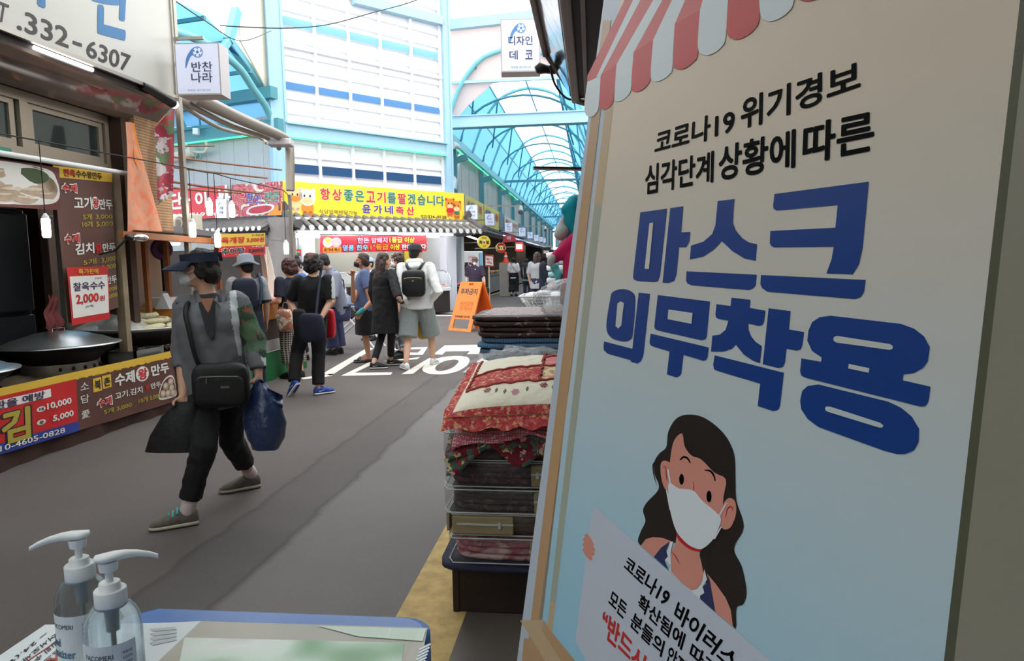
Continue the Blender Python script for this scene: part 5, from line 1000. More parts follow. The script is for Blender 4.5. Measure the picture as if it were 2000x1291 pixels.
# timber awning of the stall
t = thing('stall_awning', 'low timber stall awning with brown edge over the orange counter', 'awning', (-4.8, 8, 1.7)); b = MB(); b.beam(onX(236, 458, -4.15), onX(432, 472, -4.15), .05, .06); b.beam(onX(432, 472, -4.15), onX(520, 478, -4.25), .04, .05); b.build('edge_beam', WOODB, t)
za = 1.78; b = MB(); b.add([(-4.13, 5.85, za), (-4.13, 9.2, za-.02), (-5.9, 9.2, za+.25), (-5.9, 6.9, za+.25), (-4.5, 6.5, za+.05)], [range(5)]); b.build('roof_sheet', BROWN, t)
for q, (x, y, X_) in enumerate(((334, 600, -4.7), (430, 560, -4.35), (292, 600, -4.62))): p = onX(x, y, X_); b = MB(); b.beam((p[0], p[1], 0), (p[0]-.0, p[1]-.02, 1.82), .045, .045); b.build('post', WOODB, t)
S = Sheet((-4.95, 6.5, .98), (-5.3, 8.0, .98), (-5.3, 8.0, 1.78), (-4.95, 6.5, 1.78), .02, 3); b = MB(); S.base(b, 0, 24, 6); tag(b.build('curtain', CURT, loc=(-5.1, 7.2, 1)), 'beige curtain closing the back of the stall awning', 'curtain')
b = MB(); b.box(-7.2, -7.1, 6.9, 9.6, 0, 2.3); b.box(-7.2, -5.9, 6.85, 6.95, 0, 3); struct(b.build('wall_stall_back', WALLD), 'dark back wall of the second stall')
b = MB(); b.box(-5.0, -4.98, 6.62, 6.8, 1.18, 1.30); tag(b.build('notice_card', PAPER, loc=(-5, 6.7, 1.18)), 'small white card pinned on the beige curtain', 'card')
FANP = mat('purple_fan_plastic', (92, 60, 120), .5); p = onX(316, 487, -5.1)
t = thing('electric_fan', 'small purple fan at the back of the stall left of the walker', 'fan', p); b = MB(); b.lathe(p, [(.11, -.02), (.13, 0), (.11, .03)], 24, axis=(.8, -.6, 0)); b.build('guard', FANP, t); b = MB(); b.lathe(p+unit((.8, -.6, 0))*.035, [(.055, 0), (.06, .01)], 20, axis=(.8, -.6, 0)); b.build('hub', BLACK, t); b = MB(); b.beam(p-ZU*.12, p-ZU*.5, .03, .03); b.build('stand', BLACK, t)
t = thing('tube_light', 'short white tube light inside the second stall', 'light', onX(330, 477, -5.4)); b = MB(); b.cyl(onX(318, 478, -5.4), onX(350, 476, -5.4), .018, n=8); b.build('tube', TUBE, t)
# things on the counter
t = thing('steel_basin', 'steel basin with a green rim cloth on the stall counter left of the walker', 'basin', (-5.0, 7.5, .99)); b = MB(); b.lathe((-5.0, 7.7, 0), [(.16, .95), (.22, 1.05), (.225, 1.055), (.215, 1.05)], 24); b.build('bowl', LID, t)
b = MB(); b.grid(lambda u, v: V3((-5.0+.35*(u-.5), 7.7+.35*(v-.5), 1.055+.04*noise.noise(Vector((u*5, v*5, 1))))), 10, 10); b.build('cloth', mat('aqua_cloth', (80, 176, 150), .8), t)
t = thing('styrofoam_box', 'white box on the orange table end beside the corn', 'box', (-4.7, 7.2, .99)); b = MB(); b.box(-4.85, -4.6, 7.1, 7.4, .99, 1.11, bev=.01); b.build('box', WHITE, t)
b = MB(); b.add([(-4.55, 6.98, .99), (-4.55, 7.08, .99), (-4.62, 7.08, 1.16), (-4.62, 6.98, 1.16), (-4.72, 6.98, .99), (-4.72, 7.08, .99)], [(0, 1, 2, 3), (3, 2, 5, 4), (0, 3, 4), (1, 5, 2)]); tag(b.build('tent_card', PAPER, loc=(-4.6, 7, .99)), 'white folded card standing beside the corn tray', 'card')
# yellow and red soup price sign
S = Sheet(onX(428, 503, -4.04), onX(518, 497, -4.04), onX(518, 455, -4.04), onX(428, 457, -4.04)); b = MB(); S.base(b, 1, 1, 1); S.rect(b, 0, 0, 1, .46, 3, .002, 1); S.txt(b, '육개장', .03, .58, .52, .86, 3, .05); S.txt(b, '3,000원', .56, .58, .97, .82, 3, .04); S.txt(b, '3-4인분', .68, .88, .97, .97, 6, .01); S.txt(b, '추어탕', .03, .10, .52, .38, 6, .05, .005); S.txt(b, '추어탕', .02, .08, .53, .40, 2, .09, .0035); S.txt(b, '3,000원', .60, .10, .97, .32, 6, .04, .005); S.txt(b, '3-4인분', .68, .36, .97, .44, 2, .01)
bb_ = S.c; b.add([p-S.nr*.01 for p in S.c], [(3, 2, 1, 0)], 3); tag(b.build('price_sign', CM, loc=onX(470, 480, -4.3)), 'yellow and red soup price sign above the hatted shopper', 'sign')
# white apron hung from the awning, goods in white on the counter
APR = mat('white_apron_cloth', (244, 238, 232), 0.8); b = MB(); ap0, ap1 = onX(519, 482, -4.3), onX(541, 590, -4.35)
b.grid(lambda u, v: (lambda w: V3((-4.34+.06*math.sin(u*9+v*3), ap0[1]-.02+(u-.3)*w+.15*v, 1.72-.80*v)))(.05+.5*v*(1.15-v*.35)), 14, 20); tag(b.build('apron', APR, loc=(-4.34, 9.0, 1.7)), 'white apron hanging at the corner of the second stall', 'apron')
b = MB(); b.sbox((-4.4, 9.1, 1.0), .25, .2, .05, .5, 12, amp=.15); tag(b.build('cloth_bundle', mat('pale_pink_cloth', (238, 214, 212), .8), loc=(-4.4, 9.1, .95)), 'pale pink wrapped bundle on the orange counter below the apron', 'bundle')
# rods of the folded awning across the alley
for (xa, ya, da, xb, yb, db, r, lab) in ((285, 283, 7.2, 418, 285, 9.5, .012, 'highest thin rusty rod reaching into the alley'), (290, 300, 7.2, 550, 332, 11.5, .014, 'long thin rusty rod, second from the top, reaching to the steel post'), (290, 320, 7.2, 522, 348, 11.5, .014, 'thin rusty rod, third from the top, over the red bedding sign'), (290, 348, 7.2, 508, 378, 11, .016, 'thin pale brown rod crossing the red bedding sign'), (320, 365, 7.4, 470, 377, 10, .014, 'lowest thin rod in front of the red bedding sign')):
    b = MB(); b.tube([at(xa, ya, da), at((xa+xb)/2, (ya+yb)/2+1.5, (da+db)/2), at(xb, yb, db)], r, 6); tag(b.build('awning_rod', RUST, loc=at(xa, ya, da)), lab, 'rod')
# retractable steel awning frame over the alley
GST = mat('taupe_steel_frame', (148, 138, 126), 0.5, .4); FROST = mat('frosted_awning_sheet', (214, 224, 232), .4, thin=.5)
t = thing('retractable_awning', 'taupe steel awning frame bending down over the alley beside the white wall', 'awning', at(560, 350, 13)); b = MB()
b.tube(catmull([at(380, 188, 8.5), at(470, 232, 10.5), at(545, 264, 12.6), at(562, 276, 13), at(566, 300, 13), at(567, 372, 13)], 4, False), .10, 4); b.build('front_rail', GST, t)
b = MB(); b.tube(catmull([at(348, 192, 8.2), at(450, 244, 10.5), at(530, 272, 12.8), at(545, 290, 12.8)], 4, False), .045, 6); b.tube(catmull([at(345, 198, 8.2), at(430, 250, 11), at(505, 268, 13), at(520, 280, 13)], 4, False), .03, 6); b.build('inner_rail', GST, t)
b = MB(); b.quad(at(372, 192, 8.5), at(535, 262, 12.7), at(522, 274, 12.8), at(350, 196, 8.2)); b.build('sheet', FROST, t)
b = MB(); b.obox(at(548, 279, 12.7), RT*.22, FW*.12, UP*.06, bev=.02); b.build('end_cover', LFR, t)
t = thing('gutter_pipe', 'cream drain pipe hanging under the alley beam', 'pipe', wpx(345, 300, .22)); b = MB(); b.tube([wpx(330, 312, .22), wpx(378, 296, .22)], .13, 12); b.build('tank', CREAM, t); b = MB(); b.tube(catmull([wpx(358, 296, .22), wpx(354, 288, .22), wpx(362, 283, .22), wpx(375, 295, .22), wpx(398, 297, .22), wpx(404, 288, .22), wpx(402, 276, .22)], 4, False), .035, 8); b.build('bend', CREAM, t); b = MB(); b.tube(catmull([wpx(380, 302, .22), wpx(384, 292, .22), wpx(392, 306, .22), wpx(384, 312, .22)], 4, True), .012, 6); b.build('cord', TEAL, t)
b = MB(); b.obox(wpx(383, 257, .28), RT*.07, FW*.06, UP*.08, bev=.01); tag(b.build('junction_box', WHITE, loc=wpx(383, 257, .3)), 'small white box on the turquoise alley beam', 'box')
# ================================================================ butcher corner shop
SY = mat('bright_yellow_sign', (250, 222, 60), 0.4); SRED = mat('sign_crimson', (214, 44, 58), 0.45); SGRN = mat('sign_green', (40, 128, 104), 0.45); SPUR = mat('sign_indigo', (70, 56, 160), 0.45); SBRN = mat('sign_brown', (132, 104, 50), .5); SORG = mat('sign_orange', (240, 140, 50), .5); SPEACH = mat('sign_peach', (246, 206, 150), .5); SPINK = mat('sign_pink', (246, 170, 196), .5); SSKY = mat('sign_sky_blue', (140, 200, 240), .5); SBLK = mat('sign_black', (30, 26, 28), .5)
BM_ = [SY, SRED, SGRN, SPUR, SBRN, SORG, SPEACH, BWH, SBLK, SPINK, SSKY, OLVY]
def fsheet(b, BL, BR, TR, TL, out): return Sheet(fpx(*BL, out), fpx(*BR, out), fpx(*TR, out), fpx(*TL, out))
sA, zA = fs(554, 419, .05); sB, _ = fs(907, 428, .05); zB = fs(554, 353, .05)[1]
t = thing('shop_sign', 'long yellow butcher sign with red and green lettering and animal drawings', 'sign', fb((sA+sB)/2, 0, zA)); b = MB(); b.obox(fb((sA+sB)/2, -.06, (zA+zB)/2), DB*(sB-sA)/2, NB*.1, ZU*(zB-zA)/2); b.build('case', LFR, t)
S = Sheet(fb(sA, .05, zA), fb(sB, .05, zA), fb(sB, .05, zB), fb(sA, .05, zB)); b = MB(); S.base(b, 0, 1, 1)
def sgn(s, u0, u1, v0, v1, m):
    S.txt(b, s, u0-.002, v0-.015, u1+.002, v1+.015, 7, .07, .006); S.txt(b, s, u0, v0, u1, v1, m, .035, .012)
txt = [('항', 1), ('상', 1), ('좋', 2), ('은', 2), ('고', 1), ('기', 1), ('를', 2), ('팔', 1), ('겠', 2), ('습', 2), ('니', 2), ('다', 2)]
for k, (c_, m_) in enumerate(txt): u = .175+k*.0585; sgn(c_, u, u+.048, .50, .86, m_)
for k, (c_, m_) in enumerate([('윤', 3), ('가', 3), ('네', 3), ('축', 1), ('산', 1)]): u = .385+k*.062; sgn(c_, u, u+.046, .14, .42, m_)
S.txt(b, '식당업체배달가능', .165, .07, .36, .20, 4, .02); S.txt(b, '02)336-0538', .72, .03, .88, .16, 8, .02)
# simple animals: pale pig and orange calf on the left, two red calves on the right
def critter(u, v, s, body, face, snout, horn=None):
    a = 7.2; S.disc(b, u, v-.20*s, .022*s, .022*s*a, body, .006); S.disc(b, u-.010*s, v-.33*s, .009*s, .01*s*a, body, .006); S.disc(b, u+.010*s, v-.33*s, .009*s, .01*s*a, body, .006)
    for q in (-1, 1): S.disc(b, u+q*.022*s, v+.20*s, .008*s, .008*s*a, horn or body, .006)
    S.disc(b, u, v+.05*s, .03*s, .027*s*a, face, .009); S.disc(b, u, v-.03*s, .019*s, .011*s*a, snout, .012)
    for q in (-1, 1): S.disc(b, u+q*.010*s, v+.08*s, .003*s, .0045*s*a, 8, .014)
critter(.055, .52, 1.15, 6, 6, 5); critter(.112, .48, 1.35, 5, 7, 6, 7); critter(.905, .53, 1.05, 5, 5, 6, 1); critter(.948, .45, 1.05, 5, 5, 6, 1); S.disc(b, .905, .36, .025, .09, 1, .015); S.disc(b, .948, .28, .018, .06, 2, .015)
b.build('face', BM_, t)
# tiled eaves below the sign
TILE = mat('grey_roof_tile', (128, 122, 116), 0.7, var=(5, .12)); TILED = mat('dark_roof_tile', (92, 88, 86), 0.7); DISC = mat('white_tile_end', (226, 228, 230), 0.5)
sL, zL = fs(590, 448, .85); sR = fs(903, 455, .85)[0]
def eaves(name, A_, B_, nrm, z_top, z_low, outw, n, label, disc=True, hips=True):
    A_, B_ = V3(A_), V3(B_); d = unit(B_-A_); L = np.linalg.norm(B_-A_); t = thing(name, label, 'eaves', (A_+B_)/2*V3((1, 1, 0))+ZU*z_low)
    b = MB(); pr = lambda s, k: A_+d*s+nrm*outw*k+ZU*(z_top+(z_low-z_top)*k**1.15-A_[2])
    b.grid(lambda u, v: pr(u*L, v)-ZU*.03, 2, 4); b.quad(pr(0, 1)-ZU*.03, pr(L, 1)-ZU*.03, A_+d*L-ZU*(A_[2]-z_low+.10), A_-ZU*(A_[2]-z_low+.10)); b.build('deck', TILED, t)
    b = MB()
    for k in range(n):      # one course of round tiles per row, running down the slope
        s = (k+.5)*L/n
        for q in range(4):
            k0, k1 = q/4, (q+1)/4+.02; b.tube([pr(s, k0)+ZU*.015, pr(s, min(k1, 1))+ZU*.03], L/n*.27, 6)
    b.build('tiles', TILE, t)
    if disc:
        for k in range(n): b = MB(); b.lathe(pr((k+.5)*L/n, 1)+nrm*.012+ZU*.02, [(L/n*.30, 0), (L/n*.30, .02)], 10, axis=tuple(nrm)); b.build('tile_end', DISC, t)
    if hips:
        for s in (0, L): b = MB(); b.tube([pr(s, .02)+ZU*.1, pr(s, .5)+ZU*.09, pr(s, 1)+ZU*.06], .10, 7); b.lathe(pr(s, 1)+nrm*.05+ZU*.10, [(.12, 0), (.12, .04)], 5, axis=tuple(nrm)); b.lathe(pr(s, .1)+nrm*.08+ZU*.20, [(.16, 0), (.13, .05)], 5, axis=tuple(nrm)); b.build('ridge', TILED, t)
    return t
eaves('tiled_eaves', fb(sA-.05, .0, 2.7), fb(sB+.05, .0, 2.7), NB, zA+.0, fs(740, 449, .85)[1], .85, 24, 'grey tiled eaves with white round tile ends under the yellow butcher sign')
# shell of the shop
INW = mat('greenish_white_wall', (206, 208, 192), 0.6); INW2 = mat('white_tile_wall', (214, 218, 220), 0.4); COLW = mat('white_column', (232, 236, 246), 0.45)
zc = zA-.12; b = MB(); D0 = -2.6
b.obox(fb((sA+sB)/2, D0, zc/2), DB*(sB-sA)/2, NB*.05, ZU*zc/2); b.obox(fb(sB-.05, D0/2, zc/2), DB*.05, NB*-D0/2, ZU*zc/2, 1); b.obox(fb(sA+.3, D0/2, zc/2), DB*.05, NB*-D0/2, ZU*zc/2); struct(b.build('wall_butcher', [INW, INW2]), 'pale inside walls of the butcher shop')
b = MB(); b.obox(fb((sA+sB)/2, D0/2+.2, zc+.02), DB*(sB-sA)/2, NB*(-D0/2+.2), ZU*.03); struct(b.build('ceiling_butcher', WHITE), 'ceiling of the butcher shop')
for x0, x1, lab in ((588, 614, 'white square column left of the butcher opening'), (869, 889, 'white square column right of the butcher opening')):
    s_0, s_1 = fs(x0, 500, .1)[0], fs(x1, 500, .1)[0]; b = MB(); b.obox(fb((s_0+s_1)/2, .0, zc/2), DB*(s_1-s_0)/2, NB*.16, ZU*zc/2, bev=.01); struct(b.build('trim_18', COLW), lab)
b = MB(); s_ = fs(842, 500, -2.5)[0]; b.obox(fb(s_+.3, D0+.1, 1.25), DB*.9, NB*.05, ZU*1.25); struct(b.build('trim_19', mat('grey_cold_room_panel', (186, 192, 196), .35, .2)), 'grey cold room panels at the right of the butcher shop')
for (xa, xb, y, out, lab) in ((583, 884, 456, .55, 'long tube light line under the tiled eaves of the butcher'), (577, 624, 462, .2, 'short tube light at the left end of the butcher opening'), (832, 866, 462, -.6, 'short tube light at the right end of the butcher opening')):
    p, q = fpx(xa, y, out), fpx(xb, y, out); z_ = (p[2]+q[2])/2; p[2] = q[2] = z_; t = thing('tube_light', lab, 'light', (p+q)/2); b = MB(); b.cyl(p, q, .028, n=8); b.build('tube', mat('shop_tube_white', (250, 252, 255), .4, emit=20.0), t); b = MB(); b.beam(p+ZU*.05, q+ZU*.05, .07, .06); b.build('fitting', WHITE, t)
for k_, (s_q, o_q) in enumerate(((1.6, -.9), (3.2, -.9), (4.8, -.9), (3.2, -1.8))):
    p, q = fb(sA+s_q-.6, o_q, zc-.06), fb(sA+s_q+.6, o_q, zc-.06); t = thing('tube_light', 'ceiling tube light inside the butcher shop, '+('over the left end', 'over the middle', 'over the right end', 'nearest the back wall')[k_], 'light', (p+q)/2); b = MB(); b.cyl(p, q, .028, n=8); b.build('tube', mat('shop_tube_white', (250, 252, 255), .4, emit=20.0), t); b = MB(); b.beam(p+ZU*.04, q+ZU*.04, .07, .04); b.build('fitting', WHITE, t)
S = Sheet(fpx(625, 494, .15), fpx(833, 490, .15), fpx(833, 460, .15), fpx(625, 461, .15), .01, 3); b = MB(); S.base(b, 1, 16, 3)
def st2(s, u0, u1, v0, v1, m): S.txt(b, s, u0-.004, v0-.03, u1+.004, v1+.03, 8, .10, .01); S.txt(b, s, u0, v0, u1, v1, m, .05, .018)
st2('한돈', .32, .43, .54, .90, 9); st2('암퇘지', .45, .60, .54, .90, 9); st2('1등급', .62, .75, .54, .90, 0); st2('이상', .77, .87, .54, .90, 0); st2('명품', .19, .29, .10, .46, 10); st2('한우', .31, .42, .10, .46, 10); st2('1⁺등급', .44, .61, .10, .46, 5); st2('이상', .63, .72, .10, .46, 0); st2('판매합니다', .74, .99, .10, .46, 7)
S.rect(b, .02, .02, .18, .36, 5, .01, 2); S.txt(b, '윤가네 축산', .03, .08, .17, .28, 8, .03, .018)
for u, m_, m2 in ((.065, 7, 0), (.135, 9, 9)):
    S.disc(b, u, .62, .045, .30, m_, .012); S.disc(b, u, .76, .028, .14, m2, .016); S.disc(b, u, .55, .02, .08, 6, .02)
tag(b.build('red_banner', BM_, loc=fpx(730, 478, .15)), 'red meat price banner hung across the butcher opening', 'banner')
S = fsheet(b, (647, 500), (668, 500), (668, 485), (647, 486), -.2); b = MB(); p0, p1 = fpx(567, 500, .3), fpx(588, 487, .3); S = Sheet(p0, fpx(588, 500, .3), p1, fpx(567, 486, .3)); S.base(b, 1, 1, 1); S.rect(b, .1, .15, .9, .75, 11, .006, 1); S.rect(b, .6, .15, .9, .5, 2, .01, 1); tag(b.build('small_sign', BM_, loc=p0), 'small red framed green sign by the grey pillar left of the butcher', 'sign')
b = MB(); S = Sheet(fpx(790, 520, -2.4), fpx(810, 520, -2.4), fpx(810, 478, -2.4), fpx(790, 480, -2.4)); S.base(b, 0, 1, 1); tag(b.build('yellow_poster', BM_, loc=S.c[0]), 'yellow poster on the back wall of the butcher beside the hooded person', 'poster')
# grey pillar left of the shop
PIL = mat('grey_render_pillar', (138, 132, 128), .8, var=(3, .12)); p = fpx(552, 480, .4); b = MB(); b.cyl((p[0], p[1], 0), (p[0], p[1], 2.6), .32, .32, 16); struct(b.build('trim_20', PIL), 'grey round pillar at the left corner of the butcher shop')
# curved glass meat counters
GLC = mat('counter_glass', (225, 236, 240), 0.03, alpha=.22, spec=.9); STL = mat('white_counter_body', (226, 228, 232), .4); MEAT = mat('red_meat_trays', (206, 120, 130), .5, pat=p_cells(14, [(214, 130, 140), (236, 220, 220), (190, 80, 90), (232, 190, 196)])); DCB = mat('dark_counter_base', (52, 46, 46), .5)
def meatcase(s_0, s_1, out, label):
    t = thing('meat_counter', label, 'meat counter', fb((s_0+s_1)/2, out-.4, 0), 0, 'glass meat counters of the butcher'); c = (s_0+s_1)/2; h = (s_1-s_0)/2
    b = MB(); b.obox(fb(c, out-.42, .36), DB*h, NB*.38, ZU*.32, bev=.02); b.build('base', DCB, t); b = MB(); b.obox(fb(c, out-.40, .70), DB*h, NB*.42, ZU*.05, bev=.02); b.build('body', STL, t)
    b = MB(); b.obox(fb(c, out-.42, .80), DB*(h-.05), NB*.33, ZU*.045, bev=.02); b.build('meat', MEAT, t)
    b = MB(); pr = [(0, .74), (.02, .95), (-.08, 1.12), (-.3, 1.22), (-.8, 1.24)]; b.rings([[fb(s, out+o, z) for o, z in pr] for s in (s_0, s_1)], 0, False) if False else [b.quad(fb(s_0, out+pr[i][0], pr[i][1]), fb(s_1, out+pr[i][0], pr[i][1]), fb(s_1, out+pr[i+1][0], pr[i+1][1]), fb(s_0, out+pr[i+1][0], pr[i+1][1])) for i in range(4)]; b.build('glass', GLC, t)
    b = MB(); 
    for s in (s_0, s_1): b.tube([fb(s, out+o, z) for o, z in pr], .018, 6)
    b.tube([fb(s_0, out-.3, 1.23), fb(s_1, out-.3, 1.23)], .02, 6); b.build('glass_frame', CHR, t)
sc0 = fs(842, 560, .9)[0]; meatcase(sc0-.3, sc0+.62, 1.0, 'curved glass meat counter between the hooded person and the orange board')
meatcase(sA+1.1, sA+2.9, .5, 'glass meat counter behind the queue of shoppers')
STEELP = mat('steel_mixer', (170, 174, 178), .3, .9); 
# pots on a folding table
t = thing('folding_table', 'white legged folding table carrying steel pots beside the waiting shoppers', 'table', (-4.0, 11.7, 0)); b = MB(); tx, ty = -4.05, 11.4
b.box(tx-.55, tx+.42, ty-.3, ty+.3, .72, .75, bev=.008); b.build('table_top', mat('blue_white_table_top', (170, 188, 214), .5), t)
for s in (-1, 1): b = MB(); b.tube([(tx+.45, ty+.26*s, 0), (tx-.15, ty+.26*s, .72)], .016, 8); b.build('leg', WHITE, t); b = MB(); b.tube([(tx-.55, ty+.24*s, 0), (tx+.3, ty+.24*s, .72)], .016, 8); b.build('leg', LEGW, t)
for k, (dx, z, r, h) in enumerate(((.12, .75, .25, .16), (.12, .915, .23, .14))):
    b = MB(); o = V3((tx+dx, ty, 0)); b.lathe(o, [(r*.8, z), (r, z+.03), (r, z+h-.02), (r*1.1, z+h), (r*1.05, z+h+.005)], 28); tag(b.build('steel_pot', STEELP if k == 0 else PANB, loc=(tx+dx, ty, z)), ['wide steel pot on the folding table, under the dark one', 'dark pan stacked on the steel pot of the folding table'][k], 'pot', 'pots on the folding table')
# kimchi fridge and things right of the column
p0 = onX(900, 588, -4.75); t = thing('white_fridge', 'white refrigerator with a dark picture on its door, right of the butcher column', 'fridge', (-4.7, 22.3, 0))
fx, fy = at(893, 560, 22.3), at(945, 560, 23.0); fu = unit((fx-fy)*V3((-1, -1, 0))); b = MB(); pc = (fx+fy)/2*V3((1, 1, 0)); fn = V3((fu[1], -fu[0], 0)); zf = 1.43+(513-490)/1345*22.5
hw = np.linalg.norm((fy-fx)[:2])/2; b.obox(pc-fn*.35+ZU*zf/2, fu*hw, fn*.35, ZU*zf/2, bev=.03); b.build('cabinet', mat('white_fridge_enamel', (232, 234, 240), .3), t)
S = Sheet(pc-fu*hw*.98+fn*.01+ZU*.1, pc+fu*hw*.72+fn*.01+ZU*.1, pc+fu*hw*.72+fn*.01+ZU*(zf-.03), pc-fu*hw*.98+fn*.01+ZU*(zf-.03)); b = MB(); PICD = mat('dark_picture_print', (70, 50, 58), .4, pat=p_cells(12, [(40, 30, 36), (90, 60, 72), (180, 120, 130), (50, 36, 44), (220, 190, 200)])); S.base(b, 0, 1, 1); S.rect(b, .18, .52, .80, .80, 1, .005, 1); S.txt(b, '김치냉장고', .48, .86, .8, .93, 2, .03, .006); S.rect(b, .95, .5, 1.12, .98, 3, .0, 1); b.build('door', [WHITE, PICD, SPINK, SSKY], t)
# left wing of the corner building: red bedding sign, meat photo sign, eaves
def wsheet(BL, BR, TR, TL, out): return Sheet(wpx(*BL, out), wpx(*BR, out), wpx(*TR, out), wpx(*TL, out))
MEATP = mat('meat_photo_print', (200, 70, 80), .5, pat=p_scribble(2.6, [(40, 120, 50), (176, 34, 56), (214, 120, 126), (150, 20, 40), (226, 214, 200)], 2))
t_m = wsheet((452, 424), (552, 420), (552, 354), (452, 361), .35); b = MB(); S = t_m; S.base(b, 0, 1, 1); 
for k, (c_, m_) in enumerate([('한', 1), ('우', 1), ('한', 3), ('돈', 3), ('전', 2), ('문', 2)]): u = .0+k*.155+(.03 if k > 3 else 0); S.txt(b, c_, u-.005, .39, u+.145, .73, 7, .08, .012); S.txt(b, c_, u, .40, u+.14, .72, m_, .04, .02)
S.blob(b, [(.3, .1), (.45, .03), (.75, .1), (.85, .28), (.7, .36), (.4, .3)], 8, .006); S.blob(b, [(.35, .13), (.5, .08), (.72, .13), (.8, .25), (.68, .31), (.42, .26)], 9, .01); S.blob(b, [(.72, .0), (1, .0), (1, .36), (.9, .3)], 5, .012, 0)
SGREY = mat('pale_grey_plate', (214, 212, 208), .4); MRED = mat('raw_meat_red', (176, 44, 62), .45, var=(5, .2)); tag(b.build('meat_sign', [MEATP, SRED, SGRN, SPUR, SBRN, SORG, SPEACH, BWH, SGREY, MRED], loc=S.c[0]), 'meat photo sign with outlined words left of the yellow butcher sign', 'sign')
S = wsheet((296, 432), (452, 424), (445, 362), (296, 372), .35); b = MB(); S.base(b, 0, 1, 1)
for s, u0, u1 in (('주', .02, .16), ('단', .25, .42), ('이', .58, .73), ('불', .86, 1.02)): S.txt(b, s, u0, .34, u1, .88, 1, .06, .012)
S.disc(b, .51, .62, .014, .045, 1, .012); S.txt(b, '557·010·7191·650', .05, .07, .99, .20, 1, .03, .012); tag(b.build('bedding_sign', [SRED, BWH], loc=S.c[0]), 'red sign with large white words left of the meat photo sign', 'sign')
zw = wpx(500, 432, .35)[2]; w0, w1 = wpx(425, 428, .3), wpx(556, 422, .3)
eaves('tiled_eaves', (w1[0], w1[1], zw), (w0[0], w0[1], zw), WN, zw-.0, wpx(500, 448, 1.0)[2], .75, 12, 'grey tiled eaves below the meat photo sign', True, False)
b = MB(); pa, pb_ = wpx(300, 440, .3), wpx(440, 434, .3); b.beam(pa-ZU*.05, pb_-ZU*.05, .5, .12); struct(b.build('trim_21', mat('grey_ledge', (120, 112, 104), .7)), 'grey ledge below the red bedding sign')
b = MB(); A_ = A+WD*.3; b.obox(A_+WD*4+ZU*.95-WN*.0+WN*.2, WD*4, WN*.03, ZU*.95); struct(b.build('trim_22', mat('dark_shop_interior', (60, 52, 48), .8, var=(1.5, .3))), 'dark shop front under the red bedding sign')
t = thing('light_box', 'small hanging light box in front of the red bedding sign', 'light box', wpx(430, 405, .8)); p = at(421, 426, 12.5); b = MB(); b.obox(p+RT*.10+UP*.17+FW*.06, RT*.1, FW*.06, UP*.17); b.build('case', LFR, t); S = Sheet(p-FW*.01, p+RT*.2-FW*.01, p+RT*.2+UP*.34-FW*.01, p+UP*.34-FW*.01); b = MB(); S.base(b, 0, 1, 1); ballmark(S, b, 0, 1, .55, .82, .11, .6); S.txt(b, '이불', .3, .45, .75, .62, 2, .02, .008); S.txt(b, '지물', .3, .22, .75, .38, 2, .02, .008); b.build('face', [LBOX, LB1, LB2], t); b = MB(); b.beam(p+UP*.34+RT*.19, p+UP*.6+RT*.19, .03, .03); e_ = p+UP*.58+RT*.19; f_ = wpx(*[float(q) for q in (430, 372)], .0); b.beam(e_, (f_[0], f_[1], e_[2]), .03, .03); b.build('bracket', WHITE, t)
# outdoor air unit on the stall roof
p = at(361, 455, 11.5); t = thing('air_conditioner_unit', 'cream outdoor air unit with a round fan grille below the red sign', 'air conditioner', p); u_, v_, n_ = unit(WD*-1), ZU, WN; b = MB(); b.obox(p+u_*.06+v_*.15, u_*.23, n_*.12, v_*.15, bev=.015); b.build('case', CREAM, t); b = MB(); b.lathe(p+u_*.03+v_*.15+n_*.122, [(.115, 0), (.11, .01)], 24, axis=tuple(n_)); g_ = b.build('grille', mat('dark_fan_grille', (88, 84, 80), .6), t)
for k in range(3): b = MB(); b.lathe(p+u_*.03+v_*.15+n_*.133, [(.10-.03*k, 0), (.10-.03*k, .006), (.092-.03*k, .006)], 20, axis=tuple(n_)); b.build('ring', GST, g_)
b = MB(); b.box(p[0]-.3, p[0]+.35, p[1]-.3, p[1]+.2, p[2]-.08, p[2]-.0); tag(b.build('unit_shelf', BROWN, loc=p), 'brown shelf board under the outdoor air unit', 'shelf'); b = MB(); b.beam((p[0], p[1]+.05, 0), (p[0], p[1]+.05, p[2]-.08), .06, .06); tag(b.build('shelf_post', BROWN, loc=(p[0], p[1]+.05, 0)), 'brown post holding the shelf of the outdoor air unit', 'post')
# power lines
b = MB(); b.tube(catmull([at(430, 50, 14), at(550, 55, 15), at(640, 48, 16), at(730, 24, 17), at(800, 5, 18), at(860, -20, 18.5)], 5, False), .012, 5); tag(b.build('cable', BLACK, loc=at(640, 48, 16)), 'thin dark cable sagging across the white louvred wall', 'cable')
b = MB(); b.tube(catmull([at(340, 0, 8), at(400, 40, 9), at(470, 80, 11), at(530, 60, 14)], 5, False), .008, 5); tag(b.build('cable', BLACK, loc=at(400, 40, 9)), 'thin dark cable crossing the blue alley roof', 'cable')
DUCT = mat('silver_duct', (190, 192, 188), .4, .5); b = MB(); b.tube(catmull([onX(884, 372, -4.75), onX(890, 320, -4.75), onX(893, 296, -4.75), onX(888, 285, -4.7), onX(880, 284, -4.6)], 4, False), .15, 12); tag(b.build('duct', DUCT, loc=onX(884, 372, -4.75)), 'silver duct pipe beside the pale blue post at the lane mouth', 'duct')
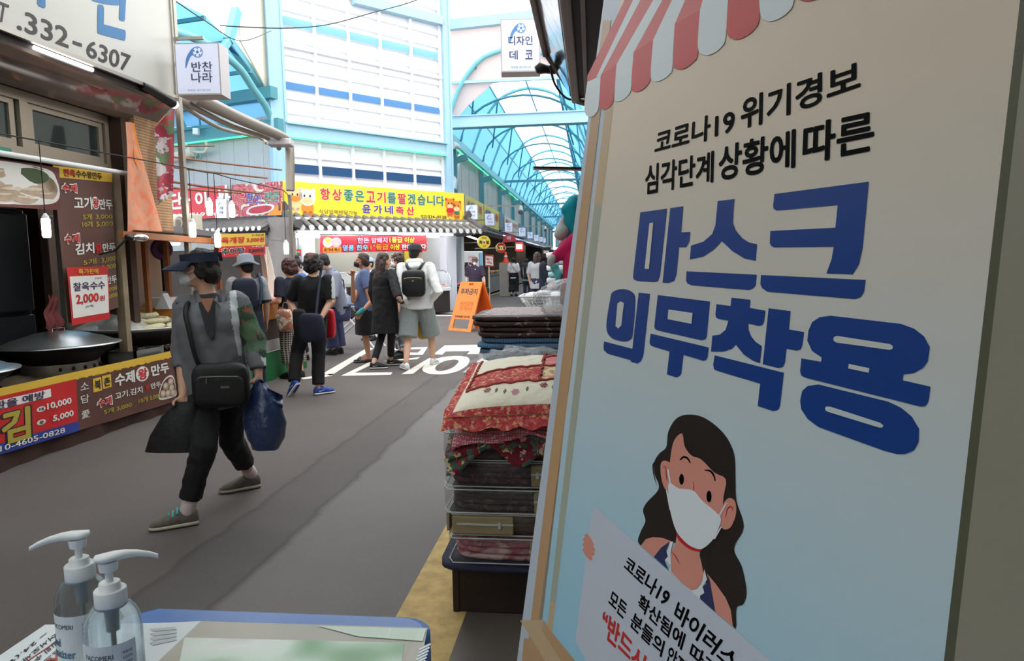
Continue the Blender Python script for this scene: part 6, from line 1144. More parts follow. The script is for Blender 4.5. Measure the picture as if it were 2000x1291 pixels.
# ================================================================ shops along the covered lane
YS1 = mat('yellow_lane_sign', (232, 206, 92), .5); GRS = mat('grey_lane_sign', (104, 116, 126), .4); CRS = mat('cream_lane_sign', (226, 214, 190), .5); DKM = mat('dark_shop_shadow', (36, 32, 32), .8)
XS = -4.55
def lsheet(y0, y1, z0, z1, X_=XS): return Sheet((X_, y0, z0), (X_, y1, z0), (X_, y1, z1), (X_, y0, z1))
SM = [YS1, GRS, CRS, SRED, SPUR, SGRN, BWH, SBLK]
def yOf(px, py, X_=XS): return float(onX(px, py, X_)[1])
def zOf(px, py, X_=XS): return float(onX(px, py, X_)[2])
for (x0, x1, yt0, yb0, m, words, cm, lab) in ((909, 944, 380, 428, 0, ['순대', '곱창'], 4, 'yellow lane sign right after the butcher sign'), (946, 975, 399, 441, 0, ['반찬', '나물'], 4, 'second yellow lane sign, past the first'), (975.5, 985, 414, 447, 1, [], 6, 'grey lane sign between the yellow and cream ones'), (985.5, 1012, 421, 453, 2, ['통닭', '치킨'], 3, 'cream lane sign with thin red lettering'), (1013, 1030, 436, 462, 1, [], 6, 'dark lane sign beyond the cream one')):
    y0, y1 = yOf(x0, yb0), yOf(x1, yb0+10); zb, zt = zOf(x0, yb0), zOf(x0, yt0); S = lsheet(y0, y1, zb, zt); b = MB(); S.base(b, m, 1, 1)
    for k, w in enumerate(words): S.txt(b, w, .08+.5*k, .45, .42+.5*k, .82, cm if k == 0 else 3, .04, .03)
    if words: S.txt(b, '전문점 02-332-0000'[:3], .2, .1, .6, .3, 3, .03, .03)
    b.box(XS-.2, XS-.02, y0, y1, zb, zt, 6); tag(b.build('lane_sign', SM, loc=(XS, y0, zb)), lab, 'sign', 'flat signs along the covered lane')
SILV = mat('silver_eaves_sheet', (150, 152, 156), .4, .4); PURL = mat('violet_strip_lamp', (190, 180, 255), .4, emit=1.6)
t = thing('shop_eaves', 'grey metal eaves running above the lane shops', 'eaves', (-4.2, 40, 2.5)); b = MB(); b.add([(-4.6, 21.9, 2.92), (-4.6, 86, 2.92), (-3.95, 86, 2.66), (-3.95, 21.9, 2.66), (-3.95, 21.9, 2.60), (-3.95, 86, 2.60), (-4.6, 86, 2.6), (-4.6, 21.9, 2.6)], [(0, 1, 2, 3), (3, 2, 5, 4), (4, 5, 6, 7), (0, 3, 4, 7)]); b.build('sheet', SILV, t)
b = MB()
for k in range(46): y = 22.1+k*.22; b.tube([(-4.5, y, 2.90), (-3.94, y, 2.69)], .05, 6)
b.build('tiles', TILED, t)
for y0, y1 in ((31, 38), (42, 52)): b = MB(); b.beam((-3.94, y0, 2.64), (-3.94, y1, 2.64), .02, .035); b.build('violet_strip', PURL, t)
# hanging light boxes
boxes = [((909.5, 401), (933.3, 429), '윤가네|축산', 'nearest small light box, in front of the first yellow lane sign'), ((947, 417.5), (966, 441), '반찬|가게', 'small light box in front of the second yellow lane sign'), ((986, 435), (1001, 453), '통닭|나라', 'small light box in front of the cream lane sign'), ((1013, 445), (1026.6, 462), '분식', 'small light box in front of the dark lane sign'), ((1030, 453), (1040.7, 466), '떡집', 'fifth light box down the lane, just past the dark lane sign'), ((1043, 459), (1052, 471), '과일', 'sixth light box down the lane'), ((1053, 463), (1060, 472), '야채', 'seventh light box down the lane'), ((1061, 465), (1066, 474), '생선', 'farthest light box of the lane')]
for (x0, y0), (x1, y1), w, lab in boxes:
    p = onX((x0+x1)/2, (y0+y1)/2, -4.05); d = float((p-CP)@FW); wd, hd = (x1-x0)/F*d, (y1-y0)/F*d; pb_ = at(x0, y1, d)
    L_ = w.split('|'); lightbox('light_box', lab, (pb_[0], pb_[1], pb_[2]), wd, hd, .25, (1, .05, 0), [(s, .28, .45-.27*k, .78, .62-.27*k) for k, s in enumerate(L_)], 'light boxes along the covered lane', small='망원시장')
    b = MB(); b.beam((pb_[0]+wd/2, pb_[1]+.12, pb_[2]+hd*.5), (-4.9, pb_[1]+.12, pb_[2]+hd*.5), .04, .04); b.build('bracket', GST, XLAST[0])
# second row: paler back boxes
# lane shop shells: dark interiors and piers
b = MB(); b.box(-6.9, -6.8, 22.8, 86, 0, 2.9); b.box(-6.9, -4.6, 22.6, 22.8, 0, 2.9); b.box(-6.9, -4.6, 22.8, 86, 2.86, 2.92)
for y in np.arange(30, 86, 6): b.box(-6.8, -4.55, y, y+.12, 0, 2.9)
struct(b.build('wall_shops', mat('dim_shop_wall', (86, 78, 70), .8, var=(1.2, .25))), 'dim back and party walls of the lane shops')
SHELFW = mat('shop_steel_counter', (168, 164, 156), .45, .5, var=(3, .1)); GOODS = [mat('goods_'+n, c, .6, pat=p_cells(7, cs)) for n, c, cs in (('mixed', (150, 120, 90), [(170, 90, 60), (200, 170, 90), (90, 110, 80), (210, 200, 190), (120, 60, 50)]), ('pale', (210, 200, 190), [(220, 210, 200), (190, 170, 150), (230, 225, 220), (150, 150, 150)]), ('bright', (200, 120, 60), [(220, 80, 60), (240, 190, 60), (90, 150, 80), (230, 230, 220), (60, 100, 160)]))]
for k, (y0, y1, gm, lab) in enumerate(((24.4, 28.6, 1, 'steel front counter piled with pale goods at the first lane shop'), (30.4, 35.4, 0, 'steel front counter piled with mixed goods at the second lane shop'), (36.6, 41.4, 2, 'steel front counter with bright goods at the third lane shop'), (42.6, 52, 0, 'long front counter of the fourth lane shop'), (54, 70, 2, 'farthest front counter of the lane shops'))):
    t = thing('shop_counter', lab, 'counter', (-4.9, (y0+y1)/2, 0), 0, 'front counters along the covered lane'); b = MB(); b.box(-5.3, -4.5, y0, y1, .08, .86, bev=.02); b.build('cabinet', SHELFW, t); b = MB(); b.box(-5.35, -4.45, y0-.03, y1+.03, .86, .90); b.build('top', LID, t)
    b = MB()
    for i in range(int((y1-y0)*2)): b.sbox((-4.85+random.uniform(-.2, .2), y0+.3+i*.5, .97), .16, .2, .09, .5, 8, amp=.2, seed=i)
    b.build('goods', GOODS[gm], t); t.children[-1]['kind'] = 'stuff'
    b = MB(); b.box(-6.4, -6.0, y0+.3, y1-.3, .0, 2.1); 
    for z in (.6, 1.0, 1.4, 1.8): b.box(-6.0, -5.75, y0+.3, y1-.3, z, z+.03)
    q = b.build('shelf_rack', mat('dark_shelf_rack', (74, 66, 60), .7, var=(4, .3), pat=p_cells(3, [(70, 60, 54), (120, 90, 70), (60, 70, 60), (140, 130, 120)])), loc=(-6.1, (y0+y1)/2, 0)); tag(q, 'back shelf rack behind the '+['first', 'second', 'third', 'fourth', 'farthest'][k]+' lane counter', 'shelf', 'back racks of the lane shops')
t = thing('meat_table', 'dark low table with pink wrapped goods right of the butcher column', 'table', onX(905, 605, -4.2)*V3((1, 1, 0))); c_ = onX(885, 600, -4.35); b = MB(); b.box(c_[0]-.5, c_[0]+.55, c_[1]-.4, c_[1]+.5, .1, .7, bev=.02); b.build('cabinet', DCB, t); b = MB(); b.box(c_[0]-.55, c_[0]+.6, c_[1]-.45, c_[1]+.55, .70, .74); b.build('top', LID, t)
for s in (-.45, .5): b = MB(); b.beam((c_[0]+s, c_[1]-.35, 0), (c_[0]+s, c_[1]-.35, .12), .06, .06); b.build('foot', CHR, t)
b = MB(); b.grid(lambda u, v: V3((c_[0]-.5+1.0*u, c_[1]-.38+.85*v, .745+.13*math.sin(math.pi*u)**.6*math.sin(math.pi*v)**.6+.05*abs(noise.noise(Vector((u*7, v*7, 1)))))), 24, 16); tag(b.build('pink_wrapped_goods', mat('pink_plastic_film', (238, 150, 196), .3, var=(5, .2), bump=(9, .6)), loc=(c_[0], c_[1], .74)), 'pink plastic wrapped goods heaped on the dark low table', 'goods')
# round and square blade signs
def roundsign(px, py, d, r, m1, m2, w, lab, ring=None):
    p = at(px, py, d); n_ = -FW*V3((1, 1, 0)); n_ = unit(n_+V3((.25, 0, 0))); t = thing('round_sign', lab, 'sign', p, 0, 'round blade signs of the lane shops'); b = MB(); b.lathe(p-n_*.12, [(r, 0), (r, .12), (r*.97, .125)], 32, axis=tuple(n_)); b.build('case', CRS, t)
    u_ = unit(np.cross(ZU, n_)); S = Sheet(p-u_*r*.97-ZU*r*.97+n_*.008, p+u_*r*.97-ZU*r*.97+n_*.008, p+u_*r*.97+ZU*r*.97+n_*.008, p-u_*r*.97+ZU*r*.97+n_*.008); b = MB(); S.disc(b, .5, .5, .5, .5, m1, .002, 32); 
    if ring is not None: S.disc(b, .5, .48, .46, .24, ring, .006, 24)
    S.txt(b, w[0], .10, .36, .34, .62, m2, .05, .02); S.txt(b, w[1], .66, .36, .90, .62, m2, .05, .02); S.disc(b, .5, .50, .13, .17, 7, .012); S.blob(b, [(.5, .36), (.42, .5), (.45, .58), (.5, .55), (.55, .58), (.58, .5)], 1, .02); S.txt(b, '맛있는', .3, .76, .7, .88, m2, .03, .02); S.txt(b, '전문', .36, .14, .64, .26, 1, .03, .02); b.build('face', BM_, t)
    b = MB(); b.beam(p+u_*-.1, (-4.6, p[1]+.3, p[2]), .04, .04); b.build('bracket', GST, t)
roundsign(945.5, 473, 24.5, .235, 0, 8, ('족', '발'), 'yellow round pork trotter sign right of the white fridge'); roundsign(979, 484, 27, .20, 1, 8, ('족', '발'), 'red round sign with a yellow band beside the yellow round one', 0)
GLR = mat('glowing_red', (235, 40, 50), .4, emit=1.0); p = at(1014, 482, 33); t = thing('lit_sign', 'glowing red box sign above the white bloused shopper', 'sign', p); b = MB(); b.obox(p, RT*.19, FW*.07, UP*.2, bev=.03); b.build('case', GLR, t); b = MB(); b.obox(p-FW*.072, RT*.14, FW*.006, UP*.11); b.build('face', mat('glowing_white', (255, 245, 245), .4, emit=1.5), t); b = MB(); b.beam(p, (-4.6, p[1], p[2]), .04, .04); b.build('bracket', GST, t)
p = at(994, 466, 31); b = MB(); b.poly([p+RT*x*.5+UP*y*.2 for x, y in ((-.6, -.9), (-.5, .3), (-.1, 1), (.4, .8), (.75, -.6))], 0, .06, FW*-1); b.text('아', p-RT*.1-UP*.08-FW*.01, RT, UP, 1, .05, fit=(.2, .2)); tag(b.build('red_sign', [SRED, BWH], loc=p), 'small red triangular shop sign above the traffic cone', 'sign')
S = Sheet(at(947, 520, 25), at(965, 521, 25), at(964, 498, 25), at(947, 497, 25)); b = MB(); S.base(b, 1, 1, 1); S.rect(b, .08, .10, .90, .86, 7, .004, 1); S.txt(b, '특가', .2, .5, .8, .72, 1, .03, .01); S.txt(b, '세일', .2, .22, .8, .44, 1, .03, .01); tag(b.build('price_poster', BM_, loc=S.c[0]), 'red bordered white poster below the yellow round sign', 'poster'); b = MB(); q_ = at(955, 521, 25.05); b.beam(q_, (q_[0], q_[1], 0), .05, .03); tag(b.build('poster_stand', CRS, loc=at(954, 530, 25.05)), 'pale stick holding the red bordered poster', 'stand')
# traffic cone on the counter
p = at(988, 513, 29.5); t = thing('traffic_cone', 'orange traffic cone with a white band set on a lane counter', 'cone', p); b = MB(); z0 = p[2]; b.lathe((p[0], p[1], 0), [(.13, z0+.03), (.08, z0+.22), (.065, z0+.3), (.035, z0+.45), (.0, z0+.46)], 20); b.build('cone', mat('cone_orange', (240, 84, 40), .5), t); b = MB(); b.lathe((p[0], p[1], 0), [(.083, z0+.24), (.067, z0+.31)], 20, caps=False); b.build('band', WHITE, t); b = MB(); b.box(p[0]-.2, p[0]+.2, p[1]-.2, p[1]+.2, z0, z0+.03, bev=.01); b.build('foot', mat('cone_orange', (240, 84, 40), .5), t)
b = MB(); b.box(p[0]-.25, p[0]+.3, p[1]-.3, p[1]+.3, 0, z0); tag(b.build('goods_cabinet', SHELFW, loc=(p[0], p[1], 0)), 'grey cabinet carrying the traffic cone', 'cabinet')
for (px, py, d, lab) in ((918, 461, 22.8, 'tube light pair over the dark shop right of the butcher'),): 
    t = thing('tube_light', lab, 'light', at(px, py, d)); b = MB(); b.tube([at(902, 457, 22.2), at(931, 467, 25)], .03, 6); b.build('tube', TUBE, t)
for y_, lab in ((26, 'first'), (33, 'second'), (39, 'third'), (48, 'fourth'), (62, 'farthest')):
    t = thing('tube_light', 'added tube light brightening the %s lane shop from its ceiling' % lab, 'light', (-5.0, y_, 2.8)); b = MB(); b.cyl((-5.0, y_-1.2, 2.78), (-5.0, y_+1.2, 2.78), .03, n=8); b.build('tube', mat('added_lane_tube_white', (255, 246, 232), .4, emit=40.0), t); b = MB(); b.box(-5.05, -4.95, y_-1.25, y_+1.25, 2.81, 2.86); b.build('fitting', WHITE, t)  # extra tubes added to brighten the dark lane shops
SPOT = mat('cream_spot_housing', (196, 184, 160), .5); 
for (px, py, d, lab) in ((1017, 412, 30, 'nearer cream spot lamp on a bracket under the lane roof'), (1065, 448, 52, 'farther cream spot lamp under the lane roof')):
    p = at(px, py, d); t = thing('spot_lamp', lab, 'lamp', p, 0, 'cream spot lamps of the lane'); b = MB(); b.cyl(p+FW*.25+UP*.22, p-FW*.05-UP*.06, .09, .13, 14); b.build('housing', SPOT, t); b = MB(); b.lathe(p-FW*.06-UP*.07, [(.10, 0), (.09, .02)], 16, axis=tuple(-FW)); b.build('lens', mat('violet_lens', (40, 36, 90), .2), t); b = MB(); b.beam(p+FW*.25+UP*.25, (-4.85, p[1]+.3, p[2]+.3), .05, .06); b.build('bracket', SPOT, t)
# orange A-frame board
ORB = mat('orange_board_plastic', (236, 128, 44), .5, var=(7, .10)); ORD = mat('orange_board_inside', (238, 104, 30), .5)
a0, a1 = onZ(875, 645, 0), onZ(919, 648.5, 0); au = unit(a1-a0); aw = float(np.linalg.norm(a1-a0)); an = V3((au[1], -au[0], 0)); t = thing('folding_sign', 'orange folding no parking board standing on the street', 'sign board', (a0+a1)/2); hA = 1.03; apex = -an*.30+ZU*hA+au*.10
def ap(u, v, off=0.0): return a0+au*(aw*u)+apex*v+au*(.02*(1-2*u)*v)+an*off
def apb(u, v, off=0.0): return a0+au*(aw*u)-an*.60*(1-v)-an*.30*v+ZU*hA*v+au*(.10*v+.22*(1-v))+an*off
b = MB()
def slab(f, u0, u1, v0, v1, m=0, th=.03): P = [f(u, v, o) for o in (0, -th) for u, v in ((u0, v0), (u1, v0), (u1, v1), (u0, v1))]; b.add(P, [(0, 1, 2, 3), (7, 6, 5, 4), (0, 4, 5, 1), (1, 5, 6, 2), (2, 6, 7, 3), (3, 7, 4, 0)], m)
for q in ((0, 1, .24, .93), (0, 1, .0, .05), (0, .16, .05, .24), (.84, 1, .05, .24), (0, .42, .93, 1), (.62, 1, .93, 1), (.42, .62, .975, 1)): slab(ap, *q)
S = Sheet(ap(0, 0), ap(1, 0), ap(1, 1), ap(0, 1)); S.txt(b, '주차금지', .12, .74, .88, .865, 1, .03, .004)
GHO = mat('faded_orange_print', (204, 112, 44), .6); S.txt(b, '견인지역', .22, .50, .82, .60, 2, .01, .004); S.txt(b, '주차시', .25, .41, .80, .50, 2, .01, .004); S.txt(b, '망원동월드컵시장', .15, .27, .82, .315, 1, .03, .004); b.build('front_panel', [ORB, INKD, GHO], t)
b = MB()
for q in ((0, 1, .24, 1.0), (0, .16, .0, .24), (.84, 1, .0, .24)): slab(apb, *q)
b.build('back_panel', ORD, t)
# right side of the lane: wire basket, hanging soft toys and clothes, stacked linen
WIRE = mat('white_wire', (236, 238, 240), .4); c0 = at(1048, 600, 6.0); t = thing('wire_basket', 'white wire basket of white goods beside the brown blankets', 'basket', c0); b = MB(); zt = c0[2]+.10; zb = c0[2]-.06; bx0, bx1, by0, by1 = c0[0]-.14, c0[0]+.40, c0[1]-.16, c0[1]+.3
def ringp(k, z): s = k; return [(bx0+s, by0+s, z), (bx1-s, by0+s, z), (bx1-s, by1-s, z), (bx0+s, by1-s, z)]
for z, s in ((zt-.0, 0), (zt-.05, .03), (zt-.1, .06), (zb, .1)): P = ringp(s, z); b.tube(P+[P[0]], .007 if z == zt else .004, 5)
for i in range(14):
    f = i/13
    for (A1, A2), (B1, B2) in (((0, 1), (0, 1)), ((0, 3), (0, 3)), ((3, 2), (3, 2))):
        T, Bt = ringp(0, zt), ringp(.1, zb); p = V3(T[A1])*(1-f)+V3(T[A2])*f; q = V3(Bt[A1])*(1-f)+V3(Bt[A2])*f; b.tube([p, q], .0035, 4)
b.build('wire_frame', WIRE, t)
for k in range(9): b = MB(); b.sbox((0, 0, 0), .055, .05, .036, .7, 8, amp=.4, seed=k); q = b.build('white_bundle', mat('white_soft_goods', (240, 242, 244), .6), loc=(bx0+.09+.11*(k % 4), by0+.1+.12*(k//4), zt-.01+.02*(k % 2)), world=False); q.location = (bx0+.09+.11*(k % 4), by0+.1+.12*(k//4), zt-.01+.02*(k % 2)); tag(q, 'small white wrapped bundle heaped in the white wire basket', 'bundle', 'white bundles in the wire basket')
b = MB(); b.box(bx0+.08, bx1-.05, by0+.08, by1-.05, 0, zb-.005, bev=.01); tag(b.build('basket_stand', DKB, loc=(c0[0]+.1, c0[1], 0)), 'brown stand under the white wire basket', 'stand')
MAG = mat('magenta_fleece', (206, 26, 96), .85); CRIM = mat('crimson_fleece', (168, 22, 44), .85); TEALC = mat('teal_fleece', (24, 160, 176), .85); GRYF = mat('grey_plush', (190, 196, 196), .95); PNKF = mat('pink_plush', (236, 170, 190), .95); AQUA = mat('aqua_cloth2', (96, 196, 200), .8); BRW = mat('brown_trousers', (136, 84, 60), .8)
def plush(name, cat, d, prims, m, lab, vox=.012):
    b = MB()
    for (x, y, x2, y2, r1, r2) in prims: b.cap(at(x, y, d), at(x2, y2, d+.02), r1, r2, 10)
    me = remesh(b, vox, 4); c = at(prims[0][0], prims[0][1], d); o = mesh_obj(name, me, m, loc=None); tag(o, lab, cat); return o
plush('hanging_towel', 'towel', 4.3, [(1105, 410, 1122, 395, .035, .05), (1118, 405, 1120, 480, .05, .05), (1106, 418, 1116, 440, .02, .05)], TEALC, 'teal fleece toy hanging at the top of the rack by the board')
plush('plush_toy', 'toy', 4.25, [(1098, 452, 1096, 448, .045, .04), (1096, 440, 1100, 425, .025, .015), (1092, 458, 1096, 462, .035, .03)], GRYF, 'grey plush toy hanging under the teal fleece by the board')
plush('plush_toy', 'toy', 4.35, [(1112, 440, 1118, 455, .04, .03), (1104, 470, 1096, 476, .03, .025)], PNKF, 'small pink plush toy beside the grey plush toy')
plush('hooded_towel', 'towel', 4.2, [(1122, 470, 1118, 500, .05, .06), (1116, 478, 1082, 505, .05, .035), (1118, 500, 1120, 545, .05, .055)], MAG, 'magenta fleece jacket hanging by the board edge')
plush('white_cuff', 'towel', 4.18, [(1078, 505, 1074, 516, .03, .02)], GRYF, 'pale cuff of cloth at the end of the magenta sleeve')
plush('hanging_cloth', 'cloth', 4.4, [(1108, 500, 1110, 560, .03, .04), (1112, 510, 1112, 560, .03, .045)], CRIM, 'crimson cloth hanging below the magenta jacket')
plush('hanging_trousers', 'cloth', 4.5, [(1106, 540, 1098, 590, .03, .02), (1112, 540, 1110, 600, .03, .03)], BRW, 'brown cloth hanging below the crimson one')
plush('aqua_bag', 'bag', 4.5, [(1090, 440, 1090, 520, .008, .008), (1082, 520, 1085, 527, .03, .03), (1092, 535, 1090, 560, .03, .02)], AQUA, 'aqua cloth bag hanging behind the magenta sleeve')
b = MB(); b.tube([(-.32, 3.9, 1.95), (.6, 4.3, 1.95)], .012, 6); b.beam((.45, 4.25, 0), (.45, 4.25, 1.96), .04, .04); tag(b.build('garment_rack', CHR, loc=(.45, 4.25, 0)), 'steel rack carrying the bright toys and fleeces beside the board', 'rack')
LIN = [mat('linen_'+n, c, .9, bump=(20, .3)) for n, c in (('white', (220, 222, 226)), ('blue', (170, 196, 214)), ('pink', (226, 200, 206)), ('grey', (186, 190, 196)), ('aqua', (150, 190, 200)))]
for k in range(13):
    z = .45+k*.085; quilt('folded_linen', -.62+.02*(k % 2), .25, 9.3, 9.9, z, z+.083, LIN[k % 5], 'folded pastel linen in the tall stack right of the grey vested shopper', 'linen', 'pastel linen stack down the lane', 1, 60+k)
b = MB(); b.box(-.6, .25, 9.3, 9.9, 0, .45, bev=.02); tag(b.build('linen_stand', DKB, loc=(-.2, 9.6, 0)), 'dark stand under the pastel linen stack', 'stand')
p = at(1067, 493, 12); b = MB(); b.box(p[0]-.08, p[0]+.08, p[1]-.01, p[1]+.01, p[2]-.09, p[2]+.09, 0); b.text('50%', p-RT*.05-FW*.02-UP*.02, RT, UP, 1, .03, fit=(.1, .05)); tag(b.build('chalk_sign', [BLACK, BWH], loc=p), 'small black price board above the pastel linen stack', 'sign'); b = MB(); b.beam((p[0], p[1]+.03, 0), (p[0], p[1]+.03, p[2]+.05), .03, .03); tag(b.build('sign_pole', BLACK, loc=(p[0], p[1]+.03, 0)), 'thin black pole holding the small black price board', 'pole')
# right hand hanging light box
pd = at(979, 141, 7.6); lightbox('light_box', 'white lit blade sign with a football mark left of the mirror canopy', pd, 77/F*7.6, 100/F*7.6, .22, RT*V3((1, 1, 0)), [('디자인', .18, .50, .82, .68), ('데', .2, .22, .42, .40), ('코', .62, .22, .82, .40)])
b = MB(); pr_ = pd+RT*.42; b.beam((pr_[0]-.1, pr_[1]+.15, pd[2]+.35), (.5, pr_[1]+.2, pd[2]+.35), .05, .05); b.beam((.5, pr_[1]+.2, 0), (.5, pr_[1]+.2, pd[2]+.4), .06, .06); tag(b.build('sign_bracket', ALU, loc=(.5, pr_[1]+.2, 0)), 'grey post and arm carrying the white blade sign on the right', 'bracket')
# ================================================================ people
SKIN = mat('skin', (214, 166, 140), 0.5); SKIN2 = mat('tanned_skin', (186, 132, 104), 0.5); HAIRB = mat('black_hair', (30, 25, 24), 0.55, bump=(70, .5)); HAIRR = mat('maroon_brown_hair', (66, 36, 34), 0.55, bump=(70, .5)); HAIRBR = mat('brown_hair', (56, 38, 33), 0.5, bump=(70, .5)); EYE = mat('eye', (22, 18, 18), 0.2); LIPS = mat('lips', (176, 100, 94), .5)
MWHITE = mat('white_mask_cloth', (226, 230, 234), 0.7); MBLACK = mat('black_mask_cloth', (24, 24, 28), 0.7)
def cl(name, c, **k): return mat(name, c, k.pop('rough', .85), **k)
SOLE = mat('white_rubber', (226, 226, 222), .6); SOLEB = mat('black_rubber', (24, 24, 26), .6)
def nz(p, f, seed=0.0): return noise.noise(Vector((p[0]*f+seed, p[1]*f-seed, p[2]*f)))
def wrinkle(a, fx=9, fz=5, seed=0): return lambda p: a*(nz((p[0], p[1], p[2]*fz/fx), fx, seed)+.6*nz(p, fx*2.3, seed+4))
class Person:
    def __init__(s, label, loc, face, h=1.62, W=None, PX=None, head=(0, 0), w=1.0, group=None, voxel=.011, skin=None, hand_curl=.5):
        """loc: point on the ground under the pelvis; face: heading; W: joints in world space; PX: joints as (px, py, depth)"""
        f = unit((face[0], face[1], 0)); s.rz = math.atan2(-f[0], f[1]); s.loc = V3((loc[0], loc[1], 0)); s.h = h; k = h/1.66; s.k = k; s.w = w; s.vox = voxel
        s.root = thing('person', label, 'person', s.loc, s.rz, group); s.skin = skin or SKIN
        D = dict(pel=(0, 0, .90), sp=(0, .012, 1.07), ch=(0, 0, 1.26), nk=(0, -.018, 1.395), hd=(0, .022, 1.535))
        for sd, n in ((1, 'R'), (-1, 'L')):
            D.update({'sh'+n: (.158*sd*w, -.01, 1.35), 'el'+n: (.205*sd*w, -.035, 1.09), 'wr'+n: (.215*sd*w, .05, .865), 'hp'+n: (.083*sd*w, 0, .87), 'kn'+n: (.088*sd, .018, .475), 'an'+n: (.09*sd, -.025, .09), 'to'+n: (.105*sd, .15, .028)})
        s.J = {a: V3(b)*k for a, b in D.items()}
        for a, b in (PX or {}).items(): s.J[a] = s.loc_of(at(*b))
        for a, b in (W or {}).items(): s.J[a] = s.loc_of(b)
        for n in 'RL':      # keep wrists reachable, bend elbows naturally
            pass
        J = s.J; s.lat = unit(J['shR']-J['shL']); s.hlat = unit(J['hpR']-J['hpL']); s.upv = unit(J['nk']-J['pel'])
        a, b = head; hr = Matrix.Rotation(math.radians(a), 3, 'Z') @ Matrix.Rotation(math.radians(b), 3, 'X'); s.HR = np.array(hr)
        s.curl = hand_curl; s.body()
    def loc_of(s, p):
        d = V3(p)-s.loc; c, q = math.cos(-s.rz), math.sin(-s.rz); return V3((d[0]*c-d[1]*q, d[0]*q+d[1]*c, d[2]))
    def H(s, x, y, z): return s.J['hd']+s.HR@(V3((x, y, z))*s.k)
    def spine_rings(s, mb, inf, hem=-.10, w=1.0, belly=0.0, neck=True, top=None, n=20, wid=None):
        J, k = s.J, s.k; pel, sp, ch, nk = J['pel'], J['sp'], J['ch'], J['nk']; dn = unit(pel-sp); hemp = pel-dn*0+dn*(-hem)*k
        sm_ = (J['shR']+J['shL'])/2; q = s.w*w
        L = [(hemp, .150*q+inf, .112+inf+belly*.6, 0), (pel, .152*q+inf, .112+inf+belly, 0), (pel*.45+sp*.55, .142*q+inf, .108+inf+belly, 0), (sp*.5+ch*.5, .142*q+inf, .108+inf+belly*.6, 0), (ch, .152*q+inf*.9, .112+inf*.9, 1), (ch*.45+sm_*.55, .158*q+inf*.6, .10+inf*.8, 1), (sm_+s.upv*.015*k, .130*q+inf*.4, .074+inf*.5, 1)]
        if neck: L += [(sm_*.35+nk*.65+s.upv*.008*k, .068+inf*.4, .062+inf*.3, 1), (nk+s.upv*.016*k, .056+inf*.3, .056+inf*.3, 1)]
        if wid: L = [(p, a*wid, b*wid, t) for p, a, b, t in L]
        rings = []
        for p, a, b, t in L:
            la = s.lat if t else s.hlat*.5+s.lat*.5; la = unit(la-s.upv*(la@s.upv)); fo = np.cross(s.upv, la)
            rings.append([p+(la*a*math.cos(x)+fo*b*math.sin(x))*k*1.0 for x in np.linspace(0, 2*math.pi, n+1)[:-1]])
        mb.rings(rings)
        return mb
    def hand(s, mb, n, curl, spread=.25):
        J = s.J; k = s.k; e, wv = J['el'+n], J['wr'+n]; d = unit(wv-e); sd = 1 if n == 'R' else -1
        d = unit(J['hn'+n]-wv) if 'hn'+n in J else d
        th = V3((0, 1, 0)); th = th-d*(th@d)
        if np.linalg.norm(th) < .3: th = V3((-sd, 0, .2)); th = th-d*(th@d)
        th = unit(th); pn = np.cross(d, th)*sd       # palm normal (towards the body)
        if pn@V3((-sd, 0, 0)) < 0: pn = -pn
        for q in (-.028, -.009, .010, .026): mb.cap(wv+d*.008*k+th*q*.5*k, wv+d*.078*k+th*q*k, .0125*k, .0115*k, 8)
        fl = [.085, .092, .086, .068]
        for i, q in enumerate((.027, .009, -.010, -.028)):
            p = wv+d*.078*k+th*q*k; a = 0.0; segs = [.45, .32, .25]; r = .0088*k
            for j, g in enumerate(segs):
                a += curl*(.55+.2*j)*(1+.08*i); dd = unit(d*math.cos(a)+pn*math.sin(a)+th*q*1.5*(1-j*.3)); p2 = p+dd*fl[i]*g*k; mb.cap(p, p2, r, r*.93, 8); p = p2; r *= .93
        p = wv+d*.022*k+th*.026*k; 
        for j, L in enumerate((.04, .032, .026)): dd = unit(d*(.55+.25*j)+th*(.75-.3*j)+pn*(.35+curl*.4*j)); p2 = p+dd*L*k; mb.cap(p, p2, (.0125-.0015*j)*k, (.011-.0015*j)*k, 8); p = p2
    def body(s):
        J, k = s.J, s.k; b = MB(); s.spine_rings(b, -.012, -.02)
        b.cap(J['nk']-s.upv*.03*k, J['hd']-s.HR@V3((0, .012, .055))*k, .052*k, .046*k)
        R = s.HR
        b.ell(s.H(0, -.012, .018), (.074*k, .094*k, .095*k), R, 18); b.ell(s.H(0, .022, -.038), (.060*k, .066*k, .078*k), R, 16); b.ell(s.H(0, .055, -.085), (.030*k, .026*k, .024*k), R, 10)
        b.cap(s.H(0, .084, .012), s.H(0, .103, -.028), .008*k, .013*k, 8); b.ell(s.H(0, .096, -.030), (.017*k, .011*k, .009*k), R, 8)
        for q in (-1, 1):
            b.ell(s.H(.076*q, -.012, -.008), (.012*k, .02*k, .033*k), R, 10); b.ell(s.H(.032*q, .070, -.022), (.022*k, .016*k, .016*k), R, 8); b.cap(s.H(.018*q, .080, .028), s.H(.05*q, .068, .027), .008*k, .006*k, 6)
        b.cap(s.H(-.018, .083, -.056), s.H(.018, .083, -.056), .0075*k, .0075*k, 6); b.cap(s.H(-.014, .08, -.066), s.H(.014, .08, -.066), .008*k, .008*k, 6)
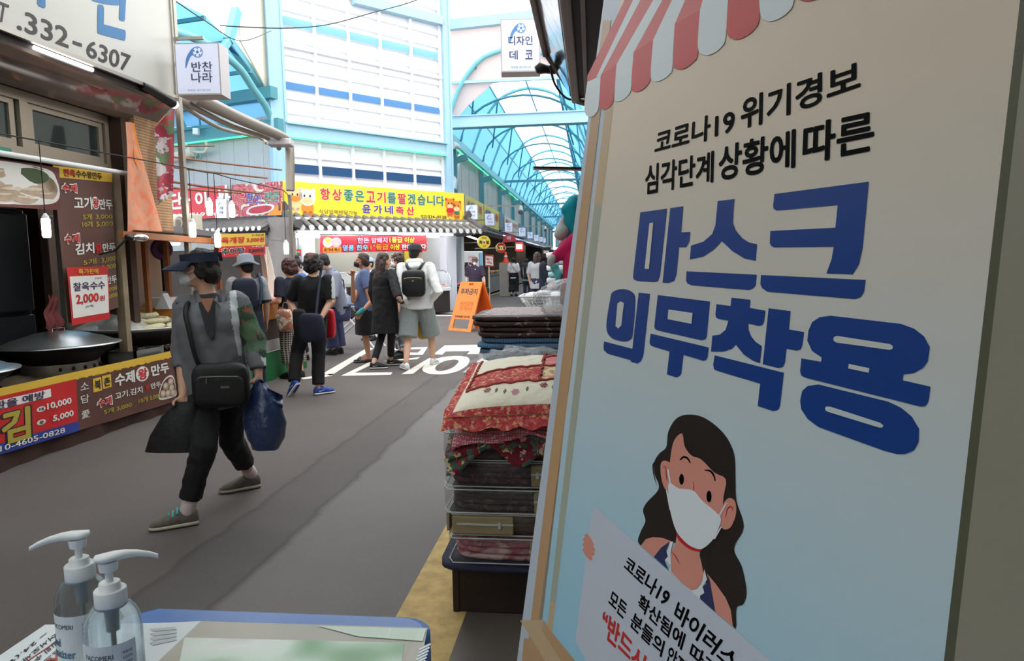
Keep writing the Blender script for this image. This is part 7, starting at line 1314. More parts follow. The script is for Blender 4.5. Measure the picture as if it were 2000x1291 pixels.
        for n in 'RL':
            sh, el, wr = J['sh'+n], J['el'+n], J['wr'+n]; hp, kn, an, to = J['hp'+n], J['kn'+n], J['an'+n], J['to'+n]
            b.cap(sh, sh*.45+el*.55, .050*k, .043*k); b.cap(sh*.45+el*.55, el, .043*k, .036*k); b.cap(el, el*.6+wr*.4, .037*k, .036*k); b.cap(el*.6+wr*.4, wr, .036*k, .024*k)
            b.cap(hp, kn, .080*k, .052*k); b.cap(kn, kn*.62+an*.38, .050*k, .050*k); b.cap(kn*.62+an*.38, an, .049*k, .033*k); d = unit(to-an); b.cap(an-V3((0, 0, .02))*k, an-V3((0, 0, .02))*k+d*min(.115*k, np.linalg.norm(to-an)), .034*k, .024*k)
            cu = s.curl[0 if n == 'R' else 1] if hasattr(s.curl, '__len__') else s.curl; s.hand(b, n, cu)
        me = remesh(b, min(s.vox, .0095), 2); s.bodyo = mesh_obj('body', me, s.skin, s.root)
    def eyes(s):
        for q in (-1, 1): b = MB(); b.ell(s.H(.032*q, .083, .004), (.012*s.k, .006*s.k, .0055*s.k), s.HR, 8); b.build('eye', EYE, s.root, world=False)
        return s
    def part(s, name, mb, m, vox=None, smooth=3, disp=None, mfn=None): return mesh_obj(name, remesh(mb, vox or s.vox, smooth, disp), m, s.root, mfn)
    def top(s, name, m, inf=.016, hem=-.12, sl=(.6, .6), w=1.0, belly=0, neck=True, slr=.014, mfn=None, wr=.006, seed=0, extra=None, wid=None):
        J, k = s.J, s.k; b = MB(); s.spine_rings(b, inf, hem, w, belly, neck, wid=wid)
        for n, f in zip('RL', sl):
            if f <= 0: continue
            sh, el, wv = J['sh'+n], J['el'+n], J['wr'+n]; pts, rr = [sh-s.lat*(.03 if n == 'R' else -.03)*k, sh], [(.054+slr*.5)*k, (.056+slr)*k]; b.ell(sh, (.057+slr*.8)*k)
            if f <= 1: pts.append(sh*(1-f)+el*f); rr.append((.046+slr*1.3)*k)
            else: g = f-1; pts += [el, el*(1-g)+wv*g]; rr += [(.042+slr)*k, (.036+slr*.8-.008*g)*k]
            b.tube(pts, rr, 14)
        if extra: extra(b)
        return s.part(name, b, m, None, 3, wrinkle(wr, 8, 5, seed), mfn)
    def trousers(s, name, m, end=(.93, .93), inf=.014, hipw=1.0, flare=.0, mfn=None, wr=.006, seed=0, top_=.05):
        J, k = s.J, s.k; b = MB(); up = s.upv; rings = []
        fo = unit(np.cross(V3((0, 0, 1)), s.hlat))
        for z, a, c in ((.13*0+top_+.06, .145, .112), (.02, .155, .118), (-.06, .155, .12), (-.11, .12, .10)):
            p = J['pel']+V3((0, 0, z))*k; rings.append([p+(s.hlat*(a*s.w*hipw+inf)*math.cos(x)+fo*(c+inf)*math.sin(x))*k for x in np.linspace(0, 2*math.pi, 21)[:-1]])
        b.rings(rings[::-1])
        for n, e in zip('RL', end):
            hp, kn, an = J['hp'+n], J['kn'+n], J['an'+n]; pts, rr = [hp+V3((0, 0, .0)), hp*.5+kn*.5], [(.088+inf)*k, (.074+inf+flare*.4)*k]
            if e <= .5: g = e*2; pts = [hp, hp*(1-g)+kn*g]; rr = [(.09+inf)*k, (.072+inf+flare)*k]
            else: g = (e-.5)*2; pts += [kn, kn*(1-g)+an*g]; rr += [(.056+inf+flare*.7)*k, (.046+inf+flare)*k]
            b.tube(pts, rr, 16)
        return s.part(name, b, m, None, 2, wrinkle(wr, 9, 4, seed), mfn)
    def skirt(s, name, m, z0, z1, w0, w1, d0, d1, cx=0, mfn=None, wr=.010, seed=0, n=5):
        k = s.k; b = MB(); rings = []
        for i in range(n+1):
            t = i/n; z = z0+(z1-z0)*t; rings.append([V3((s.J['pel'][0]+cx, s.J['pel'][1], z*k))+(s.hlat*(w0+(w1-w0)*t)*math.cos(x)+unit(np.cross(V3((0, 0, 1)), s.hlat))*(d0+(d1-d0)*t)*math.sin(x))*k for x in np.linspace(0, 2*math.pi, 25)[:-1]])
        b.rings(rings[::-1]); return s.part(name, b, m, None, 2, wrinkle(wr, 9, 2, seed), mfn)
    def shoes(s, m, sole=SOLE, name='shoe', swoosh=None, low=False, R_=True):
        k = s.k
        for n in 'RL':
            an, to = s.J['an'+n], s.J['to'+n]; d = to-an; tip = to; up = V3((0, 0, 1)); d = unit(d-0*up)
            hz = V3((d[0], d[1], 0)); L = np.linalg.norm(to-an)
            heel = an-V3((0, 0, .062))*k if abs(an[2]-.09*k) < .03*k else an-unit(np.cross(np.cross(d, up), d))*.05*k
            ax = unit(to-V3((0, 0, .0))-heel) if abs(an[2]-.09*k) >= .03*k else unit(hz); sd = unit(np.cross(ax, up)); u2 = np.cross(sd, ax); base = heel-ax*.045*k
            if abs(an[2]-.09*k) < .03*k: base[2] = .012*k
            prof_ = [(-.012, .022, .040, .03), (0, .033, .056, .04), (.04, .038, .062, .052), (.09, .040, .060, .042), (.14, .044, .048, .03), (.19, .046, .036, .022), (.225, .038, .028, .016), (.245, .020, .016, .010)]
            b = MB(); b.rings([[base+ax*x*k+sd*w_*k*math.cos(a)+u2*(h_*.6*k+h_*k*math.sin(a)*.9) for a in np.linspace(0, 2*math.pi, 17)[:-1]] for x, w_, h_, _ in prof_]); sh_ = b.build(name, m, s.root, world=False)
            b = MB(); b.rings([[base+ax*x*k+sd*(w_+.003)*k*math.copysign(abs(math.cos(a))**.7, math.cos(a))+u2*(.004+.013*math.copysign(abs(math.sin(a))**.5, math.sin(a)))*k for a in np.linspace(0, 2*math.pi, 17)[:-1]] for x, w_, h_, _ in prof_]); b.build('sole', sole, sh_, world=False)
            if swoosh:
                for sg in (-1, 1):
                    b = MB(); c_ = base+u2*.035*k
                    P = [(.03, -.004), (.05, -.006), (.075, -.002), (.12, .018), (.08, .006), (.055, .003), (.04, .006)]
                    b.poly([c_+ax*x*k+u2*z*k+sd*sg*(.040+(.002 if x > .1 else 0))*k for x, z in P], 0, .001*sg, sd); b.build('emblem', swoosh, sh_, world=False)
        return s
    def hair(s, m, kind='short', amp=.004, seed=0, vol=1.0, mfn=None, name='hair'):
        b = MB(); k = s.k; R = s.HR; v = vol
        b.ell(s.H(0, -.022, .030), (.084*k*v, .099*k*v, .098*k*v), R, 18)
        if kind == 'short': b.ell(s.H(0, -.055, -.02), (.072*k, .055*k, .065*k), R, 12)
        if kind in ('bob', 'curly'):
            b.ell(s.H(0, -.058, -.03), (.085*k*v, .062*k*v, .075*k*v), R, 14)
            for q in (-1, 1): b.ell(s.H(.075*q*v, -.02, -.005), (.022*k*v, .042*k*v, .066*k*v), R, 10)
        if kind == 'long':
            for q in (-1, 1): b.cap(s.H(.066*q, -.03, .02), s.H(.075*q, -.045, -.14), .034*k, .03*k)
            b.cap(s.H(0, -.07, 0), s.H(0, -.085, -.26), .06*k, .06*k); b.cap(s.H(.05, -.06, -.04), s.H(.05, -.075, -.24), .05*k, .045*k); b.cap(s.H(-.05, -.06, -.04), s.H(-.05, -.075, -.24), .05*k, .045*k)
        if kind == 'lob':
            b.cap(s.H(0, -.06, 0), s.H(0, -.06, -.13), .075*k, .075*k)
            for q in (-1, 1): b.cap(s.H(.07*q, -.02, .02), s.H(.075*q, -.03, -.12), .036*k, .032*k)
        if kind == 'bun': b.ell(s.H(0, -.05, .13), (.042*k, .042*k, .04*k), R, 12); b.ell(s.H(0, -.055, -.02), (.07*k, .055*k, .06*k), R, 12)
        f = 26 if kind == 'curly' else 16
        return s.part(name, b, m, .0085, 2, lambda p: amp*(nz(p, f, seed)*1.6+nz(p, f*2.2, seed+3)), mfn)
    def mask(s, m):
        b = MB(); k = s.k; b.ell(s.H(0, .062, -.052), (.053*k, .050*k, .050*k), s.HR, 18); b.cap(s.H(0, .10, -.03), s.H(0, .10, -.07), .02*k, .022*k)
        o = s.part('face_mask', b, m, .006, 2)
        for q in (-1, 1): b = MB(); b.tube([s.H(.045*q, .07, -.03), s.H(.07*q, .03, -.015), s.H(.086*q, -.02, -.002)], .0022*k, 5); b.tube([s.H(.045*q, .065, -.075), s.H(.07*q, .02, -.05), s.H(.086*q, -.02, -.012)], .0022*k, 5); t_ = b.build('ear_loop', m, o, world=False)
        return s
    def hat(s, m, kind='bucket', band=None):
        b = MB(); k = s.k; a, c, d = s.HR@V3((1, 0, 0)), s.HR@V3((0, 1, 0)), s.HR@V3((0, 0, 1))
        def rg(z, rx, ry, yo=0, wave=0): return [s.H(rx*math.cos(t), yo-.02+ry*math.sin(t), z+wave*math.sin(t*3+1)) for t in np.linspace(0, 2*math.pi, 33)[:-1]]
        if kind == 'bucket': b.rings([rg(.012, .15, .165, 0, .014), rg(.02, .152, .167, 0, .014), rg(.055, .097, .112), rg(.12, .090, .105), rg(.148, .06, .07), rg(.153, .01, .01)], 0, True)
        if kind == 'cap': b.rings([rg(.03, .092, .108), rg(.09, .090, .104), rg(.125, .065, .078), rg(.135, .01, .01)], 0, True)
        if kind == 'brim': b.rings([rg(.035, .135, .15), rg(.045, .135, .15), rg(.05, .09, .105), rg(.125, .082, .095), rg(.142, .05, .06), rg(.145, .01, .01)], 0, True)
        o = b.build('hat', m, s.root, world=False)
        if band: b = MB(); b.rings([rg(.048, .0945, .1095), rg(.075, .0925, .1075)], 0, False); b.build('hat_band', band, o, world=False)
        return s
    def wp(s, p): c, q = math.cos(s.rz), math.sin(s.rz); p = V3(p); return s.loc+V3((p[0]*c-p[1]*q, p[0]*q+p[1]*c, p[2]))
def loose(name, mb, m, label, cat, vox=.01, smooth=3, disp=None, mfn=None):
    me = remesh(mb, vox, smooth, disp); c = np.array([v.co[:] for v in me.vertices]); o0 = V3((c[:, 0].mean(), c[:, 1].mean(), c[:, 2].min()))
    me.transform(Matrix.Translation(tuple(-o0))); o = mesh_obj(name, me, m, loc=tuple(o0))
    if mfn: me.polygons.foreach_set('material_index', [mfn(V3(p.center)+o0) for p in me.polygons])
    XF[o.name] = (o0, 0.0); return tag(o, label, cat)
# ---------------------------------------------------------------- the walker in front
d0 = 4.0
wb = onZ(415, 1010)
PXW = dict(pel=(424, 742, 4.0), sp=(416, 690, 3.98), ch=(410, 628, 3.96), nk=(407, 578, 3.96), hd=(390, 524, 3.93), shR=(364, 598, 3.92), shL=(462, 592, 4.02), elR=(356, 690, 3.95), wrR=(358, 772, 3.86), elL=(500, 668, 4.05), wrL=(505, 735, 3.98), hpR=(398, 756, 3.96), hpL=(448, 756, 4.05), knR=(398, 872, 3.78), knL=(452, 862, 4.18), anR=(366, 998, 3.84), toR=(312, 1024, 3.79), anL=(490, 926, 4.46), toL=(446, 962, 4.40))
wk = Person('person in a navy sun visor and grey shirt striding past with bags', (at(420, 760, 4.0)[0], at(420, 760, 4.0)[1]), (-.55, -.84), 1.60, PX=PXW, head=(-38, -4), voxel=.009, hand_curl=(.95, .95))
GRS1 = cl('grey_shirt', (112, 114, 118), var=(3, .06)); GRSW = cl('pale_shirt_yoke', (196, 202, 206)); FLS = cl('green_floral_sleeve', (70, 96, 78), pat=p_cells(16, [(64, 92, 74), (84, 110, 90), (58, 84, 66), (150, 80, 60), (60, 62, 64), (90, 120, 86), (70, 100, 84)])); CHT = cl('charcoal_tee', (62, 62, 66)); BLKT = cl('black_trousers', (28, 28, 31)); WHC = cl('white_cuff_cloth', (200, 206, 208)); NAVC2 = cl('navy_cuff_cloth', (50, 54, 78))
Lv = wk.J['shL']; eL = wk.J['elL']; wL = wk.J['wrL']
wk.top('tee', CHT, .012, -.02, (.3, .3), wr=.003)
def shirt_fn(p):
    p = V3(p); t = (p-Lv)@unit(eL-Lv); q = (p-Lv)-unit(eL-Lv)*t
    if np.linalg.norm(q) < .085 and t > .035:
        tw = (p-eL)@unit(wL-eL)/np.linalg.norm(wL-eL)
        return 2 if tw < .52 else (3 if tw < .74 else (4 if tw < .86 else 3))
    la_ = (p-wk.J['nk'])@wk.lat
    if -.150 < la_ < -.112+.1*min(0, p[2]-wk.J['ch'][2]) and p[2] > wk.J['ch'][2]-.2: return 1
    return 0
b = MB(); J = wk.J
# open shirt: body with a V cut at the front
wk.top('shirt', [GRS1, GRSW, FLS, WHC, NAVC2], .034, -.16, (1.35, 1.80), neck=False, slr=.024, mfn=shirt_fn, wr=.011, seed=3, wid=1.06)
b = MB(); fo = np.cross(wk.upv, wk.lat)
for sg in (1, -1):      # collar wings
    n0 = J['nk']; P = [n0-fo*.055+wk.lat*sg*.02+wk.upv*.03, n0+wk.lat*sg*.062+wk.upv*.035, n0+fo*.06+wk.lat*sg*.075-wk.upv*.02, n0+fo*.105+wk.lat*sg*.055-wk.upv*.085, n0+fo*.088+wk.lat*sg*.03-wk.upv*.03]; q_ = [p+fo*.012+wk.lat*sg*.012 for p in P]; L = len(P)
    b.add(P+q_, [tuple(range(L)), tuple(range(2*L-1, L-1, -1))]+[(i, (i+1) % L, L+(i+1) % L, L+i) for i in range(L)])
b.build('collar', GRS1, wk.root, world=False)
b = MB(); c_ = J['ch']; b.poly([c_+fo*.150+wk.lat*x+wk.upv*z for x, z in ((-.045, .115), (.045, .115), (.02, -.06), (0, -.1), (-.02, -.06))], 0, .01, fo); b.build('tee_front', CHT, wk.root, world=False)
b = MB(); b.poly([c_+fo*.152+wk.lat*x+wk.upv*z for x, z in ((-.035, .135), (.035, .135), (.012, .075), (0, .055), (-.012, .075))], 0, .008, fo); b.build('neck_opening', SKIN2, wk.root, world=False)
wk.trousers('trousers', BLKT, (.90, .84), .008, flare=.012, wr=.012, seed=5)
WSHOE = mat('olive_grey_trainer', (104, 98, 88), .8, var=(30, .2)); wk.shoes(WSHOE, mat('cream_sole', (196, 190, 170), .7))
for n in 'RL': b = MB(); an, kn = J['an'+n], J['kn'+n]; b.cap(an, an*.86+kn*.14, .040, .042); b.build('sock', mat('white_pink_sock', (226, 206, 210), .9), wk.root, world=False); to = J['to'+n]; d_ = unit(to-an); b = MB(); m_ = an*.62+to*.38
for n in 'RL':
    an, to = J['an'+n], J['to'+n]; d_ = unit(V3((to[0]-an[0], to[1]-an[1], 0))) if n == 'R' else unit(to-an); sd_ = unit(np.cross(d_, (0, 0, 1))); u_ = np.cross(sd_, d_); b = MB()
    for q in range(4): c2 = an+d_*(.05+.022*q)+u_*(.016-.013*q); b.tube([c2-sd_*.034-u_*.016, c2+u_*.008, c2+sd_*.034-u_*.016], .006, 5)
    b.build('lace', mat('turquoise_lace', (60, 178, 190), .6), wk.root, world=False)
wk.hair(HAIRB, 'bob', .006, 2, .96)
wk.mask(MWHITE).eyes()
VIS = mat('navy_visor_cloth', (36, 44, 66), .7); VISU = mat('visor_tint_shield', (150, 170, 180), .15, alpha=.75)
b = MB(); rr = [[wk.H(.100*math.sin(t), -.022+.118*math.cos(t), z) for z in (.035, .085)] for t in np.linspace(-2.5, 2.5, 24)]
for i in range(23): b.quad(rr[i][0], rr[i+1][0], rr[i+1][1], rr[i][1]); b.quad(*[p+wk.HR@V3((0, 0, 0))+(p-wk.H(0, -.022, .06))*.05 for p in (rr[i][1], rr[i+1][1], rr[i+1][0], rr[i][0])])
v_ = b.build('visor_band', VIS, wk.root, world=False); b = MB()
b.grid(lambda u, v: wk.H(.100*math.sin((u-.5)*2.5)*(1+.10*v), -.022+.119*math.cos((u-.5)*2.5)+v*.105*math.cos((u-.5)*2.2), .050-.022*v-.012*v*v-.022*abs(u-.5)*v*2), 18, 6); b.grid(lambda u, v: wk.H(.100*math.sin((u-.5)*2.5)*(1+.10*v), -.022+.119*math.cos((u-.5)*2.5)+v*.105*math.cos((u-.5)*2.2), .043-.022*v-.012*v*v-.022*abs(u-.5)*v*2), 18, 6); b.build('visor_brim', VIS, wk.root, world=False)
b = MB(); b.grid(lambda u, v: wk.H(.098*math.sin((u-.5)*2.5), -.010+.122*math.cos((u-.5)*2.5)+.02*v, .036-.062*v*(1-abs(u-.5)*1.1)), 18, 4); b.build('tinted_shield', VISU, wk.root, world=False)
b = MB(); b.poly([wk.H(.015+x, .102, .062+z) for x, z in ((-.016, 0), (0, .006), (.016, 0), (0, -.004))], 0); b.build('emblem', MWHITE, wk.root, world=False)
# bags of the walker
BBAG = mat('black_bag_nylon', (24, 24, 27), .6, bump=(30, .3)); sp_ = lambda x, y, d: at(x, y, d)
t = thing('crossbody_bag', 'black crossbody bag worn by the visored walker', 'bag', sp_(432, 800, 3.78)); b = MB()
c_ = sp_(432, 752, 3.80); ux_ = unit(RT+.25*FW); uz_ = V3((0, 0, 1)); uy_ = np.cross(uz_, ux_); R_ = np.stack([ux_, uy_, uz_], 1); b.sbox(c_, .150, .05, .125, .45, 18, 0, R_, .05, 8, 3); b.build('pouch', BBAG, t)
b = MB(); b.sbox(c_-uy_*.045-uz_*.02, .125, .022, .082, .35, 14, 0, R_); f_ = b.build('front_pocket', BBAG, t); b = MB(); b.obox(c_-uy_*.07+uz_*.0+ux_*.03, ux_*.022, uy_*.002, uz_*.006); b.build('plate', mat('dull_metal', (120, 112, 104), .4, .8), t); b = MB(); b.tube([c_-uy_*.067+uz_*.055-ux_*.1, c_-uy_*.072+uz_*.058, c_-uy_*.067+uz_*.055+ux_*.1], .003, 5); b.tube([c_-uy_*.067+uz_*.055-ux_*.06, c_-uy_*.074+uz_*.02-ux_*.062], .004, 5); b.build('zip', mat('dull_metal', (120, 112, 104), .4, .8), t)
b = MB(); b.tube(catmull([sp_(392, 722, 3.82), sp_(380, 690, 3.78), sp_(368, 640, 3.77), sp_(362, 608, 3.80), sp_(372, 588, 3.90), sp_(400, 584, 4.02), sp_(450, 640, 4.16), sp_(472, 700, 4.08), sp_(474, 722, 3.92)], 4, False), .013, 6); b.build('strap', BBAG, t)
t = thing('tote_bag', 'black cloth tote bag swinging from the right hand of the visored walker', 'bag', sp_(335, 885, 3.8)); b = MB(); ct = [sp_(366, 785, 3.80), sp_(340, 830, 3.80), sp_(338, 880, 3.8)]
b.rings([[ct[0]+RT*.055*math.cos(a)+FW*.025*math.sin(a) for a in np.linspace(0, 6.28, 17)[:-1]], [sp_(352, 812, 3.8)+RT*.10*math.cos(a)+FW*.05*math.sin(a) for a in np.linspace(0, 6.28, 17)[:-1]], [sp_(341, 850, 3.8)+RT*.135*math.cos(a)+FW*.06*math.sin(a) for a in np.linspace(0, 6.28, 17)[:-1]], [sp_(336, 882, 3.8)+RT*.15*math.cos(a)+FW*.05*math.sin(a) for a in np.linspace(0, 6.28, 17)[:-1]]]); b.build('sack', BBAG, t)
b = MB(); hw_ = wk.wp(wk.J['wrR'])+V3((0, 0, -.075)); 
for q in (-.04, .04): b.tube([sp_(352, 805, 3.8)+RT*q, hw_+RT*q*.2+V3((0, 0, .01)), sp_(376, 800, 3.8)+RT*q*.5], .008, 6)
b.build('handle', BBAG, t)
NVP = mat('navy_plastic_film', (44, 60, 98), .28, bump=(14, .9), spec=.7); t = thing('plastic_bag', 'navy plastic bag hanging from the left hand of the visored walker', 'bag', sp_(517, 880, 3.95)); b = MB()
for (x, y, r, rd) in ((508, 752, .035, .03), (512, 775, .085, .06), (517, 815, .112, .085), (519, 850, .105, .085), (520, 875, .075, .06)): pass
rg_ = [[sp_(x, y, 3.95)+(RT*r*math.cos(a)+FW*rd*math.sin(a))*(1+.10*math.sin(a*5+y)) for a in np.linspace(0, 6.28, 25)[:-1]] for (x, y, r, rd) in ((507, 748, .03, .025), (511, 768, .07, .05), (515, 795, .105, .075), (517, 825, .115, .085), (518, 855, .10, .08), (519, 878, .07, .05))]; b.rings(rg_); b.build('sack', NVP, t)
b = MB(); b.grid(lambda u, v: sp_(522+30*v, 758+26*u+14*v, 3.93+.06*math.sin(u*6)*v), 8, 6); b.tube(catmull([sp_(498, 765, 3.93), sp_(500, 748, 3.93), sp_(508, 742, 3.95), sp_(516, 750, 3.97), sp_(518, 765, 3.96)], 4, False), .010, 6); b.build('handle', NVP, t)
# ---------------------------------------------------------------- shopper in a grey bucket hat
gh = onZ(494, 770); p = Person('person in a grey bucket hat with a navy backpack strap at the orange stall counter', (gh[0], gh[1]), (-.62, .78), 1.55, head=(10, -8), w=1.0)
NVY = cl('navy_jersey', (34, 38, 56)); HGR = cl('heather_grey_jersey', (150, 152, 156)); HGR2 = cl('grey_bucket_cloth', (122, 130, 140), bump=(60, .4)); JE = cl('dark_denim', (40, 44, 62))
p.top('tee', [HGR, NVY], .022, -.16, (.95, .95), slr=.018, mfn=lambda c: 1 if c[2] < 1.14*p.k else 0, seed=1); p.trousers('trousers', JE, (.95, .95), .016, flare=.012); p.shoes(SOLEB, SOLEB); p.hair(HAIRB, 'short', .004, 5, .98); p.hat(HGR2, 'bucket', cl('dark_grey_band', (96, 104, 114)))
t = thing('backpack', 'navy backpack worn by the shopper in the grey bucket hat', 'backpack', p.wp((-.05, -.2, .98))); b = MB(); R_ = np.array(Matrix.Rotation(p.rz, 3, 'Z')); b.sbox(p.wp((-.06, -.185, 1.14)), .13, .06, .17, .5, 14, 0, R_); b.build('pack', NVY, t); b = MB(); b.tube([p.wp(q) for q in ((.10, -.13, 1.02), (.135, -.12, 1.24), (.125, -.03, 1.35), (.12, .09, 1.27), (.12, .13, 1.1))], .018, 6); b.build('strap', cl('slate_strap', (58, 72, 92)), t)
# ---------------------------------------------------------------- shopper with maroon hair and plaid trousers
g1 = onZ(576, 738); p = Person('person with maroon brown hair and black and white plaid trousers at the stall', (g1[0], g1[1]), (-.85, .52), 1.52, W=dict(wrR=(g1[0]-.28, g1[1]+.22, .98), wrL=(g1[0]-.33, g1[1]-.02, .97)), head=(4, -14), w=1.05)
PLD = cl('black_white_plaid', (40, 38, 38), pat=p_plaid(11, (40, 38, 40), (176, 166, 156))); p.top('tee', NVY, .024, -.14, (.8, .8), slr=.02, belly=.02, seed=2); p.trousers('trousers', PLD, (.84, .84), .024, flare=.024, seed=3); p.shoes(SOLEB, SOLEB); p.hair(HAIRR, 'curly', .008, 1, 1.18)
t = thing('floral_bag', 'pale floral cloth bag held against the plaid trousers', 'bag', at(556, 640, 8.6)); b = MB(); b.sbox(at(557, 625, 8.6), .10, .06, .14, .5, 14, 0, np.eye(3), .06, 9); b.build('sack', cl('pale_floral_cloth', (206, 192, 176), pat=p_cells(22, [(212, 200, 184), (190, 120, 90), (216, 206, 190), (110, 130, 130), (206, 190, 170), (170, 110, 90)])), t); b = MB(); b.tube(catmull([at(551, 608, 8.6), at(554, 592, 8.6), at(562, 594, 8.6), at(565, 608, 8.6)], 4, False), .008, 6); b.build('handle', PALEW, t)
# ---------------------------------------------------------------- walker in black tee seen from behind
g2 = onZ(622, 772); dT = 7.65; p = Person('person in black with a camouflage cap and blue trainers walking away, hands behind', (g2[0], g2[1]), (-.22, .97), 1.56, PX=dict(elR=(643, 592, 7.5), wrR=(624, 627, 7.36), elL=(566, 590, 7.55), wrL=(590, 632, 7.38), anL=(574, 752, 7.58), toL=(569, 772, 7.62), anR=(622, 758, 7.66), toR=(642, 768, 7.74), knL=(580, 690, 7.72), knR=(622, 692, 7.72), hpL=(596, 628, 7.62), hpR=(622, 628, 7.68), pel=(608, 622, 7.65)), head=(-12, -4), w=1.06)
BLT = cl('black_jersey', (24, 24, 27)); CAMO = cl('camouflage_cloth', (70, 66, 58), pat=p_cells(28, [(56, 52, 48), (100, 92, 80), (40, 38, 36), (120, 70, 66), (86, 92, 88), (30, 30, 30)])); p.top('tee', [BLT, WHC], .024, -.16, (.85, .85), slr=.022, mfn=lambda c: 1 if (c[0] > .205 and c[2] > 1.06) else 0, seed=7); p.trousers('trousers', BLT, (.95, .95), .016, flare=.010, seed=8)
BLS = mat('royal_blue_trainer', (40, 74, 160), .6); p.shoes(BLS, SOLE, swoosh=WHC); p.hair(HAIRB, 'curly', .010, 4, 1.08); p.hat(CAMO, 'cap')
t = thing('shoulder_bag', 'navy shoulder bag on the back of the person in black with blue trainers', 'bag', at(606, 660, 7.2)); b = MB(); b.sbox(at(609, 640, 7.22), .15, .05, .155, .6, 16, 0, np.eye(3), .16, 7); b.build('sack', NVY, t); b = MB(); b.tube(catmull([at(617, 618, 7.22), at(622, 570, 7.36), at(626, 535, 7.48), at(630, 514, 7.55), at(628, 510, 7.66)], 4, False), .014, 6); b.build('strap', NVY, t); b = MB(); b.sbox(at(585, 625, 7.24), .07, .05, .12, .5, 12, 0, np.eye(3), .1, 8); b.build('dark_cloth', BLT, t)
# ---------------------------------------------------------------- stall keeper with a hair bun
gb = at(588, 530, 10.4); p = Person('person with a black hair bun bending behind the shopper in black', (gb[0]-.05, gb[1]), (-.6, -.6), 1.55, head=(35, -18)); BLUS = cl('blue_blouse', (74, 104, 160), pat=None); p.top('blouse', BLUS, .018, -.12, (.9, .9), seed=4); p.trousers('trousers', JE, (.95, .95)); p.shoes(SOLEB, SOLEB); p.hair(HAIRB, 'bun', .005, 6); b = MB(); b.tube([p.H(.05, .02, -.14), p.H(0, .07, -.15), p.H(-.05, .02, -.14)], .014, 6); b.build('scarf', cl('red_scarf', (200, 40, 50)), p.root, world=False)
# ---------------------------------------------------------------- man in grey leaning over the stall
gm = onZ(655, 692); p = Person('person in a grey tee and navy trousers leaning over the stall', (gm[0], gm[1]), (-.97, .22), 1.72, PX=dict(ch=(652, 553, 10.65), nk=(643, 524, 10.6), hd=(630, 512, 10.55), shR=(640, 532, 10.82), shL=(657, 538, 10.45), elL=(650, 590, 10.3), wrL=(632, 612, 10.3), elR=(634, 580, 10.9), wrR=(622, 600, 10.8), sp=(662, 585, 10.72), pel=(664, 613, 10.78)), head=(0, -24), w=1.08); GRT = cl('steel_grey_jersey', (136, 140, 156)); NVT = cl('navy_work_trousers', (56, 62, 96)); p.top('tee', GRT, .016, -.0, (.85, .85), slr=.02, belly=.0, seed=9); p.trousers('trousers', NVT, (.97, .97), .03, flare=.024, seed=10); p.shoes(SOLEB, SOLEB); p.hair(HAIRB, 'short', .003, 7)
APN = cl('navy_apron_cloth', (58, 58, 92)); fo_ = np.cross(p.upv, p.lat); b = MB(); b.tube([p.J['shL']+p.lat*.05+p.upv*.075, p.J['ch']-fo_*.15-p.lat*.02, p.J['sp']-fo_*.13+p.lat*.10], .011, 6); b.build('apron_strap', APN, p.root, world=False); b = MB(); b.rings([[p.J['pel']+V3((0, 0, z))+p.hlat*.192*math.cos(a)+np.cross(V3((0, 0, 1)), p.hlat)*.165*math.sin(a) for a in np.linspace(0, 6.28, 25)[:-1]] for z in (.085, .12)], 0, False); b.build('belt', BLACK, p.root, world=False)
# ---------------------------------------------------------------- person in blue tee with a black mask, hand at her chin
gw = onZ(717, 706); p = Person('person in a slate blue tee with a black mask, hand at her chin', (gw[0], gw[1]), (-.93, -.30), 1.61, PX=dict(elR=(690, 588, 9.9), wrR=(689, 540, 9.72), elL=(724, 590, 9.85), wrL=(708, 608, 9.72)), head=(12, 0), w=1.06, skin=SKIN2, hand_curl=(.9, .8)); SLB = cl('slate_blue_jersey', (88, 102, 140)); p.top('tee', SLB, .018, -.12, (.55, .55), slr=.012, belly=.04, seed=11); p.skirt('skirt', BLT, .93, .42, .168, .20, .14, .16, seed=3); FLIP = mat('navy_flip_flop', (40, 44, 60), .7); p.hair(HAIRBR, 'bob', .004, 8, .98); p.mask(MBLACK).eyes()
for n in 'RL': an, to = p.J['an'+n], p.J['to'+n]; d_ = unit(V3((to[0]-an[0], to[1]-an[1], 0))); sd_ = np.cross(d_, ZU); c2 = V3((an[0], an[1], .012))+d_*.08; b = MB(); b.rings([[c2+d_*(.14*math.cos(a))+sd_*(.045*math.sin(a))+ZU*z for a in np.linspace(0, 6.28, 21)[:-1]] for z in (-.010, .008)]); q_ = b.build('flip_flop', FLIP, p.root, world=False); b = MB(); b.tube([c2-sd_*.045+d_*.01+ZU*.01, c2+d_*.05+ZU*.055, c2+d_*.09+ZU*.015], .006, 5); b.tube([c2+sd_*.045+d_*.01+ZU*.01, c2+d_*.05+ZU*.055], .006, 5); b.build('strap', FLIP, q_, world=False)
b = MB(); b.cap(at(700, 612, 9.65), at(708, 606, 9.68), .035, .04); loose('purse', b, cl('teal_purse', (60, 140, 140)), 'small teal purse in the hand of the person in slate blue', 'purse', .008)
# ---------------------------------------------------------------- person in long black coat
gc = onZ(756, 716); p = Person('person in a long black coat, leggings and black trainers beside the hooded person', (gc[0], gc[1]), (.42, .90), 1.60, PX=dict(elR=(778, 580, 9.2), wrR=(788, 592, 9.45)), W=dict(anL=(gc[0]-.12, gc[1]-.22, .085), toL=(gc[0]+.05, gc[1]-.18, .028), anR=(gc[0]+.02, gc[1]+.12, .085), toR=(gc[0]+.19, gc[1]+.16, .028)), head=(-22, -6), w=1.0)

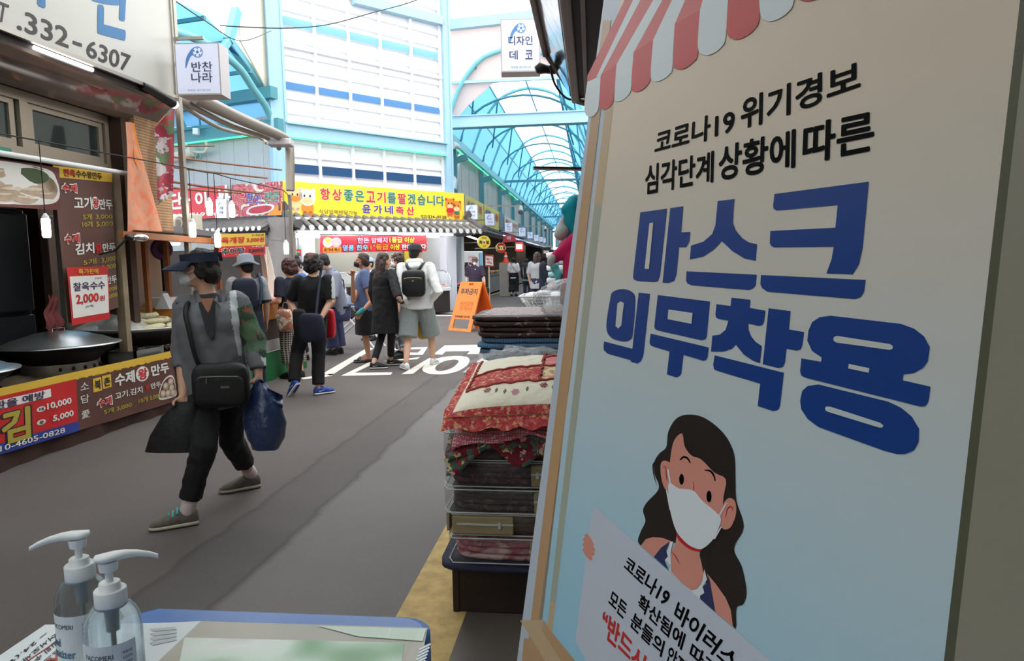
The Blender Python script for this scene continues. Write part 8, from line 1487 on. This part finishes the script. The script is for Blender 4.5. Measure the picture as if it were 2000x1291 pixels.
def tail(b): b.rings([[V3((p.J['pel'][0], p.J['pel'][1], z*p.k))+(p.hlat*w_*math.cos(x)+np.cross(V3((0, 0, 1)), p.hlat)*d_*math.sin(x))*p.k for x in np.linspace(0, 2*math.pi, 25)[:-1]] for z, w_, d_ in ((.50, .225, .195), (.62, .215, .185), (.8, .205, .17), (1.0, .19, .155), (1.15, .18, .145))])
p.top('coat', BLT, .034, -.10, (1.75, 1.75), slr=.022, wr=.011, seed=12, extra=tail); p.trousers('leggings', BLT, (.93, .93), .004, wr=.002); p.shoes(mat('black_trainer', (28, 28, 32), .7), SOLE, swoosh=WHC); p.hair(HAIRBR, 'long', .004, 9, .98); p.eyes(); b = MB(); b.tube([p.H(-.07, .0, .10), p.H(0, .0, .122), p.H(.07, .0, .10)], .008, 6); b.build('hair_band', cl('rose_band', (170, 110, 116)), p.root, world=False); b = MB(); b.ell(p.H(.09, .01, -.045), .012); b.build('earring', mat('red_bead', (206, 40, 60), .3), p.root, world=False)
# ---------------------------------------------------------------- curly haired person in a white mask
gq = at(778, 530, 10.5); p = Person('curly haired person in a white mask standing behind the hooded person', (gq[0], gq[1]), (-.82, -.5), 1.60, head=(8, 0)); p.top('blouse', BLT, .022, -.14, (.9, .9), seed=14); p.trousers('trousers', cl('grey_white_print', (170, 172, 178), pat=p_cells(14, [(200, 200, 204), (90, 92, 100), (214, 214, 216), (120, 120, 128)])), (.95, .95), .02, flare=.02); p.shoes(SOLEB, SOLEB); p.hair(HAIRBR, 'curly', .012, 10, 1.05); p.mask(MWHITE).eyes()
# ---------------------------------------------------------------- man in white hoodie
gd = onZ(818, 715); p = Person('person in a white hoodie and grey shorts with a black backpack, seen from behind', (gd[0], gd[1]), (-.10, .99), 1.70, PX=dict(elL=(786, 585, 9.35), wrL=(800, 600, 9.65), elR=(856, 570, 9.4), wrR=(838, 590, 9.68), anL=(793, 706, 9.35), toL=(786, 716, 9.52), anR=(845, 698, 9.75), toR=(853, 704, 9.95), knL=(797, 665, 9.5), knR=(843, 660, 9.75)), head=(-20, -10), w=1.16)
WHD = cl('white_sweat_cloth', (224, 226, 224)); GSH = cl('sage_grey_shorts_cloth', (134, 142, 142))
def hood(b): b.cap(p.J['nk']+V3((-.07, -.045, .02)), p.J['nk']+V3((.07, -.045, .02)), .055, .055); b.cap(p.J['nk']+V3((-.05, -.085, -.04)), p.J['nk']+V3((.05, -.085, -.04)), .055, .055)
p.top('hoodie', WHD, .052, -.11, (1.9, 1.9), slr=.026, wr=.009, seed=15, extra=hood); p.trousers('shorts', GSH, (.46, .46), .03, flare=.03, seed=16); p.shoes(mat('white_trainer', (228, 230, 232), .5), SOLE); p.hair(HAIRB, 'short', .003, 11); p.hat(cl('charcoal_cap_cloth', (52, 52, 58)), 'cap')
t = thing('backpack', 'black backpack with a gold zip on the person in the white hoodie', 'backpack', at(820, 582, 9.15)); b = MB(); LEA = mat('black_soft_leather', (26, 26, 29), .4); c_ = p.wp((.0, -.215, 1.165)); R_ = np.array(Matrix.Rotation(p.rz, 3, 'Z')); b.sbox(c_, .160, .065, .185, .4, 18, 0, R_, .02, 8); b.build('pack', LEA, t); b = MB(); b.sbox(c_+R_@V3((0, -.05, -.03)), .135, .03, .12, .4, 14, 0, R_); f_ = b.build('front_pocket', LEA, t); b = MB(); b.tube([c_+R_@V3((x, -.082, .075+.008*math.cos(x*18))) for x in np.linspace(-.12, .12, 9)], .004, 5); b.build('zip', mat('gold_zip', (200, 168, 96), .3, .9), t); b = MB(); b.obox(c_+R_@V3((0, -.083, .035)), R_@V3((.012, 0, 0)), R_@V3((0, .002, 0)), ZU*.010); b.build('plate', mat('gold_zip', (200, 168, 96), .3, .9), t)
for sg in (-1, 1): b = MB(); b.tube(catmull([c_+R_@V3((.05*sg, .05, .16)), c_+R_@V3((.10*sg, .08, .24)), p.wp((.115*sg, -.02, 1.435)), p.wp((.12*sg, .10, 1.36)), p.wp((.14*sg, .15, 1.2))], 4, False), .022, 6); b.build('strap', LEA, t)
b = MB(); R2_ = np.eye(3); b.sbox(at(827, 640, 9.75), .09, .04, .17, .5, 14, 0, R2_, .08, 8); loose('yellow_bag', b, mat('mustard_plastic', (206, 154, 24), .4), 'mustard yellow bag held in front of the hooded person', 'bag', .01)
# ---------------------------------------------------------------- person behind the mask person, at the butcher
gz = at(722, 540, 13.0); p = Person('person in pale pink by the butcher counter, half hidden by the person in slate blue', (gz[0], gz[1]), (-.5, -.8), 1.56); p.top('blouse', cl('pale_pink_print', (226, 190, 198), pat=p_cells(16, [(232, 200, 206), (206, 120, 140), (236, 226, 228), (150, 170, 200)])), .02, -.12, (.9, .9)); p.trousers('trousers', JE, (.95, .95)); p.shoes(SOLEB, SOLEB); p.hair(HAIRB, 'short', .003, 12); p.eyes(); b = MB(); b.rings([[p.H(rx*math.cos(a), -.02+ry*math.sin(a), z) for a in np.linspace(0, 6.28, 25)[:-1]] for z, rx, ry in ((.05, .09, .105), (.10, .085, .10), (.13, .05, .06))]); b.build('cap', cl('pale_blue_cap', (170, 196, 220)), p.root, world=False)
# ---------------------------------------------------------------- people down the lane
gf = at(928, 540, 20.0); p = Person('person in a brown hat, white mask and dark purple top walking behind the orange board', (gf[0], gf[1]), (.2, -.98), 1.58, W=dict(elL=(gf[0]+.26, gf[1]-.02, 1.02), wrL=(gf[0]+.30, gf[1]-.12, .80)), w=1.22, head=(-4, -4)); PUR = cl('dark_purple_knit', (54, 42, 62)); p.top('top', PUR, .03, -.16, (.95, .95), slr=.03, belly=.03, seed=17); p.trousers('trousers', BLT, (.95, .95), .02); p.shoes(SOLEB, SOLE); p.hair(HAIRB, 'short', .004, 13); p.hat(cl('brown_hat_straw', (104, 82, 74)), 'brim', cl('dark_hat_band', (56, 44, 44))); p.mask(MWHITE).eyes(); b = MB(); b.ell(p.J['ch']+V3((0, .15, .04)), .018); b.build('pendant', MWHITE, p.root, world=False)
b = MB(); q = p.wp(p.J['wrL']); b.sbox((q[0], q[1], q[2]-.17), .13, .06, .10, .5, 12); loose('handbag', b, BBAG, 'small black handbag in the hand of the person in dark purple', 'bag', .012)
gg = onZ(1004, 578); p = Person('person in a white blouse and wide black trousers walking away down the lane', (gg[0], gg[1]), (.12, .99), 1.62, W=dict(anL=(gg[0]-.1, gg[1]-.1, .085), toL=(gg[0]-.1, gg[1]+.08, .028)), w=1.1, voxel=.014); WBL = cl('white_lace_blouse', (228, 220, 222)); p.top('blouse', WBL, .034, -.14, (1.2, 1.2), slr=.03, seed=18); p.trousers('trousers', BLT, (.86, .86), .04, flare=.05); p.shoes(SOLEB, SOLEB); p.hair(HAIRB, 'curly', .005, 14, .98); b = MB(); b.tube([p.J['shL']+V3((.06, -.09, .07)), p.J['ch']+V3((.04, -.165, -.05)), p.J['pel']+V3((.18, -.12, .1))], .009, 5); b.build('bag_strap', BLT, p.root, world=False)
gk = at(1029, 540, 26.0); p = Person('person with a black and grey backpack walking between two others down the lane', (gk[0], gk[1]), (.1, .99), 1.55, voxel=.014); p.top('tee', cl('sky_jersey', (150, 186, 200)), .022, -.14, (.8, .8)); p.trousers('trousers', JE, (.95, .95)); p.shoes(SOLEB, SOLE); p.hair(HAIRB, 'curly', .006, 15); R_ = np.array(Matrix.Rotation(p.rz, 3, 'Z'))
t = thing('backpack', 'black and grey striped backpack on the middle walker down the lane', 'backpack', p.wp((0, -.24, .8))); b = MB(); b.sbox(p.wp((0, -.24, 1.10)), .18, .10, .30, .45, 14, 0, R_); b.build('pack', BBAG, t); b = MB()
for x in (-.07, .07): b.tube([p.wp((x+.02, -.32, .86)), p.wp((x, -.35, 1.1)), p.wp((x-.02, -.30, 1.36))], .016, 6)
b.build('webbing', HGR, t)
gv = onZ(1051, 621); p = Person('person with brown hair in a pale grey and navy top by the pastel linen', (gv[0], gv[1]), (.38, .92), 1.68, head=(-14, 0), voxel=.012, PX=dict(elR=(1068, 550, gv[1]), wrR=(1062, 545, gv[1]+.2)), w=1.1); p.top('top', [HGR, NVY], .028, -.16, (.95, .95), slr=.022, mfn=lambda c: 1 if c[0] > .10 else 0, seed=19); p.trousers('trousers', NVY, (.95, .95), .02, flare=.02); p.shoes(SOLEB, SOLEB); p.hair(HAIRBR, 'lob', .004, 16)
# red shopping bag between the two at the stall
b = MB(); b.sbox(at(643, 632, 7.85), .07, .05, .17, .45, 12, 0, np.eye(3), .05, 8); loose('red_bag', b, mat('red_plastic', (190, 30, 44), .4), 'red bag hanging beside the person in black with blue trainers', 'bag', .01)
bpy.data.scenes.remove(TMP)
